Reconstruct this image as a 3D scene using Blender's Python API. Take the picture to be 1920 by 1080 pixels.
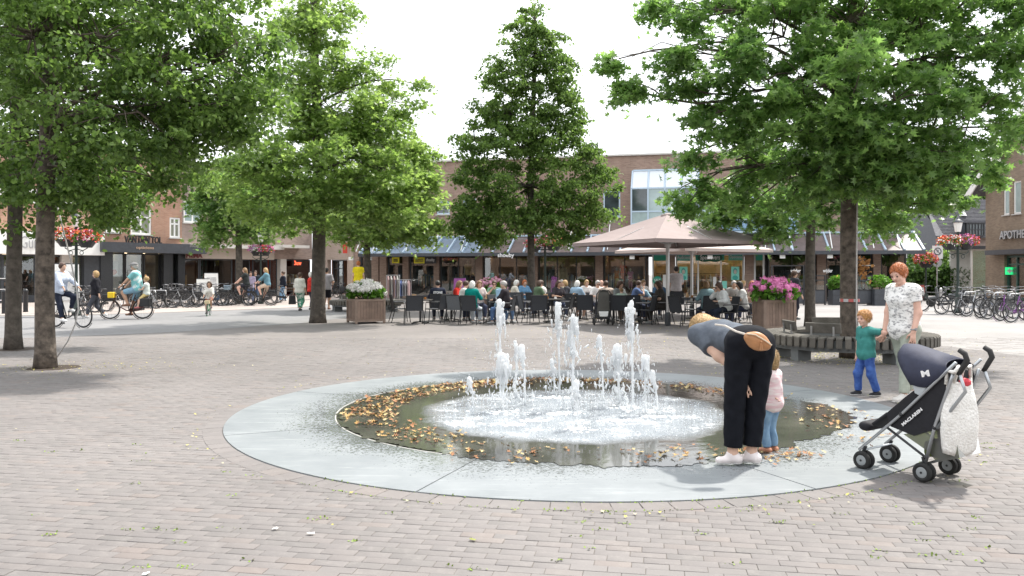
import bpy, math, random
import numpy as np
from mathutils import Vector, Matrix, Quaternion, noise as mnoise
rnd = random.Random(7)
PI = math.pi
for o in list(bpy.data.objects):
    bpy.data.objects.remove(o)
scene = bpy.context.scene
COL = scene.collection

# ------------------------------------------------------------------ camera
cam_d = bpy.data.cameras.new('camera')
cam = bpy.data.objects.new('camera', cam_d)
COL.objects.link(cam)
cam.location = (0, 0, 1.55)
cam.rotation_euler = (PI / 2, 0, 0)
cam_d.sensor_width = 36
cam_d.lens = 28.125
cam_d.shift_y = -26 / 1920
cam_d.clip_start = 0.05
cam_d.clip_end = 3000
scene.camera = cam

# ------------------------------------------------------------------ sky
SUN_EL = math.radians(57)
SUN_AZ = math.radians(48)          # from +Y towards +X
w = bpy.data.worlds.new('World')
scene.world = w
w.use_nodes = True
nt = w.node_tree
nt.nodes.clear()
n_out = nt.nodes.new('ShaderNodeOutputWorld')
n_bg = nt.nodes.new('ShaderNodeBackground')
n_bg.inputs['Strength'].default_value = 0.12
n_sky = nt.nodes.new('ShaderNodeTexSky')
n_sky.sky_type = 'NISHITA'
n_sky.sun_disc = False
n_sky.sun_elevation = SUN_EL
n_sky.sun_rotation = SUN_AZ
n_sky.air_density = 1.0
n_sky.dust_density = 3.0
n_sky.ozone_density = 1.0
# a thin, nearly closed layer of bright cloud over the blue
tc = nt.nodes.new('ShaderNodeTexCoord')
mp = nt.nodes.new('ShaderNodeMapping')
mp.inputs['Scale'].default_value = (1.2, 1.2, 3.0)
nz = nt.nodes.new('ShaderNodeTexNoise')
nz.inputs['Scale'].default_value = 2.2
nz.inputs['Detail'].default_value = 6
rp = nt.nodes.new('ShaderNodeValToRGB')
rp.color_ramp.elements[0].position = 0.25
rp.color_ramp.elements[0].color = (0.72, 0.72, 0.72, 1)
rp.color_ramp.elements[1].position = 0.6
rp.color_ramp.elements[1].color = (1, 1, 1, 1)
mx = nt.nodes.new('ShaderNodeMixRGB')
mx.inputs['Color2'].default_value = (8.3, 8.5, 8.8, 1)
L = nt.links.new
L(tc.outputs['Generated'], mp.inputs['Vector'])
L(mp.outputs['Vector'], nz.inputs['Vector'])
L(nz.outputs['Fac'], rp.inputs['Fac'])
L(rp.outputs['Color'], mx.inputs['Fac'])
L(n_sky.outputs['Color'], mx.inputs['Color1'])
L(mx.outputs['Color'], n_bg.inputs['Color'])
L(n_bg.outputs['Background'], n_out.inputs['Surface'])

# ------------------------------------------------------------------ sun
sd = bpy.data.lights.new('sun', 'SUN')
sd.energy = 3.3
sd.angle = math.radians(2.0)
sd.color = (1.0, 0.95, 0.87)
sun = bpy.data.objects.new('sun', sd)
COL.objects.link(sun)
sdir = Vector((math.cos(SUN_EL) * math.sin(SUN_AZ), math.cos(SUN_EL) * math.cos(SUN_AZ), math.sin(SUN_EL)))
sun.rotation_euler = sdir.to_track_quat('Z', 'Y').to_euler()
sun.location = (20, 20, 40)

scene.view_settings.view_transform = 'Standard'
scene.view_settings.look = 'None'
scene.view_settings.exposure = 1.0
scene.view_settings.gamma = 1
scene.view_settings.use_curve_mapping = False
scene.render.engine = 'CYCLES'
scene.cycles.use_denoising = True
scene.cycles.max_bounces = 7
scene.cycles.diffuse_bounces = 3
scene.cycles.glossy_bounces = 3
scene.cycles.transmission_bounces = 5
scene.cycles.transparent_max_bounces = 6
scene.cycles.caustics_reflective = False
scene.cycles.caustics_refractive = False
scene.cycles.sample_clamp_indirect = 6

# ------------------------------------------------------------------ picture -> place
F, H0, YH = 1500.0, 1.55, 514.0
def gp(x, y, z=0.0):
    Y = F * (H0 - z) / (y - YH)
    return Vector(((x - 960) / F * Y, Y, z))
def pp(x, y, Y):
    return Vector(((x - 960) / F * Y, Y, H0 + (YH - y) / F * Y))

# ------------------------------------------------------------------ materials
MATS = {}
def mat(name, col, rough=0.7, metal=0.0, nscale=None, namt=0.15, bump=0.0, bscale=None, emit=0.0, trans=0.0, spec=0.5, alpha=1.0, objrand=0.0, coat=0.0, sheen=0.0):
    if name in MATS:
        return MATS[name]
    m = bpy.data.materials.new(name)
    m.use_nodes = True
    t = m.node_tree
    b = t.nodes['Principled BSDF']
    b.inputs['Base Color'].default_value = (*col, 1)
    b.inputs['Roughness'].default_value = rough
    b.inputs['Metallic'].default_value = metal
    b.inputs['Specular IOR Level'].default_value = spec
    if coat: b.inputs['Coat Weight'].default_value = coat
    if sheen: b.inputs['Sheen Weight'].default_value = sheen
    if emit:
        b.inputs['Emission Color'].default_value = (*col, 1)
        b.inputs['Emission Strength'].default_value = emit
    if trans:
        b.inputs['Transmission Weight'].default_value = trans
    co = t.nodes.new('ShaderNodeTexCoord')
    src = None
    if nscale:
        n = t.nodes.new('ShaderNodeTexNoise')
        n.inputs['Scale'].default_value = nscale
        n.inputs['Detail'].default_value = 5
        n.inputs['Roughness'].default_value = 0.65
        t.links.new(co.outputs['Object'], n.inputs['Vector'])
        r = t.nodes.new('ShaderNodeValToRGB')
        r.color_ramp.elements[0].position = 0.3
        r.color_ramp.elements[1].position = 0.7
        r.color_ramp.elements[0].color = (*[c * (1 - namt) for c in col], 1)
        r.color_ramp.elements[1].color = (*[min(1, c * (1 + namt)) for c in col], 1)
        t.links.new(n.outputs['Fac'], r.inputs['Fac'])
        src = r.outputs['Color']
        t.links.new(src, b.inputs['Base Color'])
    if objrand:
        oi = t.nodes.new('ShaderNodeObjectInfo')
        hs = t.nodes.new('ShaderNodeHueSaturation')
        hs.inputs['Color'].default_value = (*col, 1)
        if src: t.links.new(src, hs.inputs['Color'])
        ma = t.nodes.new('ShaderNodeMapRange')
        ma.inputs['To Min'].default_value = 1 - objrand
        ma.inputs['To Max'].default_value = 1 + objrand
        t.links.new(oi.outputs['Random'], ma.inputs['Value'])
        t.links.new(ma.outputs['Result'], hs.inputs['Value'])
        t.links.new(hs.outputs['Color'], b.inputs['Base Color'])
    if bump:
        n2 = t.nodes.new('ShaderNodeTexNoise')
        n2.inputs['Scale'].default_value = bscale or (nscale or 20) * 2
        n2.inputs['Detail'].default_value = 6
        t.links.new(co.outputs['Object'], n2.inputs['Vector'])
        bp = t.nodes.new('ShaderNodeBump')
        bp.inputs['Strength'].default_value = bump
        bp.inputs['Distance'].default_value = 0.02
        t.links.new(n2.outputs['Fac'], bp.inputs['Height'])
        t.links.new(bp.outputs['Normal'], b.inputs['Normal'])
    MATS[name] = m
    return m

def NN(t, typ, **kw):
    n = t.nodes.new(typ)
    for k, v in kw.items():
        if k in n.inputs.keys():
            n.inputs[k].default_value = v
        else:
            setattr(n, k, v)
    return n

def glass_mat(name, tint, rough=0.02, fac=0.25, opaque=0.0):
    """thin window glass: clear pane with a fresnel reflection"""
    if name in MATS: return MATS[name]
    m = bpy.data.materials.new(name); m.use_nodes = True
    t = m.node_tree; t.nodes.clear()
    o = t.nodes.new('ShaderNodeOutputMaterial')
    tr = NN(t, 'ShaderNodeBsdfTransparent'); tr.inputs['Color'].default_value = (*tint, 1)
    gl = NN(t, 'ShaderNodeBsdfGlossy', Roughness=rough); gl.inputs['Color'].default_value = (1, 1, 1, 1)
    lw = NN(t, 'ShaderNodeLayerWeight', Blend=fac)
    mr = NN(t, 'ShaderNodeMapRange'); mr.inputs['To Min'].default_value = 0.03 + opaque; mr.inputs['To Max'].default_value = 0.9
    ms = t.nodes.new('ShaderNodeMixShader')
    t.links.new(lw.outputs['Fresnel'], mr.inputs['Value'])
    t.links.new(mr.outputs['Result'], ms.inputs['Fac'])
    t.links.new(tr.outputs[0], ms.inputs[1]); t.links.new(gl.outputs[0], ms.inputs[2])
    t.links.new(ms.outputs[0], o.inputs['Surface'])
    MATS[name] = m
    return m

def leaf_mat(name, c1, c2, trans=0.45, rough=0.5, spec=0.25):
    if name in MATS: return MATS[name]
    m = bpy.data.materials.new(name); m.use_nodes = True
    t = m.node_tree; t.nodes.clear()
    o = t.nodes.new('ShaderNodeOutputMaterial')
    g = t.nodes.new('ShaderNodeNewGeometry')
    co = t.nodes.new('ShaderNodeTexCoord')
    nz = NN(t, 'ShaderNodeTexNoise', Scale=0.9, Detail=3.0)
    t.links.new(co.outputs['Object'], nz.inputs['Vector'])
    ad = NN(t, 'ShaderNodeMath', operation='ADD')
    mu = NN(t, 'ShaderNodeMath', operation='MULTIPLY'); mu.inputs[1].default_value = 0.5
    mu2 = NN(t, 'ShaderNodeMath', operation='MULTIPLY'); mu2.inputs[1].default_value = 0.6
    t.links.new(g.outputs['Random Per Island'], mu.inputs[0])
    t.links.new(nz.outputs['Fac'], mu2.inputs[0])
    t.links.new(mu.outputs[0], ad.inputs[0]); t.links.new(mu2.outputs[0], ad.inputs[1])
    r = t.nodes.new('ShaderNodeValToRGB')
    r.color_ramp.elements[0].position = 0.2; r.color_ramp.elements[1].position = 0.85
    r.color_ramp.elements[0].color = (*c1, 1); r.color_ramp.elements[1].color = (*c2, 1)
    t.links.new(ad.outputs[0], r.inputs['Fac'])
    d = t.nodes.new('ShaderNodeBsdfPrincipled')
    d.inputs['Roughness'].default_value = rough
    d.inputs['Specular IOR Level'].default_value = spec
    tl = t.nodes.new('ShaderNodeBsdfTranslucent')
    hs = NN(t, 'ShaderNodeHueSaturation', Saturation=1.1, Value=1.75, Hue=0.496)
    t.links.new(r.outputs['Color'], d.inputs['Base Color'])
    t.links.new(r.outputs['Color'], hs.inputs['Color'])
    t.links.new(hs.outputs['Color'], tl.inputs['Color'])
    ms = t.nodes.new('ShaderNodeMixShader'); ms.inputs['Fac'].default_value = trans
    t.links.new(d.outputs[0], ms.inputs[1]); t.links.new(tl.outputs[0], ms.inputs[2])
    t.links.new(ms.outputs[0], o.inputs['Surface'])
    MATS[name] = m
    return m

def brick_mat(name, c1, c2, mortar, bw=0.21, bh=0.065, rough=0.85, bump=0.3):
    """brick wall, mapped in the wall's own u (x) / height (z) frame"""
    if name in MATS: return MATS[name]
    m = bpy.data.materials.new(name); m.use_nodes = True
    t = m.node_tree; b = t.nodes['Principled BSDF']
    b.inputs['Roughness'].default_value = rough
    co = t.nodes.new('ShaderNodeTexCoord')
    sp = t.nodes.new('ShaderNodeSeparateXYZ'); cb = t.nodes.new('ShaderNodeCombineXYZ')
    t.links.new(co.outputs['Object'], sp.inputs[0])
    ax = NN(t, 'ShaderNodeMath', operation='ADD')
    t.links.new(sp.outputs['X'], ax.inputs[0]); t.links.new(sp.outputs['Y'], ax.inputs[1])
    t.links.new(ax.outputs[0], cb.inputs['X']); t.links.new(sp.outputs['Z'], cb.inputs['Y'])
    br = NN(t, 'ShaderNodeTexBrick', Scale=1.0)
    br.inputs['Brick Width'].default_value = bw; br.inputs['Row Height'].default_value = bh
    br.inputs['Mortar Size'].default_value = 0.006; br.inputs['Mortar Smooth'].default_value = 0.3
    br.inputs['Bias'].default_value = -0.1
    br.inputs['Color1'].default_value = (*c1, 1); br.inputs['Color2'].default_value = (*c2, 1); br.inputs['Mortar'].default_value = (*mortar, 1)
    t.links.new(cb.outputs[0], br.inputs['Vector'])
    nz = NN(t, 'ShaderNodeTexNoise', Scale=1.2, Detail=6.0)
    t.links.new(co.outputs['Object'], nz.inputs['Vector'])
    mr = NN(t, 'ShaderNodeMapRange'); mr.inputs['To Min'].default_value = 0.72; mr.inputs['To Max'].default_value = 1.25
    t.links.new(nz.outputs['Fac'], mr.inputs['Value'])
    hs = NN(t, 'ShaderNodeHueSaturation')
    t.links.new(mr.outputs[0], hs.inputs['Value']); t.links.new(br.outputs['Color'], hs.inputs['Color'])
    t.links.new(hs.outputs[0], b.inputs['Base Color'])
    bp = NN(t, 'ShaderNodeBump', Strength=bump, Distance=0.01); bp.invert = True
    t.links.new(br.outputs['Fac'], bp.inputs['Height']); t.links.new(bp.outputs[0], b.inputs['Normal'])
    MATS[name] = m
    return m

# ------------------------------------------------------------------ mesh builder
class MB:
    def __init__(s):
        s.v = []; s.f = []; s.m = []
    def add(s, vs, fs, mi=0):
        b = len(s.v)
        s.v.extend([tuple(v) for v in vs])
        s.f.extend([tuple(b + i for i in f) for f in fs])
        s.m.extend([mi] * len(fs))
        return s
    def box(s, c, d, rz=0.0, mi=0, M=None):
        x, y, z = d[0] / 2, d[1] / 2, d[2] / 2
        vs = [(-x, -y, -z), (x, -y, -z), (x, y, -z), (-x, y, -z), (-x, -y, z), (x, -y, z), (x, y, z), (-x, y, z)]
        if M is None:
            M = Matrix.Rotation(rz, 3, 'Z')
        c = Vector(c)
        vs = [M @ Vector(v) + c for v in vs]
        return s.add(vs, [(0, 3, 2, 1), (4, 5, 6, 7), (0, 1, 5, 4), (1, 2, 6, 5), (2, 3, 7, 6), (3, 0, 4, 7)], mi)
    def bar(s, a, b, wd, ht, mi=0, up=(0, 0, 1)):
        a = Vector(a); b = Vector(b); d = b - a; ln = d.length
        if ln < 1e-6: return s
        d /= ln; up = Vector(up)
        if abs(d.dot(up)) > 0.98: up = Vector((0, 1, 0))
        x = d.cross(up).normalized(); z = x.cross(d)
        M = Matrix((x, d, z)).transposed()
        return s.box((a + b) / 2, (wd, ln, ht), M=M, mi=mi)
    def tube(s, pts, r, n=8, mi=0, caps=True):
        pts = [Vector(p) for p in pts]
        if not isinstance(r, (list, tuple)): r = [r] * len(pts)
        vs = []; prev = None
        for i, p in enumerate(pts):
            d = (pts[min(i + 1, len(pts) - 1)] - pts[max(i - 1, 0)]).normalized()
            if prev is None:
                up = Vector((0, 0, 1)) if abs(d.z) < 0.9 else Vector((1, 0, 0))
                x = d.cross(up).normalized()
            else:
                x = (prev - d * prev.dot(d)).normalized()
            prev = x; y = d.cross(x)
            for k in range(n):
                a = 2 * PI * k / n
                vs.append(p + (x * math.cos(a) + y * math.sin(a)) * r[i])
        fs = []
        for i in range(len(pts) - 1):
            for k in range(n):
                fs.append((i * n + k, i * n + (k + 1) % n, (i + 1) * n + (k + 1) % n, (i + 1) * n + k))
        if caps:
            fs.append(tuple(range(n - 1, -1, -1)))
            fs.append(tuple((len(pts) - 1) * n + k for k in range(n)))
        return s.add(vs, fs, mi)
    def ring(s, c, R, r, ax=(0, 1, 0), n=28, k=5, mi=0, a0=0, a1=2 * PI):
        ax = Vector(ax).normalized(); c = Vector(c)
        up = Vector((0, 0, 1)) if abs(ax.z) < 0.9 else Vector((1, 0, 0))
        u = ax.cross(up).normalized(); w_ = ax.cross(u)
        full = abs(a1 - a0 - 2 * PI) < 1e-6
        vs = []; N = n if full else n + 1
        for i in range(N):
            a = a0 + (a1 - a0) * i / n
            d = u * math.cos(a) + w_ * math.sin(a)
            for j in range(k):
                b = 2 * PI * j / k
                vs.append(c + d * (R + r * math.cos(b)) + ax * r * math.sin(b))
        fs = []
        for i in range(n):
            i2 = (i + 1) % N
            for j in range(k):
                fs.append((i * k + j, i * k + (j + 1) % k, i2 * k + (j + 1) % k, i2 * k + j))
        return s.add(vs, fs, mi)
    def lathe(s, prof, c=(0, 0, 0), n=16, mi=0, axis='Z'):
        vs = []; c = Vector(c)
        for r, z in prof:
            for k in range(n):
                a = 2 * PI * k / n
                v = (r * math.cos(a), r * math.sin(a), z)
                if axis == 'Y': v = (v[0], v[2], v[1])
                if axis == 'X': v = (v[2], v[0], v[1])
                vs.append(Vector(v) + c)
        fs = []
        for i in range(len(prof) - 1):
            for k in range(n):
                fs.append((i * n + k, i * n + (k + 1) % n, (i + 1) * n + (k + 1) % n, (i + 1) * n + k))
        fs.append(tuple(range(n - 1, -1, -1)))
        fs.append(tuple((len(prof) - 1) * n + k for k in range(n)))
        return s.add(vs, fs, mi)
    def ball(s, c, r, n=8, mi=0):
        if not isinstance(r, (tuple, list)): r = (r, r, r)
        vs = []; fs = []
        m_ = max(3, n // 2)
        for i in range(m_ + 1):
            th = PI * i / m_
            for k in range(n):
                a = 2 * PI * k / n
                vs.append((c[0] + r[0] * math.sin(th) * math.cos(a), c[1] + r[1] * math.sin(th) * math.sin(a), c[2] + r[2] * math.cos(th)))
        for i in range(m_):
            for k in range(n):
                fs.append((i * n + k, (i + 1) * n + k, (i + 1) * n + (k + 1) % n, i * n + (k + 1) % n))
        return s.add(vs, fs, mi)
    def prism(s, pts, axis, a, b, mi=0):
        """pts: outline (p,q); extruded from a to b along 'x','y' or 'z'"""
        def P(p, q, t):
            return {'x': (t, p, q), 'y': (p, t, q), 'z': (p, q, t)}[axis]
        n = len(pts)
        vs = [P(p, q, a) for p, q in pts] + [P(p, q, b) for p, q in pts]
        fs = [tuple(range(n - 1, -1, -1)), tuple(range(n, 2 * n))]
        fs += [(i, (i + 1) % n, n + (i + 1) % n, n + i) for i in range(n)]
        return s.add(vs, fs, mi)
    def build(s, name, mats, parent=None, smooth=False, bevel=0.0):
        me = bpy.data.meshes.new(name)
        me.from_pydata(s.v, [], s.f)
        if not isinstance(mats, (list, tuple)): mats = [mats]
        for m in mats: me.materials.append(m)
        if any(s.m): me.polygons.foreach_set('material_index', s.m)
        if smooth: me.polygons.foreach_set('use_smooth', [True] * len(s.f))
        me.update()
        o = bpy.data.objects.new(name, me)
        COL.objects.link(o)
        if parent: o.parent = parent
        if bevel:
            bv = o.modifiers.new('bevel', 'BEVEL'); bv.width = bevel; bv.segments = 2; bv.limit_method = 'ANGLE'
        return o

def np_mesh(name, V, Fq, mats, parent=None, smooth=False, mi=None):
    """V (n,3), Fq (m,k) arrays -> object, fast"""
    me = bpy.data.meshes.new(name)
    V = np.asarray(V, dtype=np.float32); Fq = np.asarray(Fq, dtype=np.int32)
    k = Fq.shape[1]
    me.vertices.add(len(V)); me.vertices.foreach_set('co', V.ravel())
    me.loops.add(Fq.size); me.loops.foreach_set('vertex_index', Fq.ravel())
    me.polygons.add(len(Fq))
    me.polygons.foreach_set('loop_start', np.arange(0, Fq.size, k, dtype=np.int32))
    me.polygons.foreach_set('loop_total', np.full(len(Fq), k, dtype=np.int32))
    if not isinstance(mats, (list, tuple)): mats = [mats]
    for m in mats: me.materials.append(m)
    if mi is not None: me.polygons.foreach_set('material_index', np.asarray(mi, dtype=np.int32))
    if smooth: me.polygons.foreach_set('use_smooth', np.ones(len(Fq), dtype=bool))
    me.update(calc_edges=True); me.validate()
    o = bpy.data.objects.new(name, me)
    COL.objects.link(o)
    if parent: o.parent = parent
    return o

def tag(o, label=None, cat=None, group=None, kind=None):
    if label: o['label'] = label
    if cat: o['category'] = cat
    if group: o['group'] = group
    if kind: o['kind'] = kind
    return o
def thing(name, label, cat, loc=(0, 0, 0), rz=0.0, group=None):
    o = bpy.data.objects.new(name, None)
    o.empty_display_size = 0.2
    COL.objects.link(o); o.location = loc; o.rotation_euler = (0, 0, rz)
    return tag(o, label, cat, group)
def kids(o):
    return [c for c in CHILD.get(o.name, [])]
CHILD = {}
def index_children(root):
    """remember the children of a prototype once (object.children is slow)"""
    CHILD[root.name] = list(root.children)
    for c in CHILD[root.name]: index_children(c)
def copy_tree(o, parent=None, skip=()):
    c = o.copy(); COL.objects.link(c)
    if parent is not None: c.parent = parent
    for ch in CHILD.get(o.name, []):
        if ch.name.split('.')[0] not in skip: copy_tree(ch, c, skip)
    return c
def place(proto, loc, rz, label, group=None, first=[None], used=set()):
    if proto.name not in CHILD: index_children(proto)
    if proto.name not in used:
        used.add(proto.name); o = proto
    else:
        o = copy_tree(proto)
    o.location = loc; o.rotation_euler = (o.rotation_euler[0], 0, rz)
    o['label'] = label
    if group: o['group'] = group
    return o

def text_mesh(name, s, size, m, parent=None, loc=(0, 0, 0), rot=(PI / 2, 0, 0), depth=0.01, width=None, align='CENTER', bold=0.0, space=1.0):
    cu = bpy.data.curves.new(name, 'FONT')
    cu.body = s; cu.size = size; cu.extrude = depth; cu.align_x = align; cu.align_y = 'CENTER'
    cu.offset = bold; cu.space_character = space; cu.resolution_u = 3
    o = bpy.data.objects.new(name, cu); COL.objects.link(o)
    bpy.context.view_layer.update()
    dg = bpy.context.evaluated_depsgraph_get()
    me = bpy.data.meshes.new_from_object(o.evaluated_get(dg))
    bpy.data.objects.remove(o)
    if width and len(me.vertices):
        xs = [v.co.x for v in me.vertices]; wd = max(xs) - min(xs)
        k = width / wd
        for v in me.vertices: v.co.x *= k
    me.materials.clear(); me.materials.append(m)
    r = bpy.data.objects.new(name, me); COL.objects.link(r)
    r.location = loc; r.rotation_euler = rot
    if parent: r.parent = parent
    return r
# ------------------------------------------------------------------ implicit surfaces (bodies, water)
def unit(v):
    v = np.asarray(v, float); return v / (np.linalg.norm(v) + 1e-9)
class SDF:
    """smooth union of tapered capsules and ellipsoids, meshed with surface nets"""
    def __init__(s): s.p = []
    def cap(s, a, b, ra, rb=None, k=0.03, flat=None, ff=1.0, clipa=False, clipb=False, op='+'):
        s.p.append(('c', np.array(a, float), np.array(b, float), ra, ra if rb is None else rb, k, None if flat is None else unit(flat), ff, clipa, clipb, op)); return s
    def ell(s, c, r, k=0.03, R=None, op='+'):
        s.p.append(('e', np.array(c, float), np.array(r, float), k, R, op)); return s
    def cut(s, pt, nrm):
        s.p.append(('h', np.array(pt, float), unit(nrm))); return s
    def mesh(s, vox, inflate=0.0):
        lo = np.full(3, 1e9); hi = -lo
        for p in s.p:
            if p[0] == 'c':
                r = max(p[3], p[4]) * max(1, p[7])
                if p[10] == '-': continue
                lo = np.minimum(lo, np.minimum(p[1], p[2]) - r); hi = np.maximum(hi, np.maximum(p[1], p[2]) + r)
            elif p[0] == 'e' and p[5] == '+':
                r = p[2].max(); lo = np.minimum(lo, p[1] - r); hi = np.maximum(hi, p[1] + r)
        lo = lo - 3 * vox - inflate; hi = hi + 3 * vox + inflate
        n = np.ceil((hi - lo) / vox).astype(int) + 1
        f = np.full(n, 1.0, dtype=np.float32)
        ax = [lo[i] + vox * np.arange(n[i]) for i in range(3)]
        for p in s.p:
            if p[0] == 'h':
                X, Y, Z = np.meshgrid(*ax, indexing='ij', sparse=True)
                d = (X - p[1][0]) * p[2][0] + (Y - p[1][1]) * p[2][1] + (Z - p[1][2]) * p[2][2]
                f = np.maximum(f, d.astype(np.float32)); continue
            if p[0] == 'c':
                _, a, b, ra, rb, k, flat, ff, ca, cb, op = p
                r = max(ra, rb) * max(1, ff) + k + 2 * vox + inflate
                l = np.minimum(a, b) - r; h = np.maximum(a, b) + r
            else:
                _, c, rr, k, R, op = p
                r = rr.max() + k + 2 * vox + inflate
                l = c - r; h = c + r
            i0 = np.clip(((l - lo) / vox).astype(int), 0, n - 1); i1 = np.clip(((h - lo) / vox).astype(int) + 2, 1, n)
            if np.any(i1 <= i0): continue
            sl = tuple(slice(i0[i], i1[i]) for i in range(3))
            X, Y, Z = np.meshgrid(*[ax[i][sl[i]] for i in range(3)], indexing='ij')
            P = np.stack([X, Y, Z], -1)
            if p[0] == 'c':
                ab = b - a; L2 = ab.dot(ab) + 1e-12
                tt = ((P - a) @ ab) / L2; t = np.clip(tt, 0, 1)
                d = P - a - t[..., None] * ab
                if flat is not None:
                    d = d + (d @ flat)[..., None] * flat * (1 / ff - 1)
                D = np.sqrt((d * d).sum(-1)) - (ra + (rb - ra) * t)
                L_ = math.sqrt(L2)
                if ca: D = np.maximum(D, -tt * L_)
                if cb: D = np.maximum(D, (tt - 1) * L_)
            else:
                q = P - c
                if R is not None: q = q @ R
                q1 = q / rr; k0 = np.sqrt((q1 * q1).sum(-1)); q2 = q / (rr * rr); k1 = np.sqrt((q2 * q2).sum(-1)) + 1e-9
                D = k0 * (k0 - 1) / k1
                D = np.where(k0 < 1e-3, -rr.min(), D)
            D = (D - (inflate if op == '+' else 0)).astype(np.float32)
            g = f[sl]
            if op == '+':
                hh = np.maximum(k - np.abs(g - D), 0) / max(k, 1e-6)
                f[sl] = np.minimum(g, D) - hh * hh * k * 0.25
            else:
                f[sl] = np.maximum(g, -D)
        return surface_nets(f, lo, vox)

def surface_nets(f, lo, vox):
    ins = f < 0
    nx, ny, nz = f.shape
    cnt = np.zeros((nx - 1, ny - 1, nz - 1), np.int8)
    for dx in (0, 1):
        for dy in (0, 1):
            for dz in (0, 1):
                cnt += ins[dx:nx - 1 + dx, dy:ny - 1 + dy, dz:nz - 1 + dz]
    act = (cnt > 0) & (cnt < 8)
    I = np.argwhere(act)
    if len(I) == 0: return np.zeros((0, 3)), np.zeros((0, 4), int)
    idx = np.full(act.shape, -1, np.int64); idx[act] = np.arange(len(I))
    acc = np.zeros((len(I), 3)); num = np.zeros(len(I))
    C = [(a, b, c) for a in (0, 1) for b in (0, 1) for c in (0, 1)]
    val = {c: f[I[:, 0] + c[0], I[:, 1] + c[1], I[:, 2] + c[2]] for c in C}
    for c in C:
        for axn in range(3):
            if c[axn]: continue
            e = list(c); e[axn] = 1; e = tuple(e)
            a, b = val[c], val[e]
            m = (a < 0) != (b < 0)
            t = np.where(m, a / np.where(m, a - b, 1), 0)
            pt = np.tile(np.array(c, float), (len(I), 1)); pt[:, axn] += t
            acc += pt * m[:, None]; num += m
    V = (I + acc / num[:, None]) * vox + lo
    Q = []
    for axn in range(3):
        s0 = [slice(0, -1)] * 3; s1 = [slice(0, -1)] * 3
        o = [a for a in range(3) if a != axn]
        A = [slice(None)] * 3; B = [slice(None)] * 3
        A[axn] = slice(0, -1); B[axn] = slice(1, None)
        for q in o:
            A[q] = slice(1, -1); B[q] = slice(1, -1)
        a = ins[tuple(A)]; b = ins[tuple(B)]
        E = np.argwhere(a != b)
        if len(E) == 0: continue
        sg = a[E[:, 0], E[:, 1], E[:, 2]]
        E2 = E.copy()
        for q in o: E2[:, q] += 1
        def gi(d0, d1):
            J = E2.copy(); J[:, o[0]] += d0; J[:, o[1]] += d1
            return idx[J[:, 0], J[:, 1], J[:, 2]]
        q = np.stack([gi(-1, -1), gi(0, -1), gi(0, 0), gi(-1, 0)], 1)
        if axn == 1: sg = ~sg
        q[~sg] = q[~sg][:, ::-1]
        Q.append(q)
    Q = np.concatenate(Q)
    return V, Q

def ik(a, b, l1, l2, pole):
    a = np.array(a, float); b = np.array(b, float); d = b - a; L_ = np.linalg.norm(d)
    L_ = min(max(L_, abs(l1 - l2) + 1e-4), (l1 + l2) * 0.999)
    u = unit(d); b = a + u * L_
    x = (l1 * l1 - l2 * l2 + L_ * L_) / (2 * L_); hgt = math.sqrt(max(l1 * l1 - x * x, 0))
    pole = np.array(pole, float); pole = pole - u * pole.dot(u)
    return a + u * x + unit(pole) * hgt, b

def rotx(t):
    c, s_ = math.cos(t), math.sin(t); return np.array([[1, 0, 0], [0, c, -s_], [0, s_, c]])
def roty(t):
    c, s_ = math.cos(t), math.sin(t); return np.array([[c, 0, s_], [0, 1, 0], [-s_, 0, c]])
def rotz(t):
    c, s_ = math.cos(t), math.sin(t); return np.array([[c, -s_, 0], [s_, c, 0], [0, 0, 1]])

SKIN = dict(light=(0.62, 0.40, 0.30), tan=(0.48, 0.29, 0.20), pink=(0.68, 0.42, 0.33))
def cloth(col, pat=None):
    key = 'cloth_%02d_%02d_%02d' % tuple(int(c * 99) for c in col) + (pat or '')
    if key in MATS: return MATS[key]
    m = mat(key, col, rough=0.85, nscale=14, namt=0.16, bump=0.5, bscale=11, spec=0.2)
    return m
def skin(kind='light'):
    return mat('skin_' + kind, SKIN[kind], rough=0.55, nscale=12, namt=0.06, spec=0.35)
HAIR = dict(black=(0.015, 0.012, 0.01), brown=(0.07, 0.035, 0.02), blond=(0.42, 0.27, 0.12), grey=(0.42, 0.40, 0.38), white=(0.7, 0.68, 0.64), red=(0.42, 0.13, 0.04), ginger=(0.55, 0.28, 0.10), darkblond=(0.22, 0.13, 0.06))
m_white_sole = mat('white_rubber_sole', (0.75, 0.74, 0.72), 0.6)
def hairm(k):
    return mat('hair_' + k, HAIR[k], rough=0.5, nscale=45, namt=0.45, bump=0.8, bscale=60)

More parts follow.
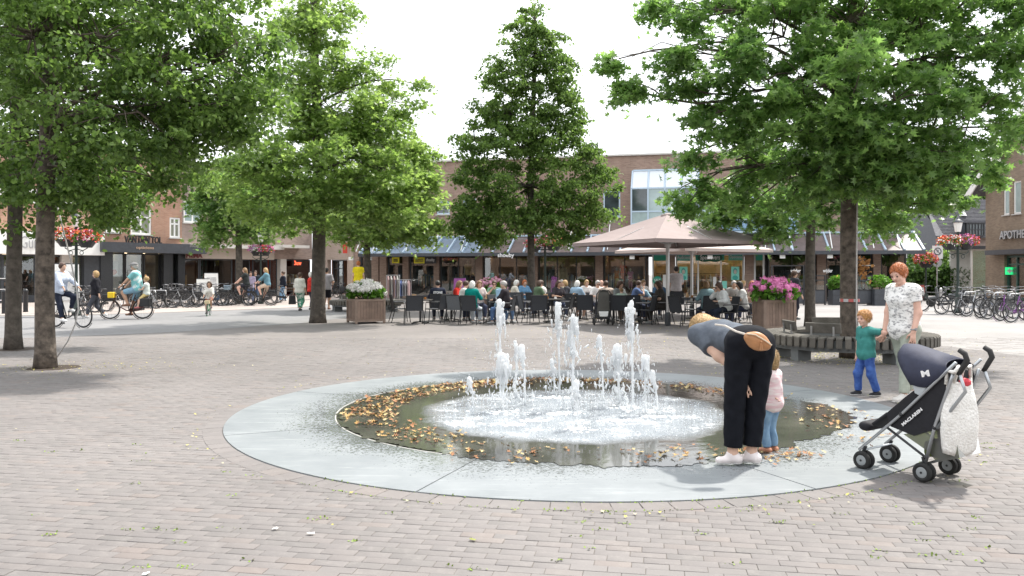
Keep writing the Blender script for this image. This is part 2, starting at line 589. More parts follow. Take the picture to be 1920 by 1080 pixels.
def person(label, loc, rz, h=1.7, hip=None, lean=0.0, side=0.0, twist=0.0, head=(0.0, 0.0), hands=None, feet=None, knees=None, elbows=None,
           build=1.0, female=False, hair='brown', hairstyle='short', sk='light', top=(0.5, 0.5, 0.5), sleeve=0.55, bottom=(0.05, 0.05, 0.07),
           leg=1.9, legw=1.0, loose=2.3, fk=0.9, skirt=None, shoe=(0.05, 0.05, 0.05), vox=0.02, name='person', cat='person', group=None, headk=1.0,
           fingers=False, foot_dir=None, topm=None, botm=None, tk=0.02, glasses=False, cap=None, barefoot=False, hand_rot=None, body_m=None, shoem=None, hem=0.0):
    """local frame: facing +Y, right hand +X. hands / feet are wrist / ankle targets (in metres). One continuous body mesh; garments are children"""
    s = h
    if hip is None: hip = (0, 0, 0.515 * s)
    hip = np.array(hip, float)
    T = rotz(twist) @ roty(side) @ rotx(-lean)
    up = T @ np.array([0, 0, 1.0]); fw = T @ np.array([0, 1.0, 0]); rt = T @ np.array([1.0, 0, 0])
    mid = hip + up * 0.14 * s; nb = hip + up * 0.315 * s
    sw = (0.094 if female else 0.108) * s * (0.7 + 0.3 * build); hw = 0.052 * s * (1.05 if female else 1)
    sh = [nb - up * 0.018 * s - rt * sw, nb - up * 0.018 * s + rt * sw]
    rt0 = rotz(twist * 0.3) @ np.array([1.0, 0, 0])
    hp = [hip - rt0 * hw, hip + rt0 * hw]
    Hd = T @ rotx(-head[0]) @ rotz(head[1])
    hu = Hd @ np.array([0, 0, 1.0]); hf = Hd @ np.array([0, 1.0, 0]); hr = Hd @ np.array([1.0, 0, 0])
    hs = s * headk
    hc = nb + up * 0.035 * s + hu * 0.078 * hs + hf * 0.012 * s
    if hands is None: hands = [(-0.16 * s, 0.03 * s, 0.47 * s), (0.16 * s, 0.03 * s, 0.47 * s)]
    if feet is None: feet = [(-0.055 * s, 0, 0.045 * s), (0.055 * s, 0, 0.045 * s)]
    if elbows is None: elbows = [(-0.6, -1, -0.3), (0.6, -1, -0.3)]
    if knees is None: knees = [(0, 1, 0.1), (0, 1, 0.1)]
    el = []; wr = []; kn = []; an = []
    for i in (0, 1):
        e, w_ = ik(sh[i], hands[i], 0.165 * s, 0.145 * s, elbows[i]); el.append(e); wr.append(w_)
        k_, a_ = ik(hp[i], feet[i], 0.245 * s, 0.235 * s, knees[i]); kn.append(k_); an.append(a_)
    fd = foot_dir or [(0, 1, 0), (0, 1, 0)]
    fd = [unit(x) for x in fd]
    B = build
    def torso(S, e=0.0, lowfrac=0.0):
        S.cap(hip - rt0 * hw * 0.55, hip + rt0 * hw * 0.55, 0.068 * s * B + e, k=0.04 * s)
        S.cap(hip + up * 0.02 * s, mid, 0.074 * s * B + e, 0.068 * s * B * (0.92 if female else 1) + e, flat=rt, ff=1.22, k=0.05 * s)
        S.cap(mid, nb - up * 0.07 * s, 0.068 * s * B * (0.92 if female else 1) + e, 0.074 * s * (0.6 + 0.4 * B) + e, flat=rt, ff=1.25, k=0.05 * s)
        S.cap(sh[0] * 0.8 + sh[1] * 0.2, sh[1] * 0.8 + sh[0] * 0.2, 0.042 * s + e, k=0.05 * s)
        if female:
            for q in (-1, 1):
                S.ell(nb - up * 0.095 * s + rt * q * 0.042 * s + fw * 0.055 * s, (0.036 * s + e,) * 3, k=0.03 * s)
    def arm(S, i, e=0.0, frac=2.0, k=0.02):
        # frac: 0..1 upper arm, 1..2 forearm
        S.ell(sh[i], (0.036 * s * (0.7 + 0.3 * B) + e,) * 3, k=k * s)
        r0, r1, r2 = 0.031 * s * (0.6 + 0.4 * B), 0.025 * s, 0.0165 * s
        f1 = min(frac, 1)
        S.cap(sh[i], sh[i] + (el[i] - sh[i]) * f1, r0 + e, r0 + (r1 - r0) * f1 + e * 1.5, k=k * s, clipb=(frac < 1))
        if frac > 1:
            f2 = frac - 1
            S.cap(el[i], el[i] + (wr[i] - el[i]) * f2, r1 + e, r1 + (r2 - r1) * f2 + e * 1.3, k=k * s, clipb=(frac < 2))
    def legs(S, i, e=0.0, frac=2.0, wide=1.0):
        r0, r1, r2 = 0.056 * s * (0.45 + 0.55 * B), 0.036 * s * (0.7 + 0.3 * B), 0.0215 * s
        f1 = min(frac, 1); w1 = r1 * (0.55 + 0.45 * wide) + e; w0 = r0 + e
        S.cap(hp[i], hp[i] + (kn[i] - hp[i]) * f1, w0, w0 + (w1 - w0) * f1, k=tk * 1.5 * s, clipb=(frac < 1))
        if frac > 1:
            f2 = frac - 1; w2 = r2 * wide + e * 1.5
            if wide <= 1.05: S.cap(kn[i] + (an[i] - kn[i]) * 0.12, kn[i] + (an[i] - kn[i]) * 0.45, w1 * 0.95, w1 * 0.88, k=0.02 * s)
            S.cap(kn[i], kn[i] + (an[i] - kn[i]) * f2, w1, w1 + (w2 - w1) * f2, k=tk * s, clipb=(frac < 2))
    def foot(S, i, e=0.0):
        a = an[i]; d = fd[i]
        heel = a - d * 0.02 * s + np.array([0, 0, -0.018 * s]); toe = a + d * 0.095 * s * fk + np.array([0, 0, -0.026 * s]) + np.array([0, 0, 0.0])
        S.cap(a, heel, 0.021 * s + e, 0.02 * s + e, k=0.012 * s)
        S.cap(heel, toe, 0.022 * s * fk + e, 0.018 * s * fk + e, k=0.012 * s, flat=np.cross(d, [0, 0, 1]), ff=1.3)
        S.cap(a + d * 0.01 * s, toe - d * 0.035 * s, 0.021 * s * fk + e, 0.015 * s * fk + e, k=0.012 * s)
    S = SDF()
    torso(S)
    S.cap(nb - up * 0.02 * s, hc - hu * 0.045 * hs, 0.031 * s, 0.027 * s, k=0.025 * s)
    # head: skull + jaw
    Rm = Hd
    S.ell(hc + hu * 0.012 * hs - hf * 0.006 * hs, (0.046 * hs, 0.057 * hs, 0.055 * hs), k=0.01 * hs, R=Rm)
    S.ell(hc - hu * 0.024 * hs + hf * 0.012 * hs, (0.036 * hs, 0.042 * hs, 0.044 * hs), k=0.02 * hs, R=Rm)
    if vox < 0.012:
        S.cap(hc + hf * 0.050 * hs + hu * 0.004 * hs, hc + hf * 0.064 * hs - hu * 0.014 * hs, 0.0045 * hs, 0.0085 * hs, k=0.008 * hs)   # nose
        S.cap(hc + hf * 0.049 * hs - hu * 0.034 * hs - hr * 0.010 * hs, hc + hf * 0.049 * hs - hu * 0.034 * hs + hr * 0.010 * hs, 0.0065 * hs, k=0.006 * hs)  # lips
        S.ell(hc + hf * 0.042 * hs - hu * 0.055 * hs, (0.013 * hs,) * 3, k=0.012 * hs)   # chin
        S.cap(hc + hf * 0.047 * hs + hu * 0.014 * hs - hr * 0.025 * hs, hc + hf * 0.047 * hs + hu * 0.014 * hs + hr * 0.025 * hs, 0.008 * hs, k=0.01 * hs)   # brow
        for q in (-1, 1):
            S.ell(hc + hf * 0.036 * hs - hu * 0.018 * hs + hr * q * 0.022 * hs, (0.016 * hs,) * 3, k=0.012 * hs)   # cheeks
    for q in (-1, 1):
        S.ell(hc + hr * q * 0.046 * hs - hf * 0.006 * hs - hu * 0.006 * hs, (0.007 * hs, 0.012 * hs, 0.019 * hs), k=0.004 * hs, R=Rm)   # ears
    for i in (0, 1):
        arm(S, i); legs(S, i); foot(S, i)
        wd = unit(wr[i] - el[i])
        hd = wd if hand_rot is None or hand_rot[i] is None else unit(hand_rot[i][0])
        pn = unit(np.cross(hd, [0.3, 1, 0.2])) if hand_rot is None or hand_rot[i] is None else unit(hand_rot[i][1])   # palm normal
        sd_ = unit(np.cross(hd, pn))
        pc = wr[i] + hd * 0.045 * s
        S.cap(wr[i], pc, 0.015 * s, 0.02 * s, k=0.01 * s, flat=pn, ff=0.6)
        if not fingers:
            S.cap(pc, pc + hd * 0.04 * s + pn * 0.01 * s, 0.018 * s, 0.012 * s, k=0.012 * s, flat=pn, ff=0.6)
        else:
            curl = hand_rot[i][2] if (hand_rot and hand_rot[i] is not None) else 0.5
            tside = hand_rot[i][3] if (hand_rot and hand_rot[i] is not None) else 1
            for q in range(4):
                off = (q - 1.5) * 0.0115 * s * tside
                ln = [0.042, 0.047, 0.044, 0.035][q] * s
                b0 = pc + sd_ * off * 0.9 + hd * 0.012 * s
                spread = sd_ * (q - 1.5) * 0.12 * tside
                d1 = unit(hd * math.cos(curl * 0.5) + pn * math.sin(curl * 0.5) + spread)
                d2 = unit(hd * math.cos(curl * 1.2) + pn * math.sin(curl * 1.2) + spread)
                d3 = unit(hd * math.cos(curl * 1.9) + pn * math.sin(curl * 1.9) + spread * 0.6)
                p1 = b0 + d1 * ln * 0.45; p2 = p1 + d2 * ln * 0.32; p3 = p2 + d3 * ln * 0.25
                rr = 0.0052 * s
                S.cap(b0, p1, rr * 1.1, rr, k=0.003 * s); S.cap(p1, p2, rr, rr * 0.92, k=0.002 * s); S.cap(p2, p3, rr * 0.92, rr * 0.8, k=0.002 * s)
            t0 = wr[i] + hd * 0.014 * s - sd_ * 0.012 * s * tside
            t1 = t0 + unit(hd * 0.75 - sd_ * 0.8 * tside + pn * 0.3) * 0.03 * s
            t2 = t1 + unit(hd * 0.95 - sd_ * 0.25 * tside + pn * 0.45) * 0.025 * s
            S.cap(t0, t1, 0.0085 * s, 0.0066 * s, k=0.006 * s); S.cap(t1, t2, 0.0062 * s, 0.005 * s, k=0.002 * s)
    V, Q = S.mesh(vox)
    body = np_mesh(name, V, Q, body_m or skin(sk), smooth=True)
    body.location = loc; body.rotation_euler = (0, 0, rz)
    tag(body, label, cat, group)
    g = max(0.007 * s / 1.7 * 1.7, vox * 0.35)
    gv = vox
    def garment(nm, S_, m_, e=0):
        V, Q = S_.mesh(gv)
        if len(V) == 0: return None
        if vox < 0.012 and nm in ('shirt', 'trousers', 'hair'):
            if nm == 'hair':
                q = V - hc; a = np.arctan2(q @ hr, q @ hf); hh = q @ hu
                d = 0.0032 * np.sin(34 * a + 4 * np.sin(45 * hh + 2)) + 0.0025 * np.sin(61 * a + 90 * hh) + 0.002 * np.sin(170 * hh + 9 * a)
                n_ = q / (np.linalg.norm(q, axis=1)[:, None] + 1e-6)
            else:
                A = 0.0034 if nm == 'shirt' else 0.0042
                d = A * (np.sin(38 * V[:, 2] + 5 * np.sin(13 * V[:, 0] + 9 * V[:, 1])) * 0.6 + np.sin(23 * V[:, 0] - 31 * V[:, 1] + 19 * V[:, 2] + 3 * np.sin(17 * V[:, 2])) * 0.5)
                ctr = V.copy(); ctr[:, 0] = np.where(V[:, 0] > hip[0], an[1][0], an[0][0]) if nm == 'trousers' else hip[0]; ctr[:, 1] = hip[1]
                n_ = V - ctr; n_[:, 2] = 0; n_ /= (np.linalg.norm(n_, axis=1)[:, None] + 1e-6)
            V = V + n_ * d[:, None]
        return np_mesh(nm, V, Q, m_, parent=body, smooth=True)
    # top
    if top is not None:
        G = SDF(); torso(G, g * loose)
        if sleeve > 0:
            for i in (0, 1): arm(G, i, g * 1.4, sleeve, k=0.022)
        G.cut(nb + up * 0.038 * s, up)
        hm = hip + up * (-0.035 - hem) * s
        G.cut(hm, -up)
        if hem: pass
        G.cap(nb - up * 0.01 * s + fw * 0.012 * s, nb + up * 0.06 * s + fw * 0.03 * s, 0.037 * s, k=0, op='-')
        garment('shirt', G, topm or cloth(top))
    if skirt:
        col, zlen, flare = skirt
        G = SDF()
        G.cap(hip + up * 0.09 * s, hip - np.array([0, 0, 0.02 * s]), 0.07 * s, 0.09 * s, flat=rt, ff=1.15, k=0.03 * s, clipa=True)
        G.cap(hip - np.array([0, 0, 0.02 * s]), hip - np.array([0, 0, zlen * s]), 0.09 * s, flare * s, flat=rt, ff=1.15, k=0.03 * s, clipb=True)
        garment('skirt', G, cloth(col))
    elif bottom is not None and leg > 0:
        G = SDF()
        G.cap(hip - rt0 * hw * 0.55, hip + rt0 * hw * 0.55, 0.068 * s * B + g, k=0.04 * s)
        G.cap(hip + up * 0.02 * s, hip + up * 0.07 * s, 0.074 * s * B + g, 0.068 * s * B + g, flat=rt, ff=1.22, k=0.05 * s, clipb=True)
        for i in (0, 1): legs(G, i, g, leg, legw)
        garment('trousers', G, botm or cloth(bottom))
    # shoes
    if not barefoot:
        for i in (0, 1):
            G = SDF(); foot(G, i, max(0.006, vox * 0.3)); G.cut(an[i] + np.array([0, 0, -0.043 * s]) , (0, 0, -1)); G.cut(an[i] + np.array([0, 0, 0.022 * s]), (0, 0, 1))
            garment('shoe', G, shoem or mat('shoe_%02d%02d%02d' % tuple(int(c * 99) for c in shoe), shoe, rough=0.6))
            if vox < 0.012:
                G = SDF(); foot(G, i, max(0.010, vox * 0.5)); G.cut(an[i] + np.array([0, 0, -0.0435 * s]), (0, 0, -1)); G.cut(an[i] + np.array([0, 0, -0.034 * s]), (0, 0, 1)); gv = 0.006
                garment('sole', G, m_white_sole); gv = vox
    # hair
    G = SDF()
    if hairstyle != 'bald':
        t_ = 0.009 if hairstyle != 'big' else 0.022
        if hairstyle == 'cropped': t_ = 0.006
        G.ell(hc + hu * 0.016 * hs - hf * 0.010 * hs, ((0.046 + t_) * hs, (0.057 + t_) * hs, (0.055 + t_) * hs), k=0.01, R=Rm)
        if hairstyle in ('bob', 'long', 'big'):
            G.ell(hc - hf * 0.022 * hs - hu * 0.03 * hs, ((0.05 + t_) * hs, 0.045 * hs, 0.06 * hs), k=0.03 * hs, R=Rm)
        if hairstyle == 'long':
            G.cap(hc - hf * 0.03 * hs - hu * 0.02 * hs, nb - fw * 0.045 * s - up * 0.06 * s, 0.048 * hs, 0.035 * hs, k=0.03 * hs, flat=hr, ff=1.3)
        if hairstyle == 'tail':
            G.cap(hc - hf * 0.06 * hs + hu * 0.02 * hs, hc - hf * 0.085 * hs - hu * 0.08 * hs, 0.02 * hs, 0.013 * hs, k=0.01 * hs)
        if hairstyle == 'bun':
            G.ell(hc - hf * 0.05 * hs + hu * 0.055 * hs, (0.026 * hs,) * 3, k=0.01 * hs)
        # open the face
        G.ell(hc + hf * 0.058 * hs - hu * 0.026 * hs, (0.046 * hs, 0.06 * hs, 0.067 * hs), op='-', R=Rm)
        if hairstyle in ('short', 'cropped', 'tail', 'bun'):
            G.ell(hc + hf * 0.03 * hs - hu * 0.075 * hs, (0.075 * hs, 0.06 * hs, 0.062 * hs), op='-', R=Rm)
            G.cut(hc - hu * 0.045 * hs, -hu) if hairstyle != 'tail' else None
        ho_ = garment('hair', G, hairm(hair))
        if vox < 0.012 and ho_ is not None:      # loose strands lying over the hair mass
            rs_ = np.random.RandomState(8); W_ = np.array([v.co[:] for v in ho_.data.vertices]); n = 1500; P_ = W_[rs_.randint(0, len(W_), n)]
            o_ = P_ - hc; o_ /= np.linalg.norm(o_, axis=1)[:, None]; keep = (o_ @ hf < 0.75); P_ = P_[keep]; o_ = o_[keep]; n = len(P_)
            dn = -hu[None] * 0.8 + rs_.normal(0, 0.45, (n, 3)) - (hf[None] * 0.3); dn[:, 2] -= 0.5; dn -= o_ * (dn * o_).sum(1)[:, None]; dn /= np.linalg.norm(dn, axis=1)[:, None]; sd_ = np.cross(dn, o_)
            L_ = (0.022 * rs_.uniform(0.5, 1.4, n) * headk)[:, None]; w_ = 0.0011
            V_ = np.stack([P_ + sd_ * w_ + o_ * 0.0005, P_ - sd_ * w_ + o_ * 0.0005, P_ + dn * L_ * 0.5 - sd_ * w_ + o_ * 0.0055, P_ + dn * L_ * 0.5 + sd_ * w_ + o_ * 0.0055, P_ + dn * L_ + o_ * 0.0035], 1).reshape(-1, 3)
            i0 = np.arange(n)[:, None] * 5; T_ = np.concatenate([i0 + np.array([[0, 1, 2]]), i0 + np.array([[0, 2, 3]]), i0 + np.array([[3, 2, 4]])])
            tag(np_mesh('hair_strands', V_, T_, hairm(hair), parent=ho_), kind='stuff')
    if cap is not None:
        G = SDF(); G.ell(hc + hu * 0.026 * hs - hf * 0.006 * hs, (0.064 * hs, 0.074 * hs, 0.056 * hs), R=Rm); G.cut(hc + hu * 0.026 * hs, -hu)
        G.cap(hc + hf * 0.055 * hs + hu * 0.032 * hs, hc + hf * 0.105 * hs + hu * 0.026 * hs, 0.028 * hs, 0.02 * hs, flat=hu, ff=0.25, k=0.01)
        garment('cap', G, cloth(cap))
    if vox < 0.012:
        for q in (-1, 1):
            e = MB().ball(tuple(hc + hf * 0.0515 * hs + hu * 0.001 * hs + hr * q * 0.019 * hs), 0.006 * hs, 8).build('eye', mat('eye_dark', (0.03, 0.02, 0.02), rough=0.2), body, True)
            eb = MB().tube([hc + hf * 0.0545 * hs + hu * 0.0155 * hs + hr * q * 0.010 * hs, hc + hf * 0.0535 * hs + hu * 0.018 * hs + hr * q * 0.020 * hs, hc + hf * 0.048 * hs + hu * 0.0145 * hs + hr * q * 0.030 * hs], 0.0018 * hs, 5).build('eyebrow', hairm('brown' if hair not in ('blond', 'ginger') else 'ginger'), body)
        MB().tube([hc + hf * 0.0545 * hs - hu * 0.033 * hs - hr * 0.012 * hs, hc + hf * 0.057 * hs - hu * 0.0345 * hs, hc + hf * 0.0545 * hs - hu * 0.033 * hs + hr * 0.012 * hs], 0.0022 * hs, 5).build('mouth', mat('lip_red', (0.42, 0.13, 0.11), rough=0.5), body)
    if glasses:
        gm = mat('dark_lens', (0.02, 0.02, 0.025), rough=0.15)
        b = MB()
        for q in (-1, 1):
            b.ball(tuple(hc + hf * 0.055 * hs + hu * 0.001 * hs + hr * q * 0.020 * hs), (0.016 * hs, 0.008 * hs, 0.013 * hs), 8)
            b.bar(hc + hf * 0.052 * hs + hu * 0.004 * hs + hr * q * 0.034 * hs, hc - hf * 0.0 * hs + hu * 0.004 * hs + hr * q * 0.05 * hs, 0.003, 0.004)
        b.build('glasses', gm, body)
    J = dict(hip=hip, nb=nb, hc=hc, sh=sh, el=el, wr=wr, kn=kn, an=an, up=up, fw=fw, rt=rt, hu=hu, hf=hf, hr=hr)
    return body, J
# ------------------------------------------------------------------ ground
def paving_mat(name, c1, c2, c3, rot, bw=0.2, bh=0.1, rough=0.8, scale_col=1.0, spec=0.4, wetc=None):
    m = bpy.data.materials.new(name); m.use_nodes = True
    t = m.node_tree; b = t.nodes['Principled BSDF']
    b.inputs['Roughness'].default_value = rough; b.inputs['Specular IOR Level'].default_value = spec
    co = t.nodes.new('ShaderNodeTexCoord')
    mp = NN(t, 'ShaderNodeMapping'); mp.inputs['Rotation'].default_value = (0, 0, rot)
    t.links.new(co.outputs['Object'], mp.inputs['Vector'])
    br = NN(t, 'ShaderNodeTexBrick', Scale=1.0)
    br.inputs['Brick Width'].default_value = bw; br.inputs['Row Height'].default_value = bh
    br.inputs['Mortar Size'].default_value = 0.004; br.inputs['Bias'].default_value = 0.0
    br.inputs['Color1'].default_value = (*c1, 1); br.inputs['Color2'].default_value = (*c2, 1); br.inputs['Mortar'].default_value = (*c3, 1)
    t.links.new(mp.outputs[0], br.inputs['Vector'])
    nz = NN(t, 'ShaderNodeTexNoise', Scale=0.35, Detail=7.0); t.links.new(co.outputs['Object'], nz.inputs['Vector'])
    mr = NN(t, 'ShaderNodeMapRange'); mr.inputs['From Min'].default_value = 0.3; mr.inputs['From Max'].default_value = 0.7
    mr.inputs['To Min'].default_value = 0.85; mr.inputs['To Max'].default_value = 1.14
    t.links.new(nz.outputs['Fac'], mr.inputs['Value'])
    hs = NN(t, 'ShaderNodeHueSaturation'); t.links.new(mr.outputs[0], hs.inputs['Value']); t.links.new(br.outputs['Color'], hs.inputs['Color'])
    # paler trodden-in sand and lime marks
    n2 = NN(t, 'ShaderNodeTexNoise', Scale=2.6, Detail=9.0, Roughness=0.75); t.links.new(co.outputs['Object'], n2.inputs['Vector'])
    r2 = NN(t, 'ShaderNodeMapRange'); r2.inputs['From Min'].default_value = 0.56; r2.inputs['From Max'].default_value = 0.75; r2.inputs['To Max'].default_value = 0.4
    t.links.new(n2.outputs['Fac'], r2.inputs['Value'])
    mx_ = NN(t, 'ShaderNodeMixRGB'); mx_.inputs['Color2'].default_value = (0.30, 0.275, 0.255, 1)
    t.links.new(r2.outputs[0], mx_.inputs['Fac']); t.links.new(hs.outputs[0], mx_.inputs['Color1'])
    t.links.new(mx_.outputs[0], b.inputs['Base Color'])
    n3 = NN(t, 'ShaderNodeTexNoise', Scale=60.0, Detail=4.0); t.links.new(co.outputs['Object'], n3.inputs['Vector'])
    bp = NN(t, 'ShaderNodeBump', Strength=0.25, Distance=0.004); t.links.new(n3.outputs['Fac'], bp.inputs['Height']); t.links.new(bp.outputs[0], b.inputs['Normal'])
    MATS[name] = m
    return m
PAVE_ROT = math.radians(-10)
PA, PB_ = (0.17, 0.156, 0.149), (0.195, 0.178, 0.170)
m_far = paving_mat('clay_paving', PA, PB_, (0.175, 0.158, 0.148), -PAVE_ROT)
g = MB()
g.add([(-700, -60, 0), (700, -60, 0), (700, 1400, 0), (-700, 1400, 0)], [(0, 1, 2, 3)])
ground = tag(g.build('ground', m_far), kind='structure'); ground.location = (0, 0, -0.008)

# individual pavers near the camera
def paver_material():
    m = bpy.data.materials.new('paver_clay'); m.use_nodes = True
    t = m.node_tree; b = t.nodes['Principled BSDF']; b.inputs['Roughness'].default_value = 0.78; b.inputs['Specular IOR Level'].default_value = 0.4
    gmt = t.nodes.new('ShaderNodeNewGeometry'); oi = t.nodes.new('ShaderNodeObjectInfo')
    ad = NN(t, 'ShaderNodeMath', operation='ADD'); fr = NN(t, 'ShaderNodeMath', operation='FRACT')
    t.links.new(gmt.outputs['Random Per Island'], ad.inputs[0]); t.links.new(oi.outputs['Random'], ad.inputs[1]); t.links.new(ad.outputs[0], fr.inputs[0])
    r = t.nodes.new('ShaderNodeValToRGB'); e = r.color_ramp.elements
    e[0].position = 0.0; e[0].color = (0.159, 0.150, 0.146, 1)
    e[1].position = 1.0; e[1].color = (0.188, 0.163, 0.153, 1)
    for p_, c_ in ((0.3, (0.167, 0.155, 0.152, 1)), (0.62, (0.173, 0.162, 0.159, 1)), (0.9, (0.179, 0.164, 0.159, 1)), (0.96, (0.183, 0.163, 0.154, 1))):
        q = e.new(p_); q.color = c_
    t.links.new(fr.outputs[0], r.inputs['Fac'])
    pos = gmt.outputs['Position']
    nz = NN(t, 'ShaderNodeTexNoise', Scale=0.35, Detail=7.0); t.links.new(pos, nz.inputs['Vector'])
    mr = NN(t, 'ShaderNodeMapRange'); mr.inputs['From Min'].default_value = 0.3; mr.inputs['From Max'].default_value = 0.7
    mr.inputs['To Min'].default_value = 0.86; mr.inputs['To Max'].default_value = 1.12
    t.links.new(nz.outputs['Fac'], mr.inputs['Value'])
    hs = NN(t, 'ShaderNodeHueSaturation'); t.links.new(mr.outputs[0], hs.inputs['Value']); t.links.new(r.outputs['Color'], hs.inputs['Color'])
    n2 = NN(t, 'ShaderNodeTexNoise', Scale=9.0, Detail=9.0, Roughness=0.8); t.links.new(pos, n2.inputs['Vector'])
    r2 = NN(t, 'ShaderNodeMapRange'); r2.inputs['From Min'].default_value = 0.5; r2.inputs['From Max'].default_value = 0.72; r2.inputs['To Max'].default_value = 0.35
    t.links.new(n2.outputs['Fac'], r2.inputs['Value'])
    mx_ = NN(t, 'ShaderNodeMixRGB'); mx_.inputs['Color2'].default_value = (0.29, 0.27, 0.255, 1)
    t.links.new(r2.outputs[0], mx_.inputs['Fac']); t.links.new(hs.outputs[0], mx_.inputs['Color1']); wm = NN(t, 'ShaderNodeMixRGB', blend_type='MULTIPLY'); wm.inputs['Fac'].default_value = 1; wm.inputs['Color2'].default_value = (1.01, 1.0, 0.99, 1); t.links.new(mx_.outputs[0], wm.inputs['Color1'])
    # worn dark patches, where water and feet have stained the clay
    n4 = NN(t, 'ShaderNodeTexNoise', Scale=1.1, Detail=8.0, Roughness=0.7); t.links.new(pos, n4.inputs['Vector'])
    r4 = NN(t, 'ShaderNodeMapRange'); r4.inputs['From Min'].default_value = 0.55; r4.inputs['From Max'].default_value = 0.72; r4.inputs['To Min'].default_value = 1.0; r4.inputs['To Max'].default_value = 0.80; t.links.new(n4.outputs['Fac'], r4.inputs['Value'])
    h4 = NN(t, 'ShaderNodeHueSaturation'); t.links.new(r4.outputs[0], h4.inputs['Value']); t.links.new(wm.outputs[0], h4.inputs['Color']); t.links.new(h4.outputs[0], b.inputs['Base Color'])
    n3 = NN(t, 'ShaderNodeTexNoise', Scale=70.0, Detail=5.0); t.links.new(pos, n3.inputs['Vector'])
    bp = NN(t, 'ShaderNodeBump', Strength=0.35, Distance=0.004); t.links.new(n3.outputs['Fac'], bp.inputs['Height']); t.links.new(bp.outputs[0], b.inputs['Normal'])
    return m
m_paver = paver_material()
FC = Vector((0.66, 9.15, 0)); R_OUT, R_IN = 3.73, 2.62
plaza = tag(MB().add([(-16, 2.2, 0), (16, 2.2, 0), (16, 19.45, 0), (-16, 19.45, 0)], [(0, 1, 2, 3)]).build('plaza_paving', mat('joint_sand', (0.15, 0.135, 0.118), rough=0.95, nscale=30, namt=0.3)), kind='structure')
plaza.location = (0, 0, -0.004)
BW, BH, GAP = 0.198, 0.084, 0.003
ca, sa = math.cos(PAVE_ROT), math.sin(PAVE_ROT)
def paver_shape(bw, bh, t=0.012, ch=0.0026):
    x, y = bw / 2, bh / 2
    vs = [(-x, -y, -t), (x, -y, -t), (x, y, -t), (-x, y, -t), (-x, -y, -ch * 0.6), (x, -y, -ch * 0.6), (x, y, -ch * 0.6), (-x, y, -ch * 0.6),
          (-x + ch, -y + ch, 0), (x - ch, -y + ch, 0), (x - ch, y - ch, 0), (-x + ch, y - ch, 0)]
    fs = []
    for q in (0, 4):
        for i in range(4):
            j = (i + 1) % 4; fs.append((q + i, q + j, q + 4 + j, q + 4 + i))
    fs.append((8, 9, 10, 11))
    return np.array(vs), np.array(fs)
pv, pf = paver_shape(BW - GAP, BH - GAP)
cells = []
prng = np.random.RandomState(3)
for r in range(-20, 290):
    for c in range(-95, 95):
        lx = (c + (0.5 if r % 2 else 0) + 0.06 * ((r * 7) % 5 - 2)) * BW; ly = r * BH
        X = lx * ca - ly * sa; Y = lx * sa + ly * ca + 2.5
        if Y < 3.7 or Y > 19.5 or abs(X) > 0.66 * Y + 1.8 or abs(X) > 15.8: continue
        d = math.hypot(X - FC.x, Y - FC.y)
        if d < R_OUT + 0.10: continue
        # tree pits
        if math.hypot(X + 7.7, Y - 13.2) < 0.42 or math.hypot(X + 10.3, Y - 16.5) < 0.42: continue
        cells.append((Y, X))
cells.sort()
me0 = MB().add(pv, [tuple(q) for q in pf]).build('paver', m_paver, plaza)
near = cells[:290]; far_c = cells[290:]
for i, (Y, X) in enumerate(near):
    o = me0 if i == 0 else me0.copy()
    if i: COL.objects.link(o)
    o.parent = plaza
    o.location = (X, Y, 0.004 + prng.normal(0, 0.0009)); o.rotation_euler = (prng.normal(0, 0.005), prng.normal(0, 0.003), PAVE_ROT + prng.normal(0, 0.004))
A_ = np.array(far_c); n = len(A_)
ang = PAVE_ROT + prng.normal(0, 0.004, n); cz, sz = np.cos(ang), np.sin(ang)
VX = pv[None, :, 0] * cz[:, None] - pv[None, :, 1] * sz[:, None] + A_[:, 1:2]
VY = pv[None, :, 0] * sz[:, None] + pv[None, :, 1] * cz[:, None] + A_[:, 0:1]
VZ = pv[None, :, 2] + 0.004 + prng.normal(0, 0.0009, (n, 1)) + prng.normal(0, 0.004, (n, 1)) * pv[None, :, 1] * 3
V = np.stack([VX, VY, VZ], -1).reshape(-1, 3)
FQ = (pf[None] + (np.arange(n) * 12)[:, None, None]).reshape(-1, 4)
tag(np_mesh('paver_field', V, FQ, m_paver, plaza), kind='stuff')
# soldier course of bricks round the fountain
nb_ = 118
cv, cf = paver_shape(2 * PI * (R_OUT + 0.1) / nb_ - 0.008, 0.185)
bm0 = MB().add(cv, [tuple(q) for q in cf]).build('border_brick', m_paver, plaza)
for i in range(nb_):
    o = bm0 if i == 0 else bm0.copy()
    if i: COL.objects.link(o)
    o.parent = plaza; a = 2 * PI * i / nb_
    o.location = (FC.x + (R_OUT + 0.096) * math.cos(a), FC.y + (R_OUT + 0.096) * math.sin(a), 0.0065 + prng.normal(0, 0.0006)); o.rotation_euler = (0, 0, a + PI / 2)

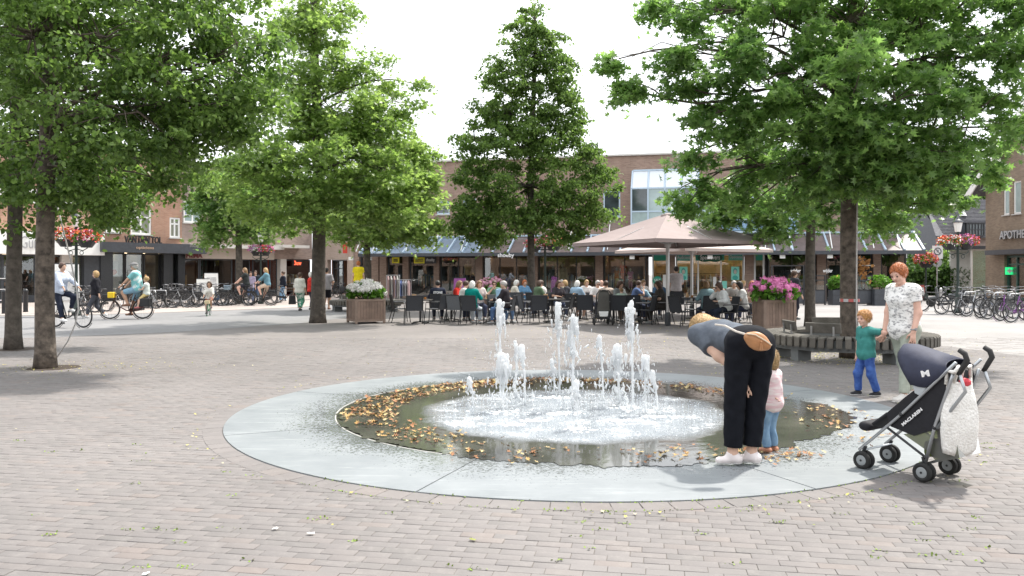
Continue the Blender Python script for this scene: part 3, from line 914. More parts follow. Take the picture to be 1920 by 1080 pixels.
# grey asphalt / setts street and the shopping footway beyond
def sheet(name, pts, z, m):
    v = [gp(*p) for p in pts]; v = [(q.x, q.y, z) for q in v]
    return tag(MB().add(v, [tuple(range(len(v)))]).build(name, m), kind='structure')
m_street = paving_mat('grey_street_setts', (0.183, 0.181, 0.183), (0.211, 0.208, 0.211), (0.2, 0.2, 0.2), 0.5, rough=0.75)
m_foot = paving_mat('pale_footway_brick', (0.333, 0.287, 0.264), (0.374, 0.327, 0.299), (0.267, 0.238, 0.215), 0.9)
m_sunlit = paving_mat('paving_painted_sunlit', (0.25, 0.238, 0.232), (0.275, 0.262, 0.255), (0.22, 0.21, 0.20), 0.3)  # same paving as the plaza, sunlight put into a paler colour
sheet('street', [(-260, 640), (-260, 592), (100, 592), (300, 587), (560, 577), (690, 564), (760, 566), (700, 590), (560, 606), (330, 622), (100, 632)], -0.004, m_street)
sheet('footway', [(-300, 591), (-300, 556), (250, 550), (560, 545), (655, 545), (690, 563), (560, 576), (300, 586), (100, 591)], 0.0, m_foot)
sheet('pavement', [(1440, 640), (1485, 585), (1440, 572), (1700, 571), (1760, 553), (2060, 553), (2300, 600), (2300, 700), (1900, 665), (1700, 640)], 0.0005, m_sunlit)  # right-hand ground sheet, its paler colour paints the sunlit area

# ------------------------------------------------------------------ fountain: stone ring, wet basin
def ring_mat():
    m = bpy.data.materials.new('bluestone'); m.use_nodes = True
    t = m.node_tree; b = t.nodes['Principled BSDF']
    g_ = t.nodes.new('ShaderNodeNewGeometry')
    vm = NN(t, 'ShaderNodeVectorMath', operation='SUBTRACT'); vm.inputs[1].default_value = (FC.x, FC.y, 0); t.links.new(g_.outputs['Position'], vm.inputs[0])
    ln = NN(t, 'ShaderNodeVectorMath', operation='LENGTH'); t.links.new(vm.outputs[0], ln.inputs[0])
    # dry stone colour with scratches
    nz = NN(t, 'ShaderNodeTexNoise', Scale=1.6, Detail=8.0, Roughness=0.65); t.links.new(g_.outputs['Position'], nz.inputs['Vector'])
    cr = t.nodes.new('ShaderNodeValToRGB'); cr.color_ramp.elements[0].position = 0.3; cr.color_ramp.elements[0].color = (0.175, 0.192, 0.203, 1)
    cr.color_ramp.elements[1].position = 0.72; cr.color_ramp.elements[1].color = (0.245, 0.262, 0.273, 1); t.links.new(nz.outputs['Fac'], cr.inputs['Fac'])
    mp = NN(t, 'ShaderNodeMapping'); mp.inputs['Rotation'].default_value = (0, 0, 0.7); mp.inputs['Scale'].default_value = (0.7, 14, 1); t.links.new(g_.outputs['Position'], mp.inputs['Vector'])
    sc = NN(t, 'ShaderNodeTexNoise', Scale=1.5, Detail=5.0, Roughness=0.8); t.links.new(mp.outputs[0], sc.inputs['Vector'])
    sr = NN(t, 'ShaderNodeMapRange'); sr.inputs['From Min'].default_value = 0.56; sr.inputs['From Max'].default_value = 0.70; sr.inputs['To Max'].default_value = 0.75; t.links.new(sc.outputs['Fac'], sr.inputs['Value'])
    m1 = NN(t, 'ShaderNodeMixRGB'); m1.inputs['Color2'].default_value = (0.45, 0.47, 0.47, 1); t.links.new(sr.outputs[0], m1.inputs['Fac']); t.links.new(cr.outputs[0], m1.inputs['Color1'])
    # splash specks: dense near the water
    sp = NN(t, 'ShaderNodeTexNoise', Scale=42.0, Detail=3.0, Roughness=0.7); t.links.new(g_.outputs['Position'], sp.inputs['Vector'])
    sp2 = NN(t, 'ShaderNodeTexNoise', Scale=1.1, Detail=3.0); t.links.new(g_.outputs['Position'], sp2.inputs['Vector'])
    rr = NN(t, 'ShaderNodeMapRange'); rr.inputs['From Min'].default_value = 2.55; rr.inputs['From Max'].default_value = 3.5; rr.inputs['To Min'].default_value = 0.20; rr.inputs['To Max'].default_value = -0.17
    t.links.new(ln.outputs['Value'], rr.inputs['Value'])
    a1 = NN(t, 'ShaderNodeMath', operation='ADD'); t.links.new(sp.outputs['Fac'], a1.inputs[0]); t.links.new(rr.outputs[0], a1.inputs[1])
    ml = NN(t, 'ShaderNodeMath', operation='MULTIPLY_ADD'); ml.inputs[1].default_value = 0.35; t.links.new(sp2.outputs['Fac'], ml.inputs[0]); t.links.new(a1.outputs[0], ml.inputs[2])
    wt = NN(t, 'ShaderNodeMapRange'); wt.inputs['From Min'].default_value = 0.74; wt.inputs['From Max'].default_value = 0.80; t.links.new(ml.outputs[0], wt.inputs['Value'])
    m2 = NN(t, 'ShaderNodeMixRGB'); m2.inputs['Color2'].default_value = (0.14, 0.15, 0.15, 1); t.links.new(wt.outputs[0], m2.inputs['Fac']); t.links.new(m1.outputs[0], m2.inputs['Color1'])
    t.links.new(m2.outputs[0], b.inputs['Base Color'])
    ro = NN(t, 'ShaderNodeMapRange'); ro.inputs['To Min'].default_value = 0.5; ro.inputs['To Max'].default_value = 0.08; t.links.new(wt.outputs[0], ro.inputs['Value']); t.links.new(ro.outputs[0], b.inputs['Roughness'])
    bp = NN(t, 'ShaderNodeBump', Strength=0.15, Distance=0.004); t.links.new(sp.outputs['Fac'], bp.inputs['Height']); t.links.new(bp.outputs[0], b.inputs['Normal'])
    return m
m_stone = ring_mat()
fountain = thing('fountain_basin', 'round flat fountain basin of grey bluestone slabs with dark wet centre', 'fountain', FC)
def arc_slab(a0, a1, r0, r1, z0, z1, n=18):
    m = MB(); vs = []
    for i in range(n + 1):
        a = a0 + (a1 - a0) * i / n
        for r, z in ((r0, z0), (r1, z0), (r1, z1), (r0, z1)): vs.append((r * math.cos(a), r * math.sin(a), z))
    fs = []
    for i in range(n):
        for k in range(4): fs.append((i * 4 + k, i * 4 + (k + 1) % 4, i * 4 + 4 + (k + 1) % 4, i * 4 + 4 + k))
    fs += [(3, 2, 1, 0), (n * 4, n * 4 + 1, n * 4 + 2, n * 4 + 3)]
    return m.add(vs, fs)
joint = 0.006
for k in range(8):
    a0 = math.radians(-66 + 45 * k); a1 = a0 + PI / 4
    arc_slab(a0 + joint / 3.2, a1 - joint / 3.2, R_IN + 0.006, R_OUT, -0.03, 0.010).build('stone_slab', m_stone, fountain)
MB().lathe([(R_OUT + 0.001, -0.01), (R_OUT + 0.001, -0.003), (0.01, -0.003)], n=64).build('bedding', mat('dark_joint', (0.16, 0.16, 0.15), rough=0.9), fountain)
m_wetstone = mat('wet_dark_granite', (0.06, 0.06, 0.05), rough=0.2, nscale=3, namt=0.5)
for k in range(8):
    a0 = math.radians(-66 + 45 * k); a1 = a0 + PI / 4
    arc_slab(a0 + 0.002, a1 - 0.002, 0.05, R_IN - 0.004, -0.03, 0.006, 14).build('basin_slab', m_wetstone, fountain)
m_strip = mat('pale_steel_strip', (0.5, 0.49, 0.46), rough=0.45, metal=0.3)
arc_slab(0, 2 * PI - 0.0001, R_IN - 0.01, R_IN + 0.004, 0.0, 0.0125, 96).build('edge_strip', m_strip, fountain)
for k in (-66, -111, -156, -21, 24):
    a = math.radians(k); d = Vector((math.cos(a), math.sin(a), 0))
    MB().bar(d * 1.55 + Vector((0, 0, 0.009)), d * (R_IN - 0.012) + Vector((0, 0, 0.009)), 0.011, 0.0075).build('joint_strip', m_strip, fountain)

def water_mat():
    m = bpy.data.materials.new('fountain_water'); m.use_nodes = True
    t = m.node_tree; b = t.nodes['Principled BSDF']
    g_ = t.nodes.new('ShaderNodeNewGeometry')
    vm = NN(t, 'ShaderNodeVectorMath', operation='SUBTRACT'); vm.inputs[1].default_value = (FC.x + 0.05, FC.y - 0.2, 0); t.links.new(g_.outputs['Position'], vm.inputs[0])
    ln = NN(t, 'ShaderNodeVectorMath', operation='LENGTH'); t.links.new(vm.outputs[0], ln.inputs[0])
    # ragged edge of the churned zone
    ne = NN(t, 'ShaderNodeTexNoise', Scale=2.0, Detail=5.0); t.links.new(g_.outputs['Position'], ne.inputs['Vector'])
    me = NN(t, 'ShaderNodeMath', operation='MULTIPLY_ADD'); me.inputs[1].default_value = 0.45; t.links.new(ne.outputs['Fac'], me.inputs[0]); t.links.new(ln.outputs['Value'], me.inputs[2])
    ch = NN(t, 'ShaderNodeMapRange'); ch.inputs['From Min'].default_value = 1.98; ch.inputs['From Max'].default_value = 1.72; t.links.new(me.outputs[0], ch.inputs['Value'])
    fn = NN(t, 'ShaderNodeTexNoise', Scale=38.0, Detail=4.0, Roughness=0.75); t.links.new(g_.outputs['Position'], fn.inputs['Vector'])
    fl = NN(t, 'ShaderNodeTexNoise', Scale=3.2, Detail=5.0); t.links.new(g_.outputs['Position'], fl.inputs['Vector'])
    fa = NN(t, 'ShaderNodeMath', operation='MULTIPLY_ADD'); fa.inputs[1].default_value = 0.7; t.links.new(fl.outputs['Fac'], fa.inputs[0]); t.links.new(fn.outputs['Fac'], fa.inputs[2])
    fr = NN(t, 'ShaderNodeMapRange'); fr.inputs['From Min'].default_value = 0.88; fr.inputs['From Max'].default_value = 1.12; t.links.new(fa.outputs[0], fr.inputs['Value'])
    fm = NN(t, 'ShaderNodeMath', operation='MULTIPLY'); t.links.new(fr.outputs[0], fm.inputs[0]); t.links.new(ch.outputs[0], fm.inputs[1])
    dirt = NN(t, 'ShaderNodeTexNoise', Scale=1.3, Detail=6.0); t.links.new(g_.outputs['Position'], dirt.inputs['Vector'])
    dc = t.nodes.new('ShaderNodeValToRGB'); dc.color_ramp.elements[0].position = 0.35; dc.color_ramp.elements[0].color = (0.05, 0.05, 0.045, 1)
    dc.color_ramp.elements[1].position = 0.7; dc.color_ramp.elements[1].color = (0.095, 0.095, 0.08, 1); t.links.new(dirt.outputs['Fac'], dc.inputs['Fac'])
    mx1 = NN(t, 'ShaderNodeMixRGB'); mx1.inputs['Color2'].default_value = (0.22, 0.245, 0.27, 1); t.links.new(ch.outputs[0], mx1.inputs['Fac']); t.links.new(dc.outputs[0], mx1.inputs['Color1'])
    mx2 = NN(t, 'ShaderNodeMixRGB'); mx2.inputs['Color2'].default_value = (0.86, 0.88, 0.9, 1); t.links.new(fm.outputs[0], mx2.inputs['Fac']); t.links.new(mx1.outputs[0], mx2.inputs['Color1'])
    t.links.new(mx2.outputs[0], b.inputs['Base Color'])
    ro = NN(t, 'ShaderNodeMapRange'); ro.inputs['To Min'].default_value = 0.04; ro.inputs['To Max'].default_value = 0.35; t.links.new(fm.outputs[0], ro.inputs['Value']); t.links.new(ro.outputs[0], b.inputs['Roughness'])
    b.inputs['IOR'].default_value = 1.33; b.inputs['Specular IOR Level'].default_value = 0.6
    # waves
    w1 = NN(t, 'ShaderNodeTexNoise', Scale=9.0, Detail=3.0); t.links.new(g_.outputs['Position'], w1.inputs['Vector'])
    s1 = NN(t, 'ShaderNodeMapRange'); s1.inputs['To Min'].default_value = 0.035; s1.inputs['To Max'].default_value = 0.5; t.links.new(ch.outputs[0], s1.inputs['Value'])
    b1 = NN(t, 'ShaderNodeBump', Distance=0.03); t.links.new(w1.outputs['Fac'], b1.inputs['Height']); t.links.new(s1.outputs[0], b1.inputs['Strength'])
    s2 = NN(t, 'ShaderNodeMapRange'); s2.inputs['To Min'].default_value = 0.02; s2.inputs['To Max'].default_value = 0.8; t.links.new(ch.outputs[0], s2.inputs['Value'])
    b2 = NN(t, 'ShaderNodeBump', Distance=0.01); t.links.new(fn.outputs['Fac'], b2.inputs['Height']); t.links.new(s2.outputs[0], b2.inputs['Strength']); t.links.new(b1.outputs[0], b2.inputs['Normal'])
    t.links.new(b2.outputs[0], b.inputs['Normal'])
    return m
m_film = water_mat()
vs = [(0, 0, 0)]; N = 900; rings = [0.6, 1.2, 1.8, 2.3]
def film_r(a):
    d = math.degrees(a); d = (d + 180) % 360 - 180
    r = 2.585 + 0.5 * math.exp(-((d + 6) / 24.0) ** 2) + 0.2 * math.exp(-((d + 75) / 30.0) ** 2)
    return r + 0.07 * mnoise.noise(Vector((math.cos(a) * 5, math.sin(a) * 5, 0))) + 0.07 * mnoise.noise(Vector((math.cos(a) * 17, math.sin(a) * 17, 3))) + 0.07 * mnoise.noise(Vector((math.cos(a) * 60, math.sin(a) * 60, 5)))
for q in range(5):
    for i in range(N):
        a = 2 * PI * i / N; r = rings[q] if q < 4 else film_r(a)
        vs.append((r * math.cos(a), r * math.sin(a), 0.0005 if q < 4 else 0.0))
fs = [(0, 1 + i, 1 + (i + 1) % N) for i in range(N)]
for q in range(4):
    for i in range(N): fs.append((1 + q * N + i, 1 + (q + 1) * N + i, 1 + (q + 1) * N + (i + 1) % N, 1 + q * N + (i + 1) % N))
water = tag(MB().add(vs, fs).build('water', m_film, None, True), kind='structure'); water.location = (FC.x, FC.y, 0.0145)

# ------------------------------------------------------------------ facades
class Fac:
    def __init__(s, A, B, name, label, cat='building'):
        s.A = Vector((A[0], A[1], 0)); s.B = Vector((B[0], B[1], 0)); s.d = (s.B - s.A).normalized(); s.n = Vector((-s.d.y, s.d.x, 0))
        s.root = thing(name, label, cat, s.A, math.atan2(s.d.y, s.d.x)) if name else None
        s.L = (s.B - s.A).length
    def u(s, px, d=0.0):
        k = (px - 960) / F; a = s.A + s.n * d
        return (k * a.y - a.x) / (s.d.x - k * s.d.y)
    def z(s, px, py, d=0.0):
        a = s.A + s.n * d; Y = a.y + s.u(px, d) * s.d.y
        return H0 + (YH - py) / F * Y
    def W(s, u, d=0.0, z=0.0):
        return s.A + s.d * u + s.n * d + Vector((0, 0, z))
    def rect(s, x0, y0, x1, y1, d=0.0):
        xm = (x0 + x1) / 2
        return s.u(x0, d), s.u(x1, d), s.z(xm, y1, d), s.z(xm, y0, d)
def holes_wall(m, u0, u1, z0, z1, holes, t=0.3, y0=0.0, mi=0):
    us = sorted(set([u0, u1] + [h[i] for h in holes for i in (0, 1) if u0 < h[i] < u1])); zs = sorted(set([z0, z1] + [h[i] for h in holes for i in (2, 3) if z0 < h[i] < z1]))
    for a, b in zip(us[:-1], us[1:]):
        run = None
        for c, d in zip(zs[:-1], zs[1:]):
            cu, cz = (a + b) / 2, (c + d) / 2
            solid = not any(h[0] < cu < h[1] and h[2] < cz < h[3] for h in holes)
            if solid and run is None: run = c
            if (not solid) and run is not None:
                m.box(((a + b) / 2, y0 + t / 2, (run + c) / 2), (b - a, t, c - run), mi=mi); run = None
        if run is not None: m.box(((a + b) / 2, y0 + t / 2, (run + z1) / 2), (b - a, t, z1 - run), mi=mi)
    return m
def window(root, r, cols=1, rows=1, frame=0.06, depth=0.06, y=0.08, fm=None, gm=None, name='window', sill=True, split=None, lite=None):
    u0, u1, z0, z1 = r; m = MB(); f = frame
    m.box((u0 + f / 2, y, (z0 + z1) / 2), (f, depth, z1 - z0)); m.box((u1 - f / 2, y, (z0 + z1) / 2), (f, depth, z1 - z0))
    m.box(((u0 + u1) / 2, y, z0 + f / 2), (u1 - u0 - 2 * f, depth, f)); m.box(((u0 + u1) / 2, y, z1 - f / 2), (u1 - u0 - 2 * f, depth, f))
    for i in range(1, cols):
        x = u0 + (u1 - u0) * i / cols; m.box((x, y, (z0 + z1) / 2), (f * 0.8, depth * 0.9, z1 - z0 - 2 * f))
    for s_ in (split if split is not None else [i / rows for i in range(1, rows)]):
        m.box(((u0 + u1) / 2, y, z0 + (z1 - z0) * s_), (u1 - u0 - 2 * f, depth * 0.8, f * 0.8))
    fr = m.build(name, fm, root)
    for i in range(cols):
        a = u0 + (u1 - u0) * i / cols + f * 0.4; b = u0 + (u1 - u0) * (i + 1) / cols - f * 0.4
        MB().box(((a + b) / 2, y + 0.02, (z0 + z1) / 2), (b - a, 0.012, z1 - z0 - f)).build('pane', gm, fr)
    if sill: MB().box(((u0 + u1) / 2, y - 0.08, z0 - 0.03), (u1 - u0 + 0.12, 0.2, 0.06)).build('sill', MATS.get('stone_sill') or mat('stone_sill', (0.5, 0.49, 0.47), 0.7), fr)
    return fr
m_white = mat('white_paint', (0.78, 0.78, 0.76), 0.5, nscale=3, namt=0.05)
m_blue = mat('blue_steel_frame', (0.22, 0.36, 0.52), 0.45)
m_bluelt = mat('pale_blue_frame', (0.45, 0.56, 0.66), 0.45)
m_black = mat('black_paint', (0.018, 0.019, 0.022), 0.4, nscale=5, namt=0.3)
m_dgrey = mat('anthracite', (0.05, 0.055, 0.065), 0.45, nscale=6, namt=0.2)
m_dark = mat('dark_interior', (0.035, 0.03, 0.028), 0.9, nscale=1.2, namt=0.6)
m_oglass = mat('upper_window_glass', (0.05, 0.065, 0.07), 0.06, nscale=0.7, namt=0.6, spec=0.9)
m_ogreen = mat('greenish_obscure_glass', (0.33, 0.42, 0.42), 0.15, spec=0.8, nscale=0.6, namt=0.25)
m_skyglass = mat('sloped_glazing', (0.62, 0.66, 0.70), 0.12, spec=0.8)
m_sglass = glass_mat('shop_glass', (0.86, 0.9, 0.89), 0.01, 0.2, 0.04)
m_brick_c = brick_mat('brown_brick', (0.245, 0.158, 0.119), (0.324, 0.223, 0.173), (0.297, 0.264, 0.231))
m_brick_o = brick_mat('orange_brick', (0.338, 0.173, 0.108), (0.418, 0.238, 0.158), (0.363, 0.317, 0.277))
m_brick_g = brick_mat('mauve_brick', (0.245, 0.180, 0.155), (0.331, 0.252, 0.216), (0.304, 0.277, 0.251))
m_brick_y = brick_mat('grey_yellow_brick', (0.216, 0.162, 0.115), (0.288, 0.223, 0.162), (0.238, 0.211, 0.178))
m_brick_p = brick_mat('pale_brick', (0.432, 0.338, 0.274), (0.490, 0.396, 0.331), (0.409, 0.370, 0.330))
m_roofpitch = mat('bitumen_roof', (0.12, 0.12, 0.12), 0.9)
m_conc = mat('concrete_band', (0.55, 0.53, 0.5), 0.8, nscale=2, namt=0.1)
def emat(name, col, e):
    return mat(name, col, 0.5, emit=e)

def shop_interior(root, u0, u1, z1, y0, depth, wallc, glow=0.0, items='shelves', seed=0):
    """open room behind a shop window: floor, ceiling, back wall, goods"""
    r = random.Random(seed)
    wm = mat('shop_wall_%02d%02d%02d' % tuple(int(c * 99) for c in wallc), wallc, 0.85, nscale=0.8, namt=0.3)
    m = MB(); m.box(((u0 + u1) / 2, y0 + depth, z1 / 2), (u1 - u0, 0.05, z1)); m.box((u0 + 0.03, y0 + depth / 2, z1 / 2), (0.05, depth - 0.06, z1)); m.box((u1 - 0.03, y0 + depth / 2, z1 / 2), (0.05, depth - 0.06, z1))
    m.box(((u0 + u1) / 2, y0 + depth / 2, 0.04), (u1 - u0 - 0.12, depth - 0.06, 0.06)); m.box(((u0 + u1) / 2, y0 + depth / 2, z1 + 0.03), (u1 - u0, depth, 0.05))
    room = m.build('shop_room', wm, root)
    if glow:
        for i in range(max(1, int((u1 - u0) / 1.3))):
            MB().box((min(u0 + 0.5 + i * 1.3, u1 - 0.3), y0 + depth * 0.55, z1 - 0.06), (0.5, 0.12, 0.03)).build('ceiling_lamp', emat('shop_lamp_%d' % int(glow * 10), (1.0, 0.78, 0.5), glow * 14), room)
    pal = [(0.5, 0.2, 0.1), (0.6, 0.5, 0.35), (0.2, 0.25, 0.35), (0.7, 0.68, 0.62), (0.12, 0.1, 0.1), (0.55, 0.3, 0.12), (0.3, 0.32, 0.2)]
    if items == 'none': return room
    m = MB()
    for k in range(int((u1 - u0) * 2.2)):
        x = u0 + 0.25 + r.random() * (u1 - u0 - 0.5); yy = y0 + 0.5 + r.random() * (depth - 0.8); hh = r.uniform(0.5, 1.7)
        if r.random() < 0.45:
            for s_ in range(3): m.box((x, yy, 0.35 + s_ * 0.5), (0.7, 0.3, 0.04), mi=0)
            for s_ in range(7): m.box((x - 0.28 + s_ * 0.09, yy, 0.47 + (s_ % 3) * 0.5), (0.07, 0.2, r.uniform(0.1, 0.25)), mi=1 + r.randrange(6))
        else:
            for s_ in range(8): m.box((x - 0.3 + s_ * 0.08, yy, 1.1), (0.045, 0.3, r.uniform(0.6, 0.9)), mi=1 + r.randrange(6))
            m.box((x, yy, 1.58), (0.75, 0.03, 0.03), mi=0)
    mm = [m_black] + [mat('goods_%d' % i, c, 0.8) for i, c in enumerate(pal)]
    m.build('goods', mm, room)
    return room

# --- centre row of shops
E0, E1 = Vector((-9.3, 50.17, 0)), Vector((22.1, 43.0, 0))
dE = (E1 - E0).normalized(); nE = Vector((-dE.y, dE.x, 0)); CD = 2.2
C0, C1 = E0 + nE * CD, E1 + nE * CD
CF = Fac(C0, C1, 'brick_shop_building', 'long brown brick building with blue framed windows above a row of shops')
R = CF.root; u_l = 0.0; u_r = CF.u(1702); ztop = 8.75
zc = 3.95
win1 = CF.rect(1131, 357, 1163, 407); win2 = CF.rect(819, 377, 843, 402); win3 = CF.rect(868, 372, 893, 402); win4 = CF.rect(1497, 350, 1515, 410)
bay = (CF.u(1186), CF.u(1310), zc + 0.02, CF.z(1250, 318)); bay2 = (CF.u(1310), CF.u(1491), zc + 0.02, CF.z(1400, 372))
m = holes_wall(MB(), u_l, u_r, 3.3, ztop, [win1, win2, win3, win4, bay, bay2])
m.build('wall', m_brick_c, R)
for x_ in (u_r - 0.15, u_l + 0.15): MB().box((x_, 5.2, ztop / 2), (0.3, 9.8, ztop)).build('side_wall', m_brick_c, R)
MB().box(((u_l + u_r) / 2, 5.0, ztop - 0.1), (u_r - u_l - 0.62, 9.4, 0.15)).build('roof', m_roofpitch, R)
MB().box(((u_l + u_r) / 2, 0.1, ztop + 0.05), (u_r - u_l + 0.1, 0.5, 0.1)).build('parapet_coping', m_conc, R)
MB().box(((u_l + u_r) / 2, 3.2, 5.6), (u_r - u_l - 0.7, 0.1, 5.9)).build('inner_wall', m_dark, R)
for w_, c_ in ((win1, 1), (win2, 1), (win3, 1), (win4, 1)): window(R, w_, c_, 1, 0.09, fm=m_bluelt, gm=m_oglass)
# dark soldier panel under window
MB().box(((win1[0] + win1[1]) / 2, -0.02, win1[2] - 0.75), (win1[1] - win1[0] + 0.1, 0.06, 1.2)).build('brick_panel', m_brick_g, R)
# bay with sloped glazing
bz = CF.z(1250, 355); b0, b1 = bay[0], bay[1]
bf = MB()
nb2 = 4
for i in range(nb2 + 1):
    x = b0 + (b1 - b0) * i / nb2
    bf.bar((x, -0.9, bz), (x, 0.05, bay[3]), 0.08, 0.08); bf.box((x, -0.9, (bz + zc) / 2), (0.09, 0.09, bz - zc))
for z_ in (zc + 0.05, zc + 0.6, CF.z(1250, 398), bz): bf.box(((b0 + b1) / 2, -0.9, z_), (b1 - b0 - 0.1, 0.07, 0.09))
bf.box(((b0 + b1) / 2, 0.0, bay[3]), (b1 - b0 - 0.1, 0.07, 0.09))
bay_o = bf.build('bay_window', m_bluelt, R)
zs_ = [zc + 0.1, zc + 0.6, CF.z(1250, 398), bz]
for i in range(nb2):
    a = b0 + (b1 - b0) * i / nb2 + 0.05; c = b0 + (b1 - b0) * (i + 1) / nb2 - 0.05
    for k in range(3):
        MB().box(((a + c) / 2, -0.89, (zs_[k] + zs_[k + 1]) / 2), (c - a, 0.02, zs_[k + 1] - zs_[k] - 0.06)).build('pane', [m_blue, m_ogreen, (m_oglass if i in (0, 3) else m_ogreen)][k], bay_o)
    MB().bar(((a + c) / 2, -0.89, bz + 0.03), ((a + c) / 2, 0.04, bay[3] - 0.02), c - a, 0.02).build('roof_pane', m_skyglass, bay_o)
for x in (b0, b1): MB().prism([(-0.88, zc + 0.1), (-0.88, bz), (0.02, bay[3]), (0.02, zc + 0.1)], 'x', x - 0.01, x + 0.01).build('side_pane', m_skyglass, bay_o)
b0, b1 = bay2[0] + 0.06, bay2[1]; zt2 = bay2[3]; bf = MB(); nb3 = 6
for i in range(nb3 + 1): bf.box((b0 + (b1 - b0) * i / nb3, -0.88, (zt2 + zc) / 2), (0.09, 0.09, zt2 - zc))
for z_ in (zc + 0.05, zc + 0.75, CF.z(1400, 396), zt2): bf.box(((b0 + b1) / 2, -0.88, z_), (b1 - b0 - 0.1, 0.07, 0.09))
bf.box(((b0 + b1) / 2, -0.4, zt2 + 0.07), (b1 - b0 + 0.1, 1.05, 0.06)); bf.box((b1, -0.42, (zt2 + zc) / 2), (0.06, 0.83, zt2 - zc))
bo = bf.build('bay_window', m_bluelt, R); zs_ = [zc + 0.1, zc + 0.75, CF.z(1400, 396), zt2]
for i in range(nb3):
    a = b0 + (b1 - b0) * i / nb3 + 0.05; c = b0 + (b1 - b0) * (i + 1) / nb3 - 0.05
    for k in range(3): MB().box(((a + c) / 2, -0.87, (zs_[k] + zs_[k + 1]) / 2), (c - a, 0.02, zs_[k + 1] - zs_[k] - 0.06)).build('pane', [m_blue, m_ogreen, m_oglass][k], bo)
# ground floor: piers and shop windows
piers = [(668, 676), (699, 712), (714, 727), (757, 768), (815, 825), (893, 906), (1000, 1009), (1117, 1131), (1256, 1266), (1396, 1413), (1531, 1548), (1636, 1650)]
for a, b in piers:
    ua, ub = CF.u(a), CF.u(b)
    MB().box(((ua + ub) / 2, 0.0, 1.64), (ub - ua, 0.45, 3.28)).build('pier', m_brick_c, R)
m_fas = mat('fascia_dark', (0.03, 0.03, 0.035), 0.5)
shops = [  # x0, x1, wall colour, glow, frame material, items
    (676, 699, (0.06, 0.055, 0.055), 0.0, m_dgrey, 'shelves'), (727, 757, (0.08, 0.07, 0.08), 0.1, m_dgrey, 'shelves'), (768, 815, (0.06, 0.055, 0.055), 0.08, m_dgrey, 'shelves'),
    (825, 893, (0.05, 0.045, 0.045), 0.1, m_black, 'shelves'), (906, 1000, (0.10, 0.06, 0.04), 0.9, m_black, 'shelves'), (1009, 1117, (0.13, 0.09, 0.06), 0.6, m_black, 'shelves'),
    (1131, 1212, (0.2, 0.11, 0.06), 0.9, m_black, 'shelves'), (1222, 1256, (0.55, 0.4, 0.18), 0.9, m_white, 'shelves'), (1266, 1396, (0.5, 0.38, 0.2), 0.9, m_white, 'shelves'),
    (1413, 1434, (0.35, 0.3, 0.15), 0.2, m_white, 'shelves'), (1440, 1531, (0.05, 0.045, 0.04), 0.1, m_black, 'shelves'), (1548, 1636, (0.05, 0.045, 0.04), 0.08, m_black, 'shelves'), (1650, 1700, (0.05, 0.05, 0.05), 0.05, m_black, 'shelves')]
for i, (a, b, wc, gl, fm, it) in enumerate(shops):
    ua, ub = CF.u(a), CF.u(b); zt = 2.75
    fr = window(R, (ua + 0.02, ub - 0.02, 0.12, zt), max(1, round((ub - ua) / 1.25)), 1, 0.07 if fm is not m_white else 0.1, 0.08, 0.05, fm, m_sglass, 'shop_window', sill=False)
    MB().box(((ua + ub) / 2, 0.05, 0.06), (ub - ua, 0.2, 0.12)).build('plinth', m_dgrey, fr)
    MB().box(((ua + ub) / 2, 0.06, (zt + 3.3) / 2 + 0.005), (ub - ua - 0.02, 0.12, 3.29 - zt)).build('fascia', m_fas if fm is not m_white else mat('green_fascia', (0.02, 0.26, 0.17), 0.4), fr)
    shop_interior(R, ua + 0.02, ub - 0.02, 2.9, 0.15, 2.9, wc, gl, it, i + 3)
# green transoms of the optician
m_green = mat('optician_green', (0.02, 0.33, 0.22), 0.4); m_teal = mat('pale_teal_band', (0.10, 0.45, 0.36), 0.4)
for a, b in ((1222, 1256), (1266, 1300), (1300, 1362), (1362, 1396), (1413, 1434)):
    ua, ub = CF.u(a), CF.u(b)
    MB().box(((ua + ub) / 2, -0.02, 2.57), (ub - ua - 0.24, 0.05, 0.42)).build('transom_panel', m_teal if a in (1266, 1362) else m_green, R)
# --- glass canopy along the row
can = thing('glass_canopy', 'long sloping canopy of dark glass on pale blue rafters above the shopfronts', 'canopy', C0, math.atan2(dE.y, dE.x))
m_cglass = mat('smoked_canopy_glass', (0.16, 0.13, 0.125), 0.25, spec=0.5, nscale=0.8, namt=0.3)
m_cblue = mat('blue_canopy_glass', (0.19, 0.25, 0.32), 0.25, spec=0.6, nscale=0.8, namt=0.2)
ze, zw = 2.78, 3.85; ur2 = CF.u(1733, -CD); nr = 34
ul2 = -0.3
raf = MB().bar((0, -CD, ze + 0.08), (0, -0.02, zw + 0.08), 0.09, 0.12).build('rafter', m_bluelt, can)
for i in range(nr + 1):
    x = ul2 + (ur2 - ul2) * i / nr
    o = raf if i == 0 else raf.copy()
    if i: COL.objects.link(o)
    o.parent = can; o.location = (x, 0, 0)
for i in range(nr):
    a = ul2 + (ur2 - ul2) * i / nr + 0.05; b = ul2 + (ur2 - ul2) * (i + 1) / nr - 0.05
    MB().bar(((a + b) / 2, -CD, ze + 0.02), ((a + b) / 2, -0.02, zw + 0.02), b - a, 0.025).build('glass_panel', m_cblue if i < 8 else m_cglass, can)
MB().box(((ul2 + ur2) / 2, -CD - 0.06, ze - 0.04), (ur2 - ul2 + 0.1, 0.1, 0.2)).build('gutter', m_dgrey, can)
MB().box(((ul2 + ur2) / 2, -0.07, zw + 0.1), (ur2 - ul2, 0.08, 0.1)).build('ridge_rail', m_bluelt, can)
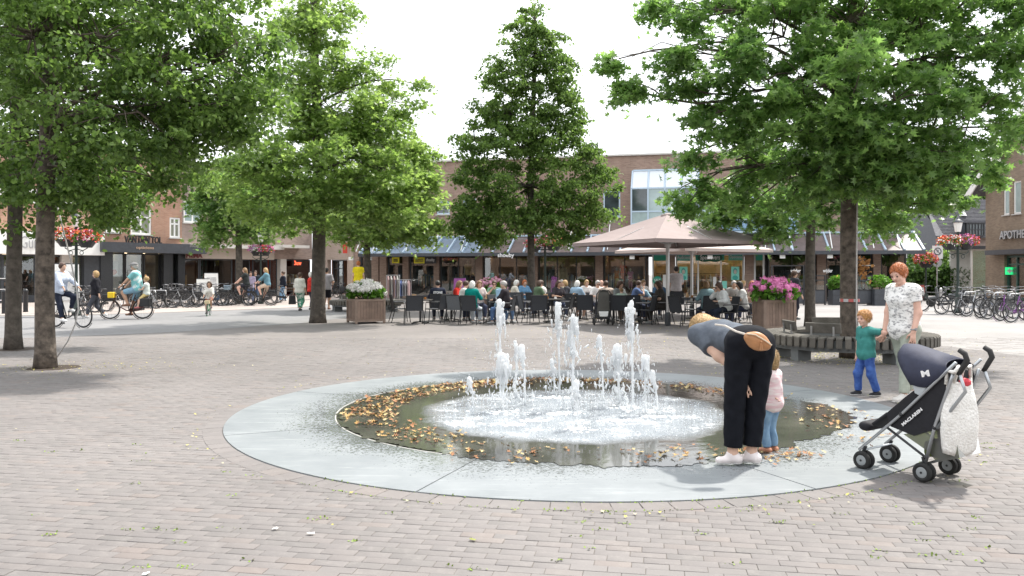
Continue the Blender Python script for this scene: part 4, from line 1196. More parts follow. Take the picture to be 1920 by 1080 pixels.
for px in (690, 720, 780, 830, 880, 945, 1075, 1145, 1430, 1476, 1550, 1625, 1672):
    x = CF.u(px)
    MB().bar((x, -CD + 0.3, ze + 0.2), (x, -0.03, zw + 1.15), 0.045, 0.045).build('tie_rod', m_white, can)
for px in (683, 716, 1545, 1460, 1330, 1190):
    MB().box((CF.u(px), -CD + 0.15, ze - 0.25), (0.28, 0.2, 0.2)).build('floodlight', m_white, can)
# ------------------------------------------------------------------ signs on the centre row
def sign_text(F_, s, x0, y0, x1, y1, m, name, label, d=-0.1, board=None, bold=0.0, pad=(0.1, 0.08), cat='sign', both=False, depth=0.012):
    """lettering whose own width and height match the picture rectangle, on facade F_"""
    u0, u1, z0, z1 = F_.rect(x0, y0, x1, y1, d)
    loc = F_.W((u0 + u1) / 2, d, (z0 + z1) / 2); rz = math.atan2(F_.d.y, F_.d.x)
    root = thing(name, label, cat, loc, rz)
    hh = z1 - z0
    t_ = text_mesh('lettering', s, hh * 1.35, m, root, (0, -0.03, 0), depth=depth, width=(u1 - u0), bold=bold)
    zs = [v.co.y for v in t_.data.vertices]; k = hh / (max(zs) - min(zs)); c = (max(zs) + min(zs)) / 2
    for v in t_.data.vertices: v.co.y = (v.co.y - c) * k
    if board:
        bm_, bx = board, 0
        MB().box((0, 0.0, 0), (u1 - u0 + pad[0] * 2, 0.05, hh + pad[1] * 2)).build('board', bm_, root)
    return root
m_yel = mat('sign_yellow', (0.75, 0.68, 0.02), 0.5); m_wtxt = mat('white_lettering', (0.85, 0.85, 0.85), 0.4)
D1 = -0.45
sign_text(CF, 'xenos', 738, 485, 746, 491, m_black, 'shop_sign', 'small yellow xenos sign on the fascia left of the wider one', D1, m_yel)
sign_text(CF, 'xenos', 779, 485, 794, 491.5, m_black, 'shop_sign', 'yellow xenos sign beside the black shoeby board', D1, m_yel)
sign_text(CF, 'shoeby', 799, 484, 815, 491.5, m_wtxt, 'shop_sign', 'small black board with white shoeby lettering beside yellow sign', D1, m_black)
sign_text(CF, 'shoeby', 933, 474.5, 964, 484.5, m_wtxt, 'shop_sign', 'large white shoeby letters over the shop left of the centre tree', -2.35, None, bold=0.006)
sign_text(CF, 'wijder', 1482, 504, 1501, 513, m_wtxt, 'shop_sign', 'white wijder lettering on dark glass left of the thin trunk', -2.6, None, bold=0.004)
sign_text(CF, 'wijder', 1543, 504, 1561, 513, m_wtxt, 'shop_sign', 'white wijder lettering on dark glass between the two trunks', -2.6, None, bold=0.004)
sign_text(CF, 'Audiciens', 1270, 479, 1294, 486, m_wtxt, 'shop_sign', 'white Audiciens lettering on the green transom', -0.08, None)
sign_text(CF, 'Opticiens', 1368, 479, 1391, 486, m_wtxt, 'shop_sign', 'white Opticiens lettering on the green transom', -0.08, None)
# oval sign
u0, u1, z0, z1 = CF.rect(1308, 475, 1355, 491, -0.4)
sg = thing('shop_sign', 'dark green oval Specsavers sign over the optician entrance', 'sign', CF.W((u0 + u1) / 2, -0.4, (z0 + z1) / 2), math.atan2(dE.y, dE.x))
m_sg = mat('deep_green_sign', (0.0, 0.09, 0.05), 0.35)
for q in (-1, 1):
    MB().lathe([(0.01, -0.05), (1, -0.05), (1, 0.05), (0.01, 0.05)], n=28, axis='Y').build('oval_board', m_sg, sg).scale = ((u1 - u0) * 0.31, 1, (z1 - z0) * 0.5)
sg.children[0].location = (-(u1 - u0) * 0.19, 0, 0); sg.children[1].location = ((u1 - u0) * 0.19, 0.004, 0)
text_mesh('lettering', 'Specsavers', 0.36, m_wtxt, sg, (0, -0.07, 0), width=(u1 - u0) * 0.78, bold=0.004)
# posters and the sale disc, behind / on the glass
def poster(x0, y0, x1, y1, bg, fg, label, d=-0.06):
    u0, u1, z0, z1 = CF.rect(x0, y0, x1, y1, d)
    r = thing('window_poster', label, 'poster', CF.W((u0 + u1) / 2, d, z0), math.atan2(dE.y, dE.x))
    w_, h_ = u1 - u0, z1 - z0
    MB().box((0, 0, h_ / 2), (w_, 0.02, h_)).build('sheet', bg, r)
    if fg:
        MB().ball((0, -0.012, h_ * 0.62), (w_ * 0.2, 0.006, h_ * 0.17), 10).build('printed_face', fg[0], r)
        MB().ball((0, -0.011, h_ * 0.17), (w_ * 0.36, 0.005, h_ * 0.18), 10).build('printed_shoulders', fg[1], r)
        MB().ball((0, -0.0105, h_ * 0.66), (w_ * 0.28, 0.003, h_ * 0.24), 10).build('printed_hair', fg[2], r)
    return r
m_mint = mat('mint_poster', (0.25, 0.72, 0.60), 0.5); m_pf = mat('print_skin', (0.55, 0.5, 0.42), 0.6); m_pg = mat('print_green', (0.05, 0.4, 0.33), 0.6)
poster(1274, 500, 1289, 525, m_mint, (m_pf, m_pg, m_pg), 'mint green portrait poster left of the optician entrance')
poster(1371, 500, 1386, 525, m_mint, (m_pf, m_pg, m_pg), 'mint green portrait poster right of the optician entrance')
poster(1243, 515, 1250, 540, m_white, None, 'white notice sheet in the window beside the sale disc')
poster(1337, 519, 1343, 538, m_white, None, 'white notice in the optician doorway, left of the pair')
poster(1354, 527, 1363, 541, m_mint, None, 'teal and white notice at the optician doorway, right of the pair')
u0, u1, z0, z1 = CF.rect(1224, 517, 1241, 535, -0.06)
sl = thing('sale_disc', 'round green SALE sticker in the optician window', 'sign', CF.W((u0 + u1) / 2, -0.06, (z0 + z1) / 2), math.atan2(dE.y, dE.x))
MB().lathe([(0.01, -0.01), ((u1 - u0) / 2, -0.01), ((u1 - u0) / 2, 0.01), (0.01, 0.01)], n=24, axis='Y').build('disc', m_green, sl)
text_mesh('lettering', 'SALE', 0.2, m_wtxt, sl, (0, -0.02, 0.02), width=(u1 - u0) * 0.7, bold=0.004)
# ------------------------------------------------------------------ left row of shops
LA, LB = Vector((-27.5, 43.0, 0)), Vector((-16.3, 57.0, 0))
dL = (LB - LA).normalized(); LA0 = LA - dL * 9
def sub(x0, x1, name, label):
    base = Fac(LA0, LB, None, None); ua = base.u(x0) if x0 is not None else 0.0; ub = base.u(x1)
    return Fac(base.W(ua), base.W(ub), name, label), 0.0, ub - ua
# Guido
FL, a_, b_ = sub(None, 181, 'shop_building', 'orange brick shop building with wide white fascia at the left edge'); R = FL.root
zt = 8.9; zf0, zf1 = FL.z(100, 478), FL.z(100, 437); zw0, zw1 = FL.z(120, 396), FL.z(120, 375)
wn = [(FL.u(x0), FL.u(x1), zw1 + 0.3, zw1 + 1.9) for x0, x1 in ((-60, -20), (20, 60), (100, 140))]
holes_wall(MB(), 0, b_, zf1, zt, wn).build('wall', m_brick_o, R)
for q in wn: window(R, q, 2, 1, 0.09, fm=m_white, gm=m_oglass)
MB().box((b_ / 2, -0.03, (zw0 + zw1) / 2 + 0.4), (b_ - 0.1, 0.06, 0.75)).build('white_band', m_white, R)
MB().box((b_ / 2, -0.55, (zf0 + zf1) / 2), (b_ - 0.05, 1.1, zf1 - zf0)).build('fascia', m_white, R)
MB().box((b_ / 2, 4, zt + 0.06), (b_ + 0.2, 8.6, 0.16)).build('roof', m_roofpitch, R)
MB().box((b_ / 2, 3.6, 5.7), (b_ - 0.4, 0.1, 6)).build('inner_wall', m_dark, R)
MB().box((0.15, 4.2, zt / 2), (0.3, 7.8, zt - 0.1)).build('side_wall', m_brick_o, R)
for (x0, x1, wc, gl) in ((-90, 5, (0.3, 0.3, 0.28), 0.1), (5, 68, (0.14, 0.09, 0.07), 0.15), (68, 120, (0.25, 0.17, 0.1), 0.2), (128, 160, (0.55, 0.54, 0.5), 0.2)):
    ua, ub = max(0.1, FL.u(x0)), FL.u(x1)
    fr = window(R, (ua, ub, 0.3, zf0 - 0.02), max(1, round((ub - ua) / 1.6)), 1, 0.08, 0.08, 0.1, m_dgrey, m_sglass, 'shop_window', False)
    MB().box(((ua + ub) / 2, 0.1, 0.15), (ub - ua, 0.22, 0.29)).build('plinth', m_dgrey, fr)
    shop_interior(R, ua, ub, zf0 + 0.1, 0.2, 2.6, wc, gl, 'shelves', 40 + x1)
MB().box((FL.u(172), -0.05, zf0 / 2), (1.1, 0.5, zf0)).build('pier', m_dgrey, R)
MB().box((FL.u(124), -0.0, zf0 / 2), (0.6, 0.3, zf0)).build('pier', m_conc, R)
sign_text(FL, 'Guido', 38, 443, 88, 466, mat('grey_letter', (0.35, 0.35, 0.36), 0.5), 'shop_sign', 'thin grey Guido lettering on the white fascia behind the trunks', -1.15)
# Van den Tol
FV, a_, b_ = sub(181, 341, 'optician_building', 'brick building with white windows over a black fronted optician shop'); R = FV.root
zf0, zf1 = FV.z(270, 475), FV.z(270, 457)
wn = [FV.rect(245, 392, 284, 440), FV.rect(318, 408, 347, 446), FV.rect(196, 392, 225, 436)]
wn[1] = (wn[1][0], min(wn[1][1], b_ - 0.1), wn[1][2], wn[1][3])
holes_wall(MB(), 0, b_, zf1, zt, wn).build('wall', m_brick_o, R)
for q in wn: window(R, q, 2, 1, 0.12, fm=m_white, gm=mat('curtained_glass', (0.22, 0.23, 0.18), 0.12, spec=0.8, nscale=0.6, namt=0.3), split=[0.68])
MB().box((b_ / 2, 4, zt + 0.06), (b_ - 0.25, 8.6, 0.16)).build('roof', m_roofpitch, R)
MB().box((b_ / 2, 3.6, 5.7), (b_ - 0.2, 0.1, 6)).build('inner_wall', m_dark, R)
MB().box((b_ / 2 + 0.3, -0.7, (zf0 + zf1) / 2), (b_ + 1.2, 1.4, zf1 - zf0)).build('fascia', m_dgrey, R)
for a, b in ((183, 206), (301, 318), (328, 341)):
    ua, ub = FV.u(a), min(FV.u(b), b_); MB().box(((ua + ub) / 2, -0.1, zf0 / 2), (ub - ua, 0.6, zf0)).build('pier', mat('polished_black_stone', (0.025, 0.027, 0.03), 0.25, nscale=30, namt=0.8), R)
for (a, b, wc, gl) in ((206, 235, (0.5, 0.52, 0.48), 0.3), (235, 270, (0.5, 0.45, 0.36), 0.35), (270, 301, (0.25, 0.2, 0.16), 0.25), (318, 328, (0.45, 0.5, 0.5), 0.2)):
    ua, ub = FV.u(a), FV.u(b)
    fr = window(R, (ua + 0.02, ub - 0.02, 0.3, zf0 - 0.02), 1, 1, 0.07, 0.08, 0.1, m_black, m_sglass, 'shop_window', False)
    MB().box(((ua + ub) / 2, 0.1, 0.15), (ub - ua - 0.02, 0.22, 0.29)).build('plinth', m_black, fr)
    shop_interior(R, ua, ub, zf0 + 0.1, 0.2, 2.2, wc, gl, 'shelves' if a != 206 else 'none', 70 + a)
sign_text(FV, 'VAN DEN TOL', 233, 443, 303, 456, m_black, 'shop_sign', 'black VAN DEN TOL letters standing on the dark fascia', -0.6, None, bold=0.012, depth=0.05)
sign_text(FV, 'opticiens', 255, 462, 288, 468.5, mat('copper_letter', (0.55, 0.38, 0.26), 0.4), 'shop_sign', 'small copper opticiens lettering on the dark fascia', -1.42, None)
u0, u1, z0, z1 = FV.rect(206, 489, 222, 517, 0.3)
ps = thing('window_poster', 'pale poster with orange figure in the left optician window', 'poster', FV.W((u0 + u1) / 2, 0.35, z0), math.atan2(dL.y, dL.x))
MB().box((0, 0, (z1 - z0) / 2), (u1 - u0, 0.02, z1 - z0)).build('sheet', mat('poster_pale', (0.6, 0.55, 0.48), 0.6), ps)
MB().ball((0, -0.012, (z1 - z0) * 0.25), ((u1 - u0) * 0.38, 0.006, (z1 - z0) * 0.2), 10).build('printed_shoulders', mat('print_orange', (0.65, 0.16, 0.06), 0.6), ps)
MB().ball((0, -0.014, (z1 - z0) * 0.55), ((u1 - u0) * 0.17, 0.006, (z1 - z0) * 0.14), 10).build('printed_face', m_pf, ps)
# HEMA + red shop
FH, a_, b_ = sub(341, 505, 'department_store', 'mauve brick store building with pale HEMA fascia and dark window'); R = FH.root
zf0, zf1 = FH.z(430, 486), FH.z(430, 467)
wn = [FH.rect(344, 378, 379, 418), FH.rect(400, 380, 432, 420), FH.rect(452, 385, 480, 424)]
holes_wall(MB(), 0, b_, zf1, 8.6, wn).build('wall', m_brick_g, R)
for q in wn: window(R, q, 2, 1, 0.12, fm=m_white, gm=m_ogreen)
sign_text(FH, 'F', 347, 392, 351, 402, mat('blue_letter', (0.05, 0.12, 0.4), 0.5), 'window_sign', 'white card with blue letter F in the upper window', -0.05, m_white)
MB().box((b_ / 2, 4, 8.66), (b_ - 0.25, 8.6, 0.16)).build('roof', m_roofpitch, R)
MB().box((b_ / 2, 3.6, 5.7), (b_ - 0.2, 0.1, 5.6)).build('inner_wall', m_dark, R)
m_beige = mat('beige_fascia', (0.42, 0.36, 0.31), 0.6)
MB().box((b_ / 2, -0.3, (zf0 + zf1) / 2), (b_ - 0.02, 0.6, zf1 - zf0)).build('fascia', m_beige, R)
MB().box((b_ / 2, -0.6, zf1 + 0.12), (b_ + 0.5, 1.6, 0.22)).build('canopy_slab', m_conc, R)
for (a, b, wc, gl) in ((341, 375, (0.2, 0.08, 0.04), 0.15), (375, 437, (0.07, 0.055, 0.05), 0.08), (442, 470, (0.1, 0.05, 0.04), 0.1), (474, 503, (0.16, 0.06, 0.05), 0.12)):
    ua, ub = max(FH.u(a), 0.02), FH.u(b)
    fr = window(R, (ua + 0.02, ub - 0.02, 0.3, zf0 - 0.02), max(1, round((ub - ua) / 2.2)), 1, 0.06, 0.08, 0.1, m_dgrey, m_sglass, 'shop_window', False)
    MB().box(((ua + ub) / 2, 0.1, 0.15), (ub - ua - 0.02, 0.22, 0.29)).build('plinth', m_dgrey, fr)
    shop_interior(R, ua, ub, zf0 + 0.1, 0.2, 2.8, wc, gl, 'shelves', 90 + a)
sign_text(FH, 'HEMA', 348, 475, 379, 483.5, mat('dark_red_letter', (0.13, 0.02, 0.02), 0.5), 'shop_sign', 'dark red HEMA lettering on the beige fascia', -0.65, None, bold=0.02)
FR, a_, b_ = sub(505, 585, 'corner_shop_building', 'brown brick shop building with red lit sign under a white slab canopy'); R = FR.root
zf0, zf1 = FR.z(540, 486), FR.z(540, 466)
holes_wall(MB(), 0, b_, zf1, 8.2, []).build('wall', m_brick_g, R)
MB().box((b_ / 2, 4, 8.26), (b_ - 0.25, 8.6, 0.16)).build('roof', m_roofpitch, R)
MB().box((b_ / 2, -0.2, (zf0 + zf1) / 2), (b_ - 0.02, 0.4, zf1 - zf0)).build('fascia', m_brick_g, R)
MB().box((b_ * 0.3, -0.7, zf1 + 0.1), (b_ * 0.62, 1.8, 0.2)).build('canopy_slab', m_conc, R)
for (a, b, wc, gl) in ((506, 522, (0.35, 0.05, 0.03), 0.2), (530, 583, (0.2, 0.05, 0.04), 0.15)):
    ua, ub = max(FR.u(a), 0.02), min(FR.u(b), b_ - 0.02)
    fr = window(R, (ua + 0.02, ub - 0.02, 0.3, zf0 - 0.02), max(1, round((ub - ua) / 2.2)), 1, 0.08, 0.08, 0.1, m_dgrey, m_sglass, 'shop_window', False)
    shop_interior(R, ua, ub, zf0 + 0.1, 0.2, 2.8, wc, gl, 'shelves', 190 + a)
ur = FR.u(526); MB().box((ur, -0.1, zf0 / 2), (0.5, 0.5, zf0)).build('pier', m_conc, R)
sign_text(FR, 'BRUNA', 549, 489, 570, 498, emat('red_neon', (1.0, 0.12, 0.05), 1.6), 'shop_sign', 'glowing red lettering on dark board behind the oak trunk', -0.3, m_black) if False else None
rs = sign_text(FR, '3uw', 551, 489, 564, 497, emat('red_neon', (1.0, 0.12, 0.05), 1.4), 'shop_sign', 'glowing orange red lettering over the shop left of the oak trunk', -0.5, m_black)
# pale corner building
K0 = pp(600, 514, 63.0); K1 = pp(656, 514, 60.5); K0.z = K1.z = 0
FK = Fac(K0, K1, 'pale_corner_building', 'pale sunlit brick corner building with a recessed doorway behind the oak'); R = FK.root; b_ = FK.L
dr = (FK.u(614), FK.u(651), 0.0, FK.z(630, 487))
holes_wall(MB(), 0, b_, 0, 8.4, [dr], 0.35).build('wall', m_brick_p, R)
MB().box((b_ - 0.15, 4.3, 4.2), (0.3, 7.8, 8.4)).build('side_wall', m_brick_g, R)
MB().box((b_ / 2, 4, 8.5), (b_ + 0.1, 8.7, 0.2)).build('roof', m_roofpitch, R)
shop_interior(R, dr[0], dr[1], dr[3], 0.36, 2.5, (0.42, 0.25, 0.18), 0, 'none', 5)
dw = window(R, (dr[0] + 0.05, dr[0] + (dr[1] - dr[0]) * 0.55, 0.02, dr[3] - 0.03), 2, 1, 0.09, 0.08, 0.5, m_dgrey, m_sglass, 'shop_door', False, split=[0.75])
u0, u1, z0, z1 = FK.rect(653, 455, 662, 475, -0.1)
fl = thing('projecting_sign', 'red and white projecting sign on the pale corner building', 'sign', FK.W(FK.u(657), -0.5, z0), 0.3)
MB().box((0, 0, (z1 - z0) / 2), (0.34, 0.06, z1 - z0)).build('sign_panel', mat('sign_red', (0.6, 0.06, 0.04), 0.5), fl); MB().bar((0, 0, 0.3), (0, 0.6, 0.3), 0.03, 0.03).build('bracket', m_dgrey, fl)

# ------------------------------------------------------------------ right: pharmacy, old house, hedge
P0 = Vector((1848 - 960, 0, 0)) / F * 50; P0 = Vector((P0.x, 50, 0)); P1 = Vector((30.2, 38, 0))
FA = Fac(P0, P1, 'pharmacy_building', 'grey yellow brick pharmacy with gabled end and narrow white windows'); R = FA.root; b_ = FA.L
wn = [FA.rect(1881, 343, 1892.5, 403), FA.rect(1899.5, 339, 1914.5, 401), FA.rect(1926, 339, 1940, 401)]
dr = (FA.u(1883), FA.u(1960), 0.0, FA.z(1900, 478)); ze_ = FA.z(1848, 345)
holes_wall(MB(), 0, b_, 0, ze_, wn + [dr], 0.35).build('wall', m_brick_y, R)
MB().prism([(0, ze_ + 0.001), (b_, ze_ + 0.001), (b_, ze_ + 2.5), (b_ * 0.5, ze_ + 5.5)], 'y', 0.0, 0.35).build('gable', m_brick_y, R)
MB().box((0.16, 5.4, ze_ / 2), (0.32, 9.9, ze_)).build('side_wall', m_brick_y, R)
MB().bar((-0.9, 5, ze_ - 0.62), (b_ * 0.5, 5, ze_ + 5.62), 11.2, 0.16).build('roof', mat('dark_roof_tiles', (0.10, 0.095, 0.10), 0.75, nscale=8, namt=0.4, bump=0.8, bscale=12), R)
MB().bar((-1.0, -0.62, ze_ - 0.80), (b_ * 0.5, -0.62, ze_ + 5.45), 0.08, 0.42).build('barge_board', m_white, R)
for q in wn: window(R, q, 1, 1, 0.1, 0.07, 0.1, m_white, m_ogreen)
MB().box((b_ / 2, 3.6, 4.5), (b_ - 0.7, 0.1, 4.4)).build('inner_wall', m_dark, R)
cz_ = FA.z(1890, 473)
ux_ = FA.u(1864); MB().box(((ux_ + b_) / 2, -0.3, cz_), (b_ - ux_, 0.6, 0.28)).build('entrance_canopy', m_dgrey, R)
shop_interior(R, dr[0], dr[1], dr[3], 0.36, 2.6, (0.1, 0.07, 0.06), 0.15, 'shelves', 5)
window(R, (dr[0] + 0.03, dr[1], 0.02, dr[3] - 0.03), 4, 1, 0.12, 0.1, 0.2, mat('green_door_frame', (0.03, 0.09, 0.07), 0.4), m_sglass, 'shop_door', False, split=[0.8])
sign_text(FA, 'APOTHEEK', 1876, 431, 1940, 447, mat('brushed_steel_letter', (0.42, 0.44, 0.46), 0.4, 0.6), 'shop_sign', 'grey steel APOTHEEK letters on the pharmacy wall', -0.12, None, bold=0.015, depth=0.06)
u0, u1, z0, z1 = FA.rect(1888, 501, 1898, 515, 0.1)
gs = tag(MB().box((0, 0, 0), (u1 - u0, 0.04, z1 - z0)).box((0, -0.025, 0), (0.3, 0.02, 0.1), mi=1).box((0, -0.027, 0), (0.1, 0.02, 0.3), mi=1).build('pharmacy_sign', [emat('green_led', (0.02, 0.5, 0.16), 0.8), m_white]), 'small lit green pharmacy sign in the doorway', 'sign')
gs.location = FA.W((u0 + u1) / 2, 0.08, (z0 + z1) / 2)
# old house behind
H0_ = pp(1752, 514, 68); H1_ = pp(1858, 514, 68)
FO = Fac((H0_.x, 68), (H1_.x + 6, 68), 'old_house', 'old house with steep dark tiled roof and long dormer behind the hedge'); R = FO.root; b_ = FO.L
zr0, zr1 = FO.z(1800, 443), FO.z(1800, 374, 4)
holes_wall(MB(), 0.6, b_, 0, zr0, [], 0.3).build('wall', m_brick_g, R)
tiles = mat('old_slate_tiles', (0.085, 0.085, 0.095), 0.8, nscale=5, namt=0.5, bump=1.0, bscale=9)
m = MB(); m.add([(-0.2, -0.6, zr0), (b_, -0.6, zr0), (b_, 4, zr1), (1.2, 4, zr1), (-0.2, -0.6, zr0 - 0.15), (b_, -0.6, zr0 - 0.15), (b_, 4, zr1 - 0.15), (1.2, 4, zr1 - 0.15)], [(0, 1, 2, 3), (7, 6, 5, 4), (0, 4, 5, 1), (0, 3, 7, 4), (1, 5, 6, 2)])
roof_o = m.build('roof', tiles, R)
m = MB()
for i in range(26):
    t_ = (i + 0.5) / 26; m.box((b_ / 2 + 0.5, -0.6 + 4.6 * t_, zr0 + (zr1 - zr0) * t_ + 0.02), (b_ - 1.2 * t_, 0.05, 0.05))
tag(m.build('tile_course', tiles, roof_o), kind='stuff')
MB().add([(1.2, 4, zr1), (b_, 4, zr1), (b_, 8.6, zr0), (-0.2, 8.6, zr0)], [(0, 1, 2, 3)]).build('rear_roof', tiles, R)
MB().prism([(0.2, 0.3), (0.2, zr0), (4, zr1 - 0.2), (8, zr0), (8, 0.3)], 'x', 0.62, 0.85).build('gable_wall', m_dgrey, R)
u0, u1, z0, z1 = FO.rect(1812, 418, 1846, 443, -0.9)
fr = window(R, (u0, u1, z0, z1), 6, 1, 0.1, 0.1, -0.9, m_black, m_oglass, 'dormer_window', False, split=[0.5])
MB().box(((u0 + u1) / 2, -0.2, z1 + 0.08), (u1 - u0 + 0.3, 1.7, 0.14)).build('dormer_roof', tiles, R)
MB().box(((u0 + u1) / 2, 0.1, (z0 + z1) / 2), (u1 - u0, 1.6, z1 - z0)).build('dormer_body', m_dgrey, R)
cx_ = FO.u(1828); MB().tube([(cx_, 1.8, FO.z(1828, 400)), (cx_, 1.8, FO.z(1828, 370))], 0.12, 10).lathe([(0.3, 0), (0.13, 0.4)], (cx_, 1.8, FO.z(1828, 402)), 10).build('roof_vent', m_white, R)
# small white building left of it + gallery
S0 = pp(1700, 514, 74); FS = Fac((S0.x, 74), (S0.x + 4.6, 74), 'small_white_house', 'small white rendered house front between canopy corner and hedge'); R = FS.root
holes_wall(MB(), 0, FS.L, 0, 5.2, [(0.8, 3.6, 3.3, 4.4)], 0.3).build('wall', m_white, R); window(R, (0.8, 3.6, 3.3, 4.4), 4, 1, 0.08, fm=m_dgrey, gm=m_oglass)
MB().prism([(-0.4, 5.2), (FS.L + 0.4, 5.2), (FS.L / 2, 7.4)], 'y', -0.3, 6).build('roof', tiles, R)
# glass shopfront beside the pharmacy
G0 = pp(1822, 514, 56); FG = Fac((G0.x, 56), (G0.x + 2.5, 55.9), 'glazed_annex', 'low annex with pale green glazing left of the pharmacy'); R = FG.root
window(R, (0, FG.L, 0.02, 3.3), 2, 1, 0.1, 0.1, 0.1, m_conc, glass_mat('green_tint_glass', (0.35, 0.6, 0.52), 0.03, 0.3, 0.25), 'glass_front', False)
MB().box((FG.L / 2, 1.5, 3.42), (FG.L + 0.3, 3.4, 0.2)).build('roof', m_dgrey, R); MB().box((FG.L / 2, 3, 1.65), (FG.L, 0.15, 3.3)).build('wall', m_conc, R)
# ------------------------------------------------------------------ trees
m_bark = mat('bark_grey_brown', (0.105, 0.085, 0.068), 0.9, nscale=7, namt=0.8, bump=1.0, bscale=16)
m_bark2 = mat('bark_dark', (0.085, 0.072, 0.06), 0.9, nscale=7, namt=0.5, bump=1.0, bscale=14)
m_linden = leaf_mat('linden_leaf', (0.042, 0.088, 0.022), (0.175, 0.27, 0.072), 0.48, 0.42, 0.4)
m_linden_d = leaf_mat('linden_leaf_dark', (0.042, 0.085, 0.022), (0.165, 0.25, 0.07), 0.5)
m_oak = leaf_mat('oak_leaf', (0.08, 0.145, 0.035), (0.26, 0.36, 0.11), 0.58, 0.38, 0.5)
m_oak2 = leaf_mat('oak_leaf_deep', (0.058, 0.125, 0.035), (0.21, 0.33, 0.10), 0.55, 0.36, 0.55)
m_hedge = leaf_mat('hedge_leaf', (0.03, 0.075, 0.018), (0.09, 0.16, 0.04), 0.3)
LINDEN = np.array([(0, 0, 0), (0.38, 0.35, 0.06), (0.27, 0.8, 0.02), (0, 1.05, -0.08), (-0.27, 0.8, 0.02), (-0.38, 0.35, 0.06)])
LINDEN_F = [(0, 1, 2, 3), (0, 3, 4, 5)]
# red-oak leaf: pointed lobes
OAKL = np.array([(0, 0, 0), (0.10, 0.30, 0.0), (0.48, 0.36, 0.10), (0.14, 0.52, 0.0), (0.46, 0.78, 0.08), (0.10, 0.78, 0.0), (0, 1.15, -0.06), (-0.10, 0.78, 0.0), (-0.46, 0.78, 0.08), (-0.14, 0.52, 0.0), (-0.48, 0.36, 0.10), (-0.10, 0.30, 0.0)])
OAK_T = [(0, 1, 11), (1, 2, 3), (1, 3, 11), (3, 9, 11), (9, 10, 11), (3, 4, 5), (3, 5, 9), (5, 7, 9), (7, 8, 9), (5, 6, 7)]
def leaves(name, centres, dirs, size, m, parent, rs, shape='linden', droop=0.5, seedsize=0.35):
    """one mesh of leaf polygons at centres (n,3)"""
    n = len(centres)
    if shape == 'linden': base = LINDEN; F_ = np.array(LINDEN_F)
    else: base = OAKL; F_ = np.array(OAK_T)
    yaw = rs.uniform(0, 2 * PI, n); pit = rs.normal(-droop, 0.55, n); roll = rs.normal(0, 0.6, n)
    sc = size * rs.uniform(1 - seedsize, 1 + seedsize, n)
    d = np.stack([np.cos(yaw) * np.cos(pit), np.sin(yaw) * np.cos(pit), np.sin(pit)], 1)
    up = np.stack([-np.cos(yaw) * np.sin(pit), -np.sin(yaw) * np.sin(pit), np.cos(pit)], 1)
    sd = np.cross(d, up)
    x = sd * np.cos(roll)[:, None] + up * np.sin(roll)[:, None]; z = np.cross(x, d)
    V = centres[:, None, :] + sc[:, None, None] * (base[None, :, 0:1] * x[:, None, :] + base[None, :, 1:2] * d[:, None, :] + base[None, :, 2:3] * z[:, None, :])
    k = len(base)
    FQ = (F_[None] + (np.arange(n) * k)[:, None, None]).reshape(-1, F_.shape[1])
    return np_mesh(name, V.reshape(-1, 3), FQ, m, parent)
def branch_pts(a, b, rs, n=7, sag=0.25, wob=0.12):
    a = np.array(a); b = np.array(b); L_ = np.linalg.norm(b - a); pts = []
    w1 = rs.normal(0, wob, 3) * L_ * 0.4; w2 = rs.normal(0, wob, 3) * L_ * 0.4
    for i in range(n + 1):
        t = i / n; p = a + (b - a) * t + w1 * math.sin(PI * t) + w2 * math.sin(2 * PI * t) * 0.6; p = p + np.array([0, 0, 1]) * sag * L_ * math.sin(PI * t) * 0.35
        pts.append(p)
    return pts
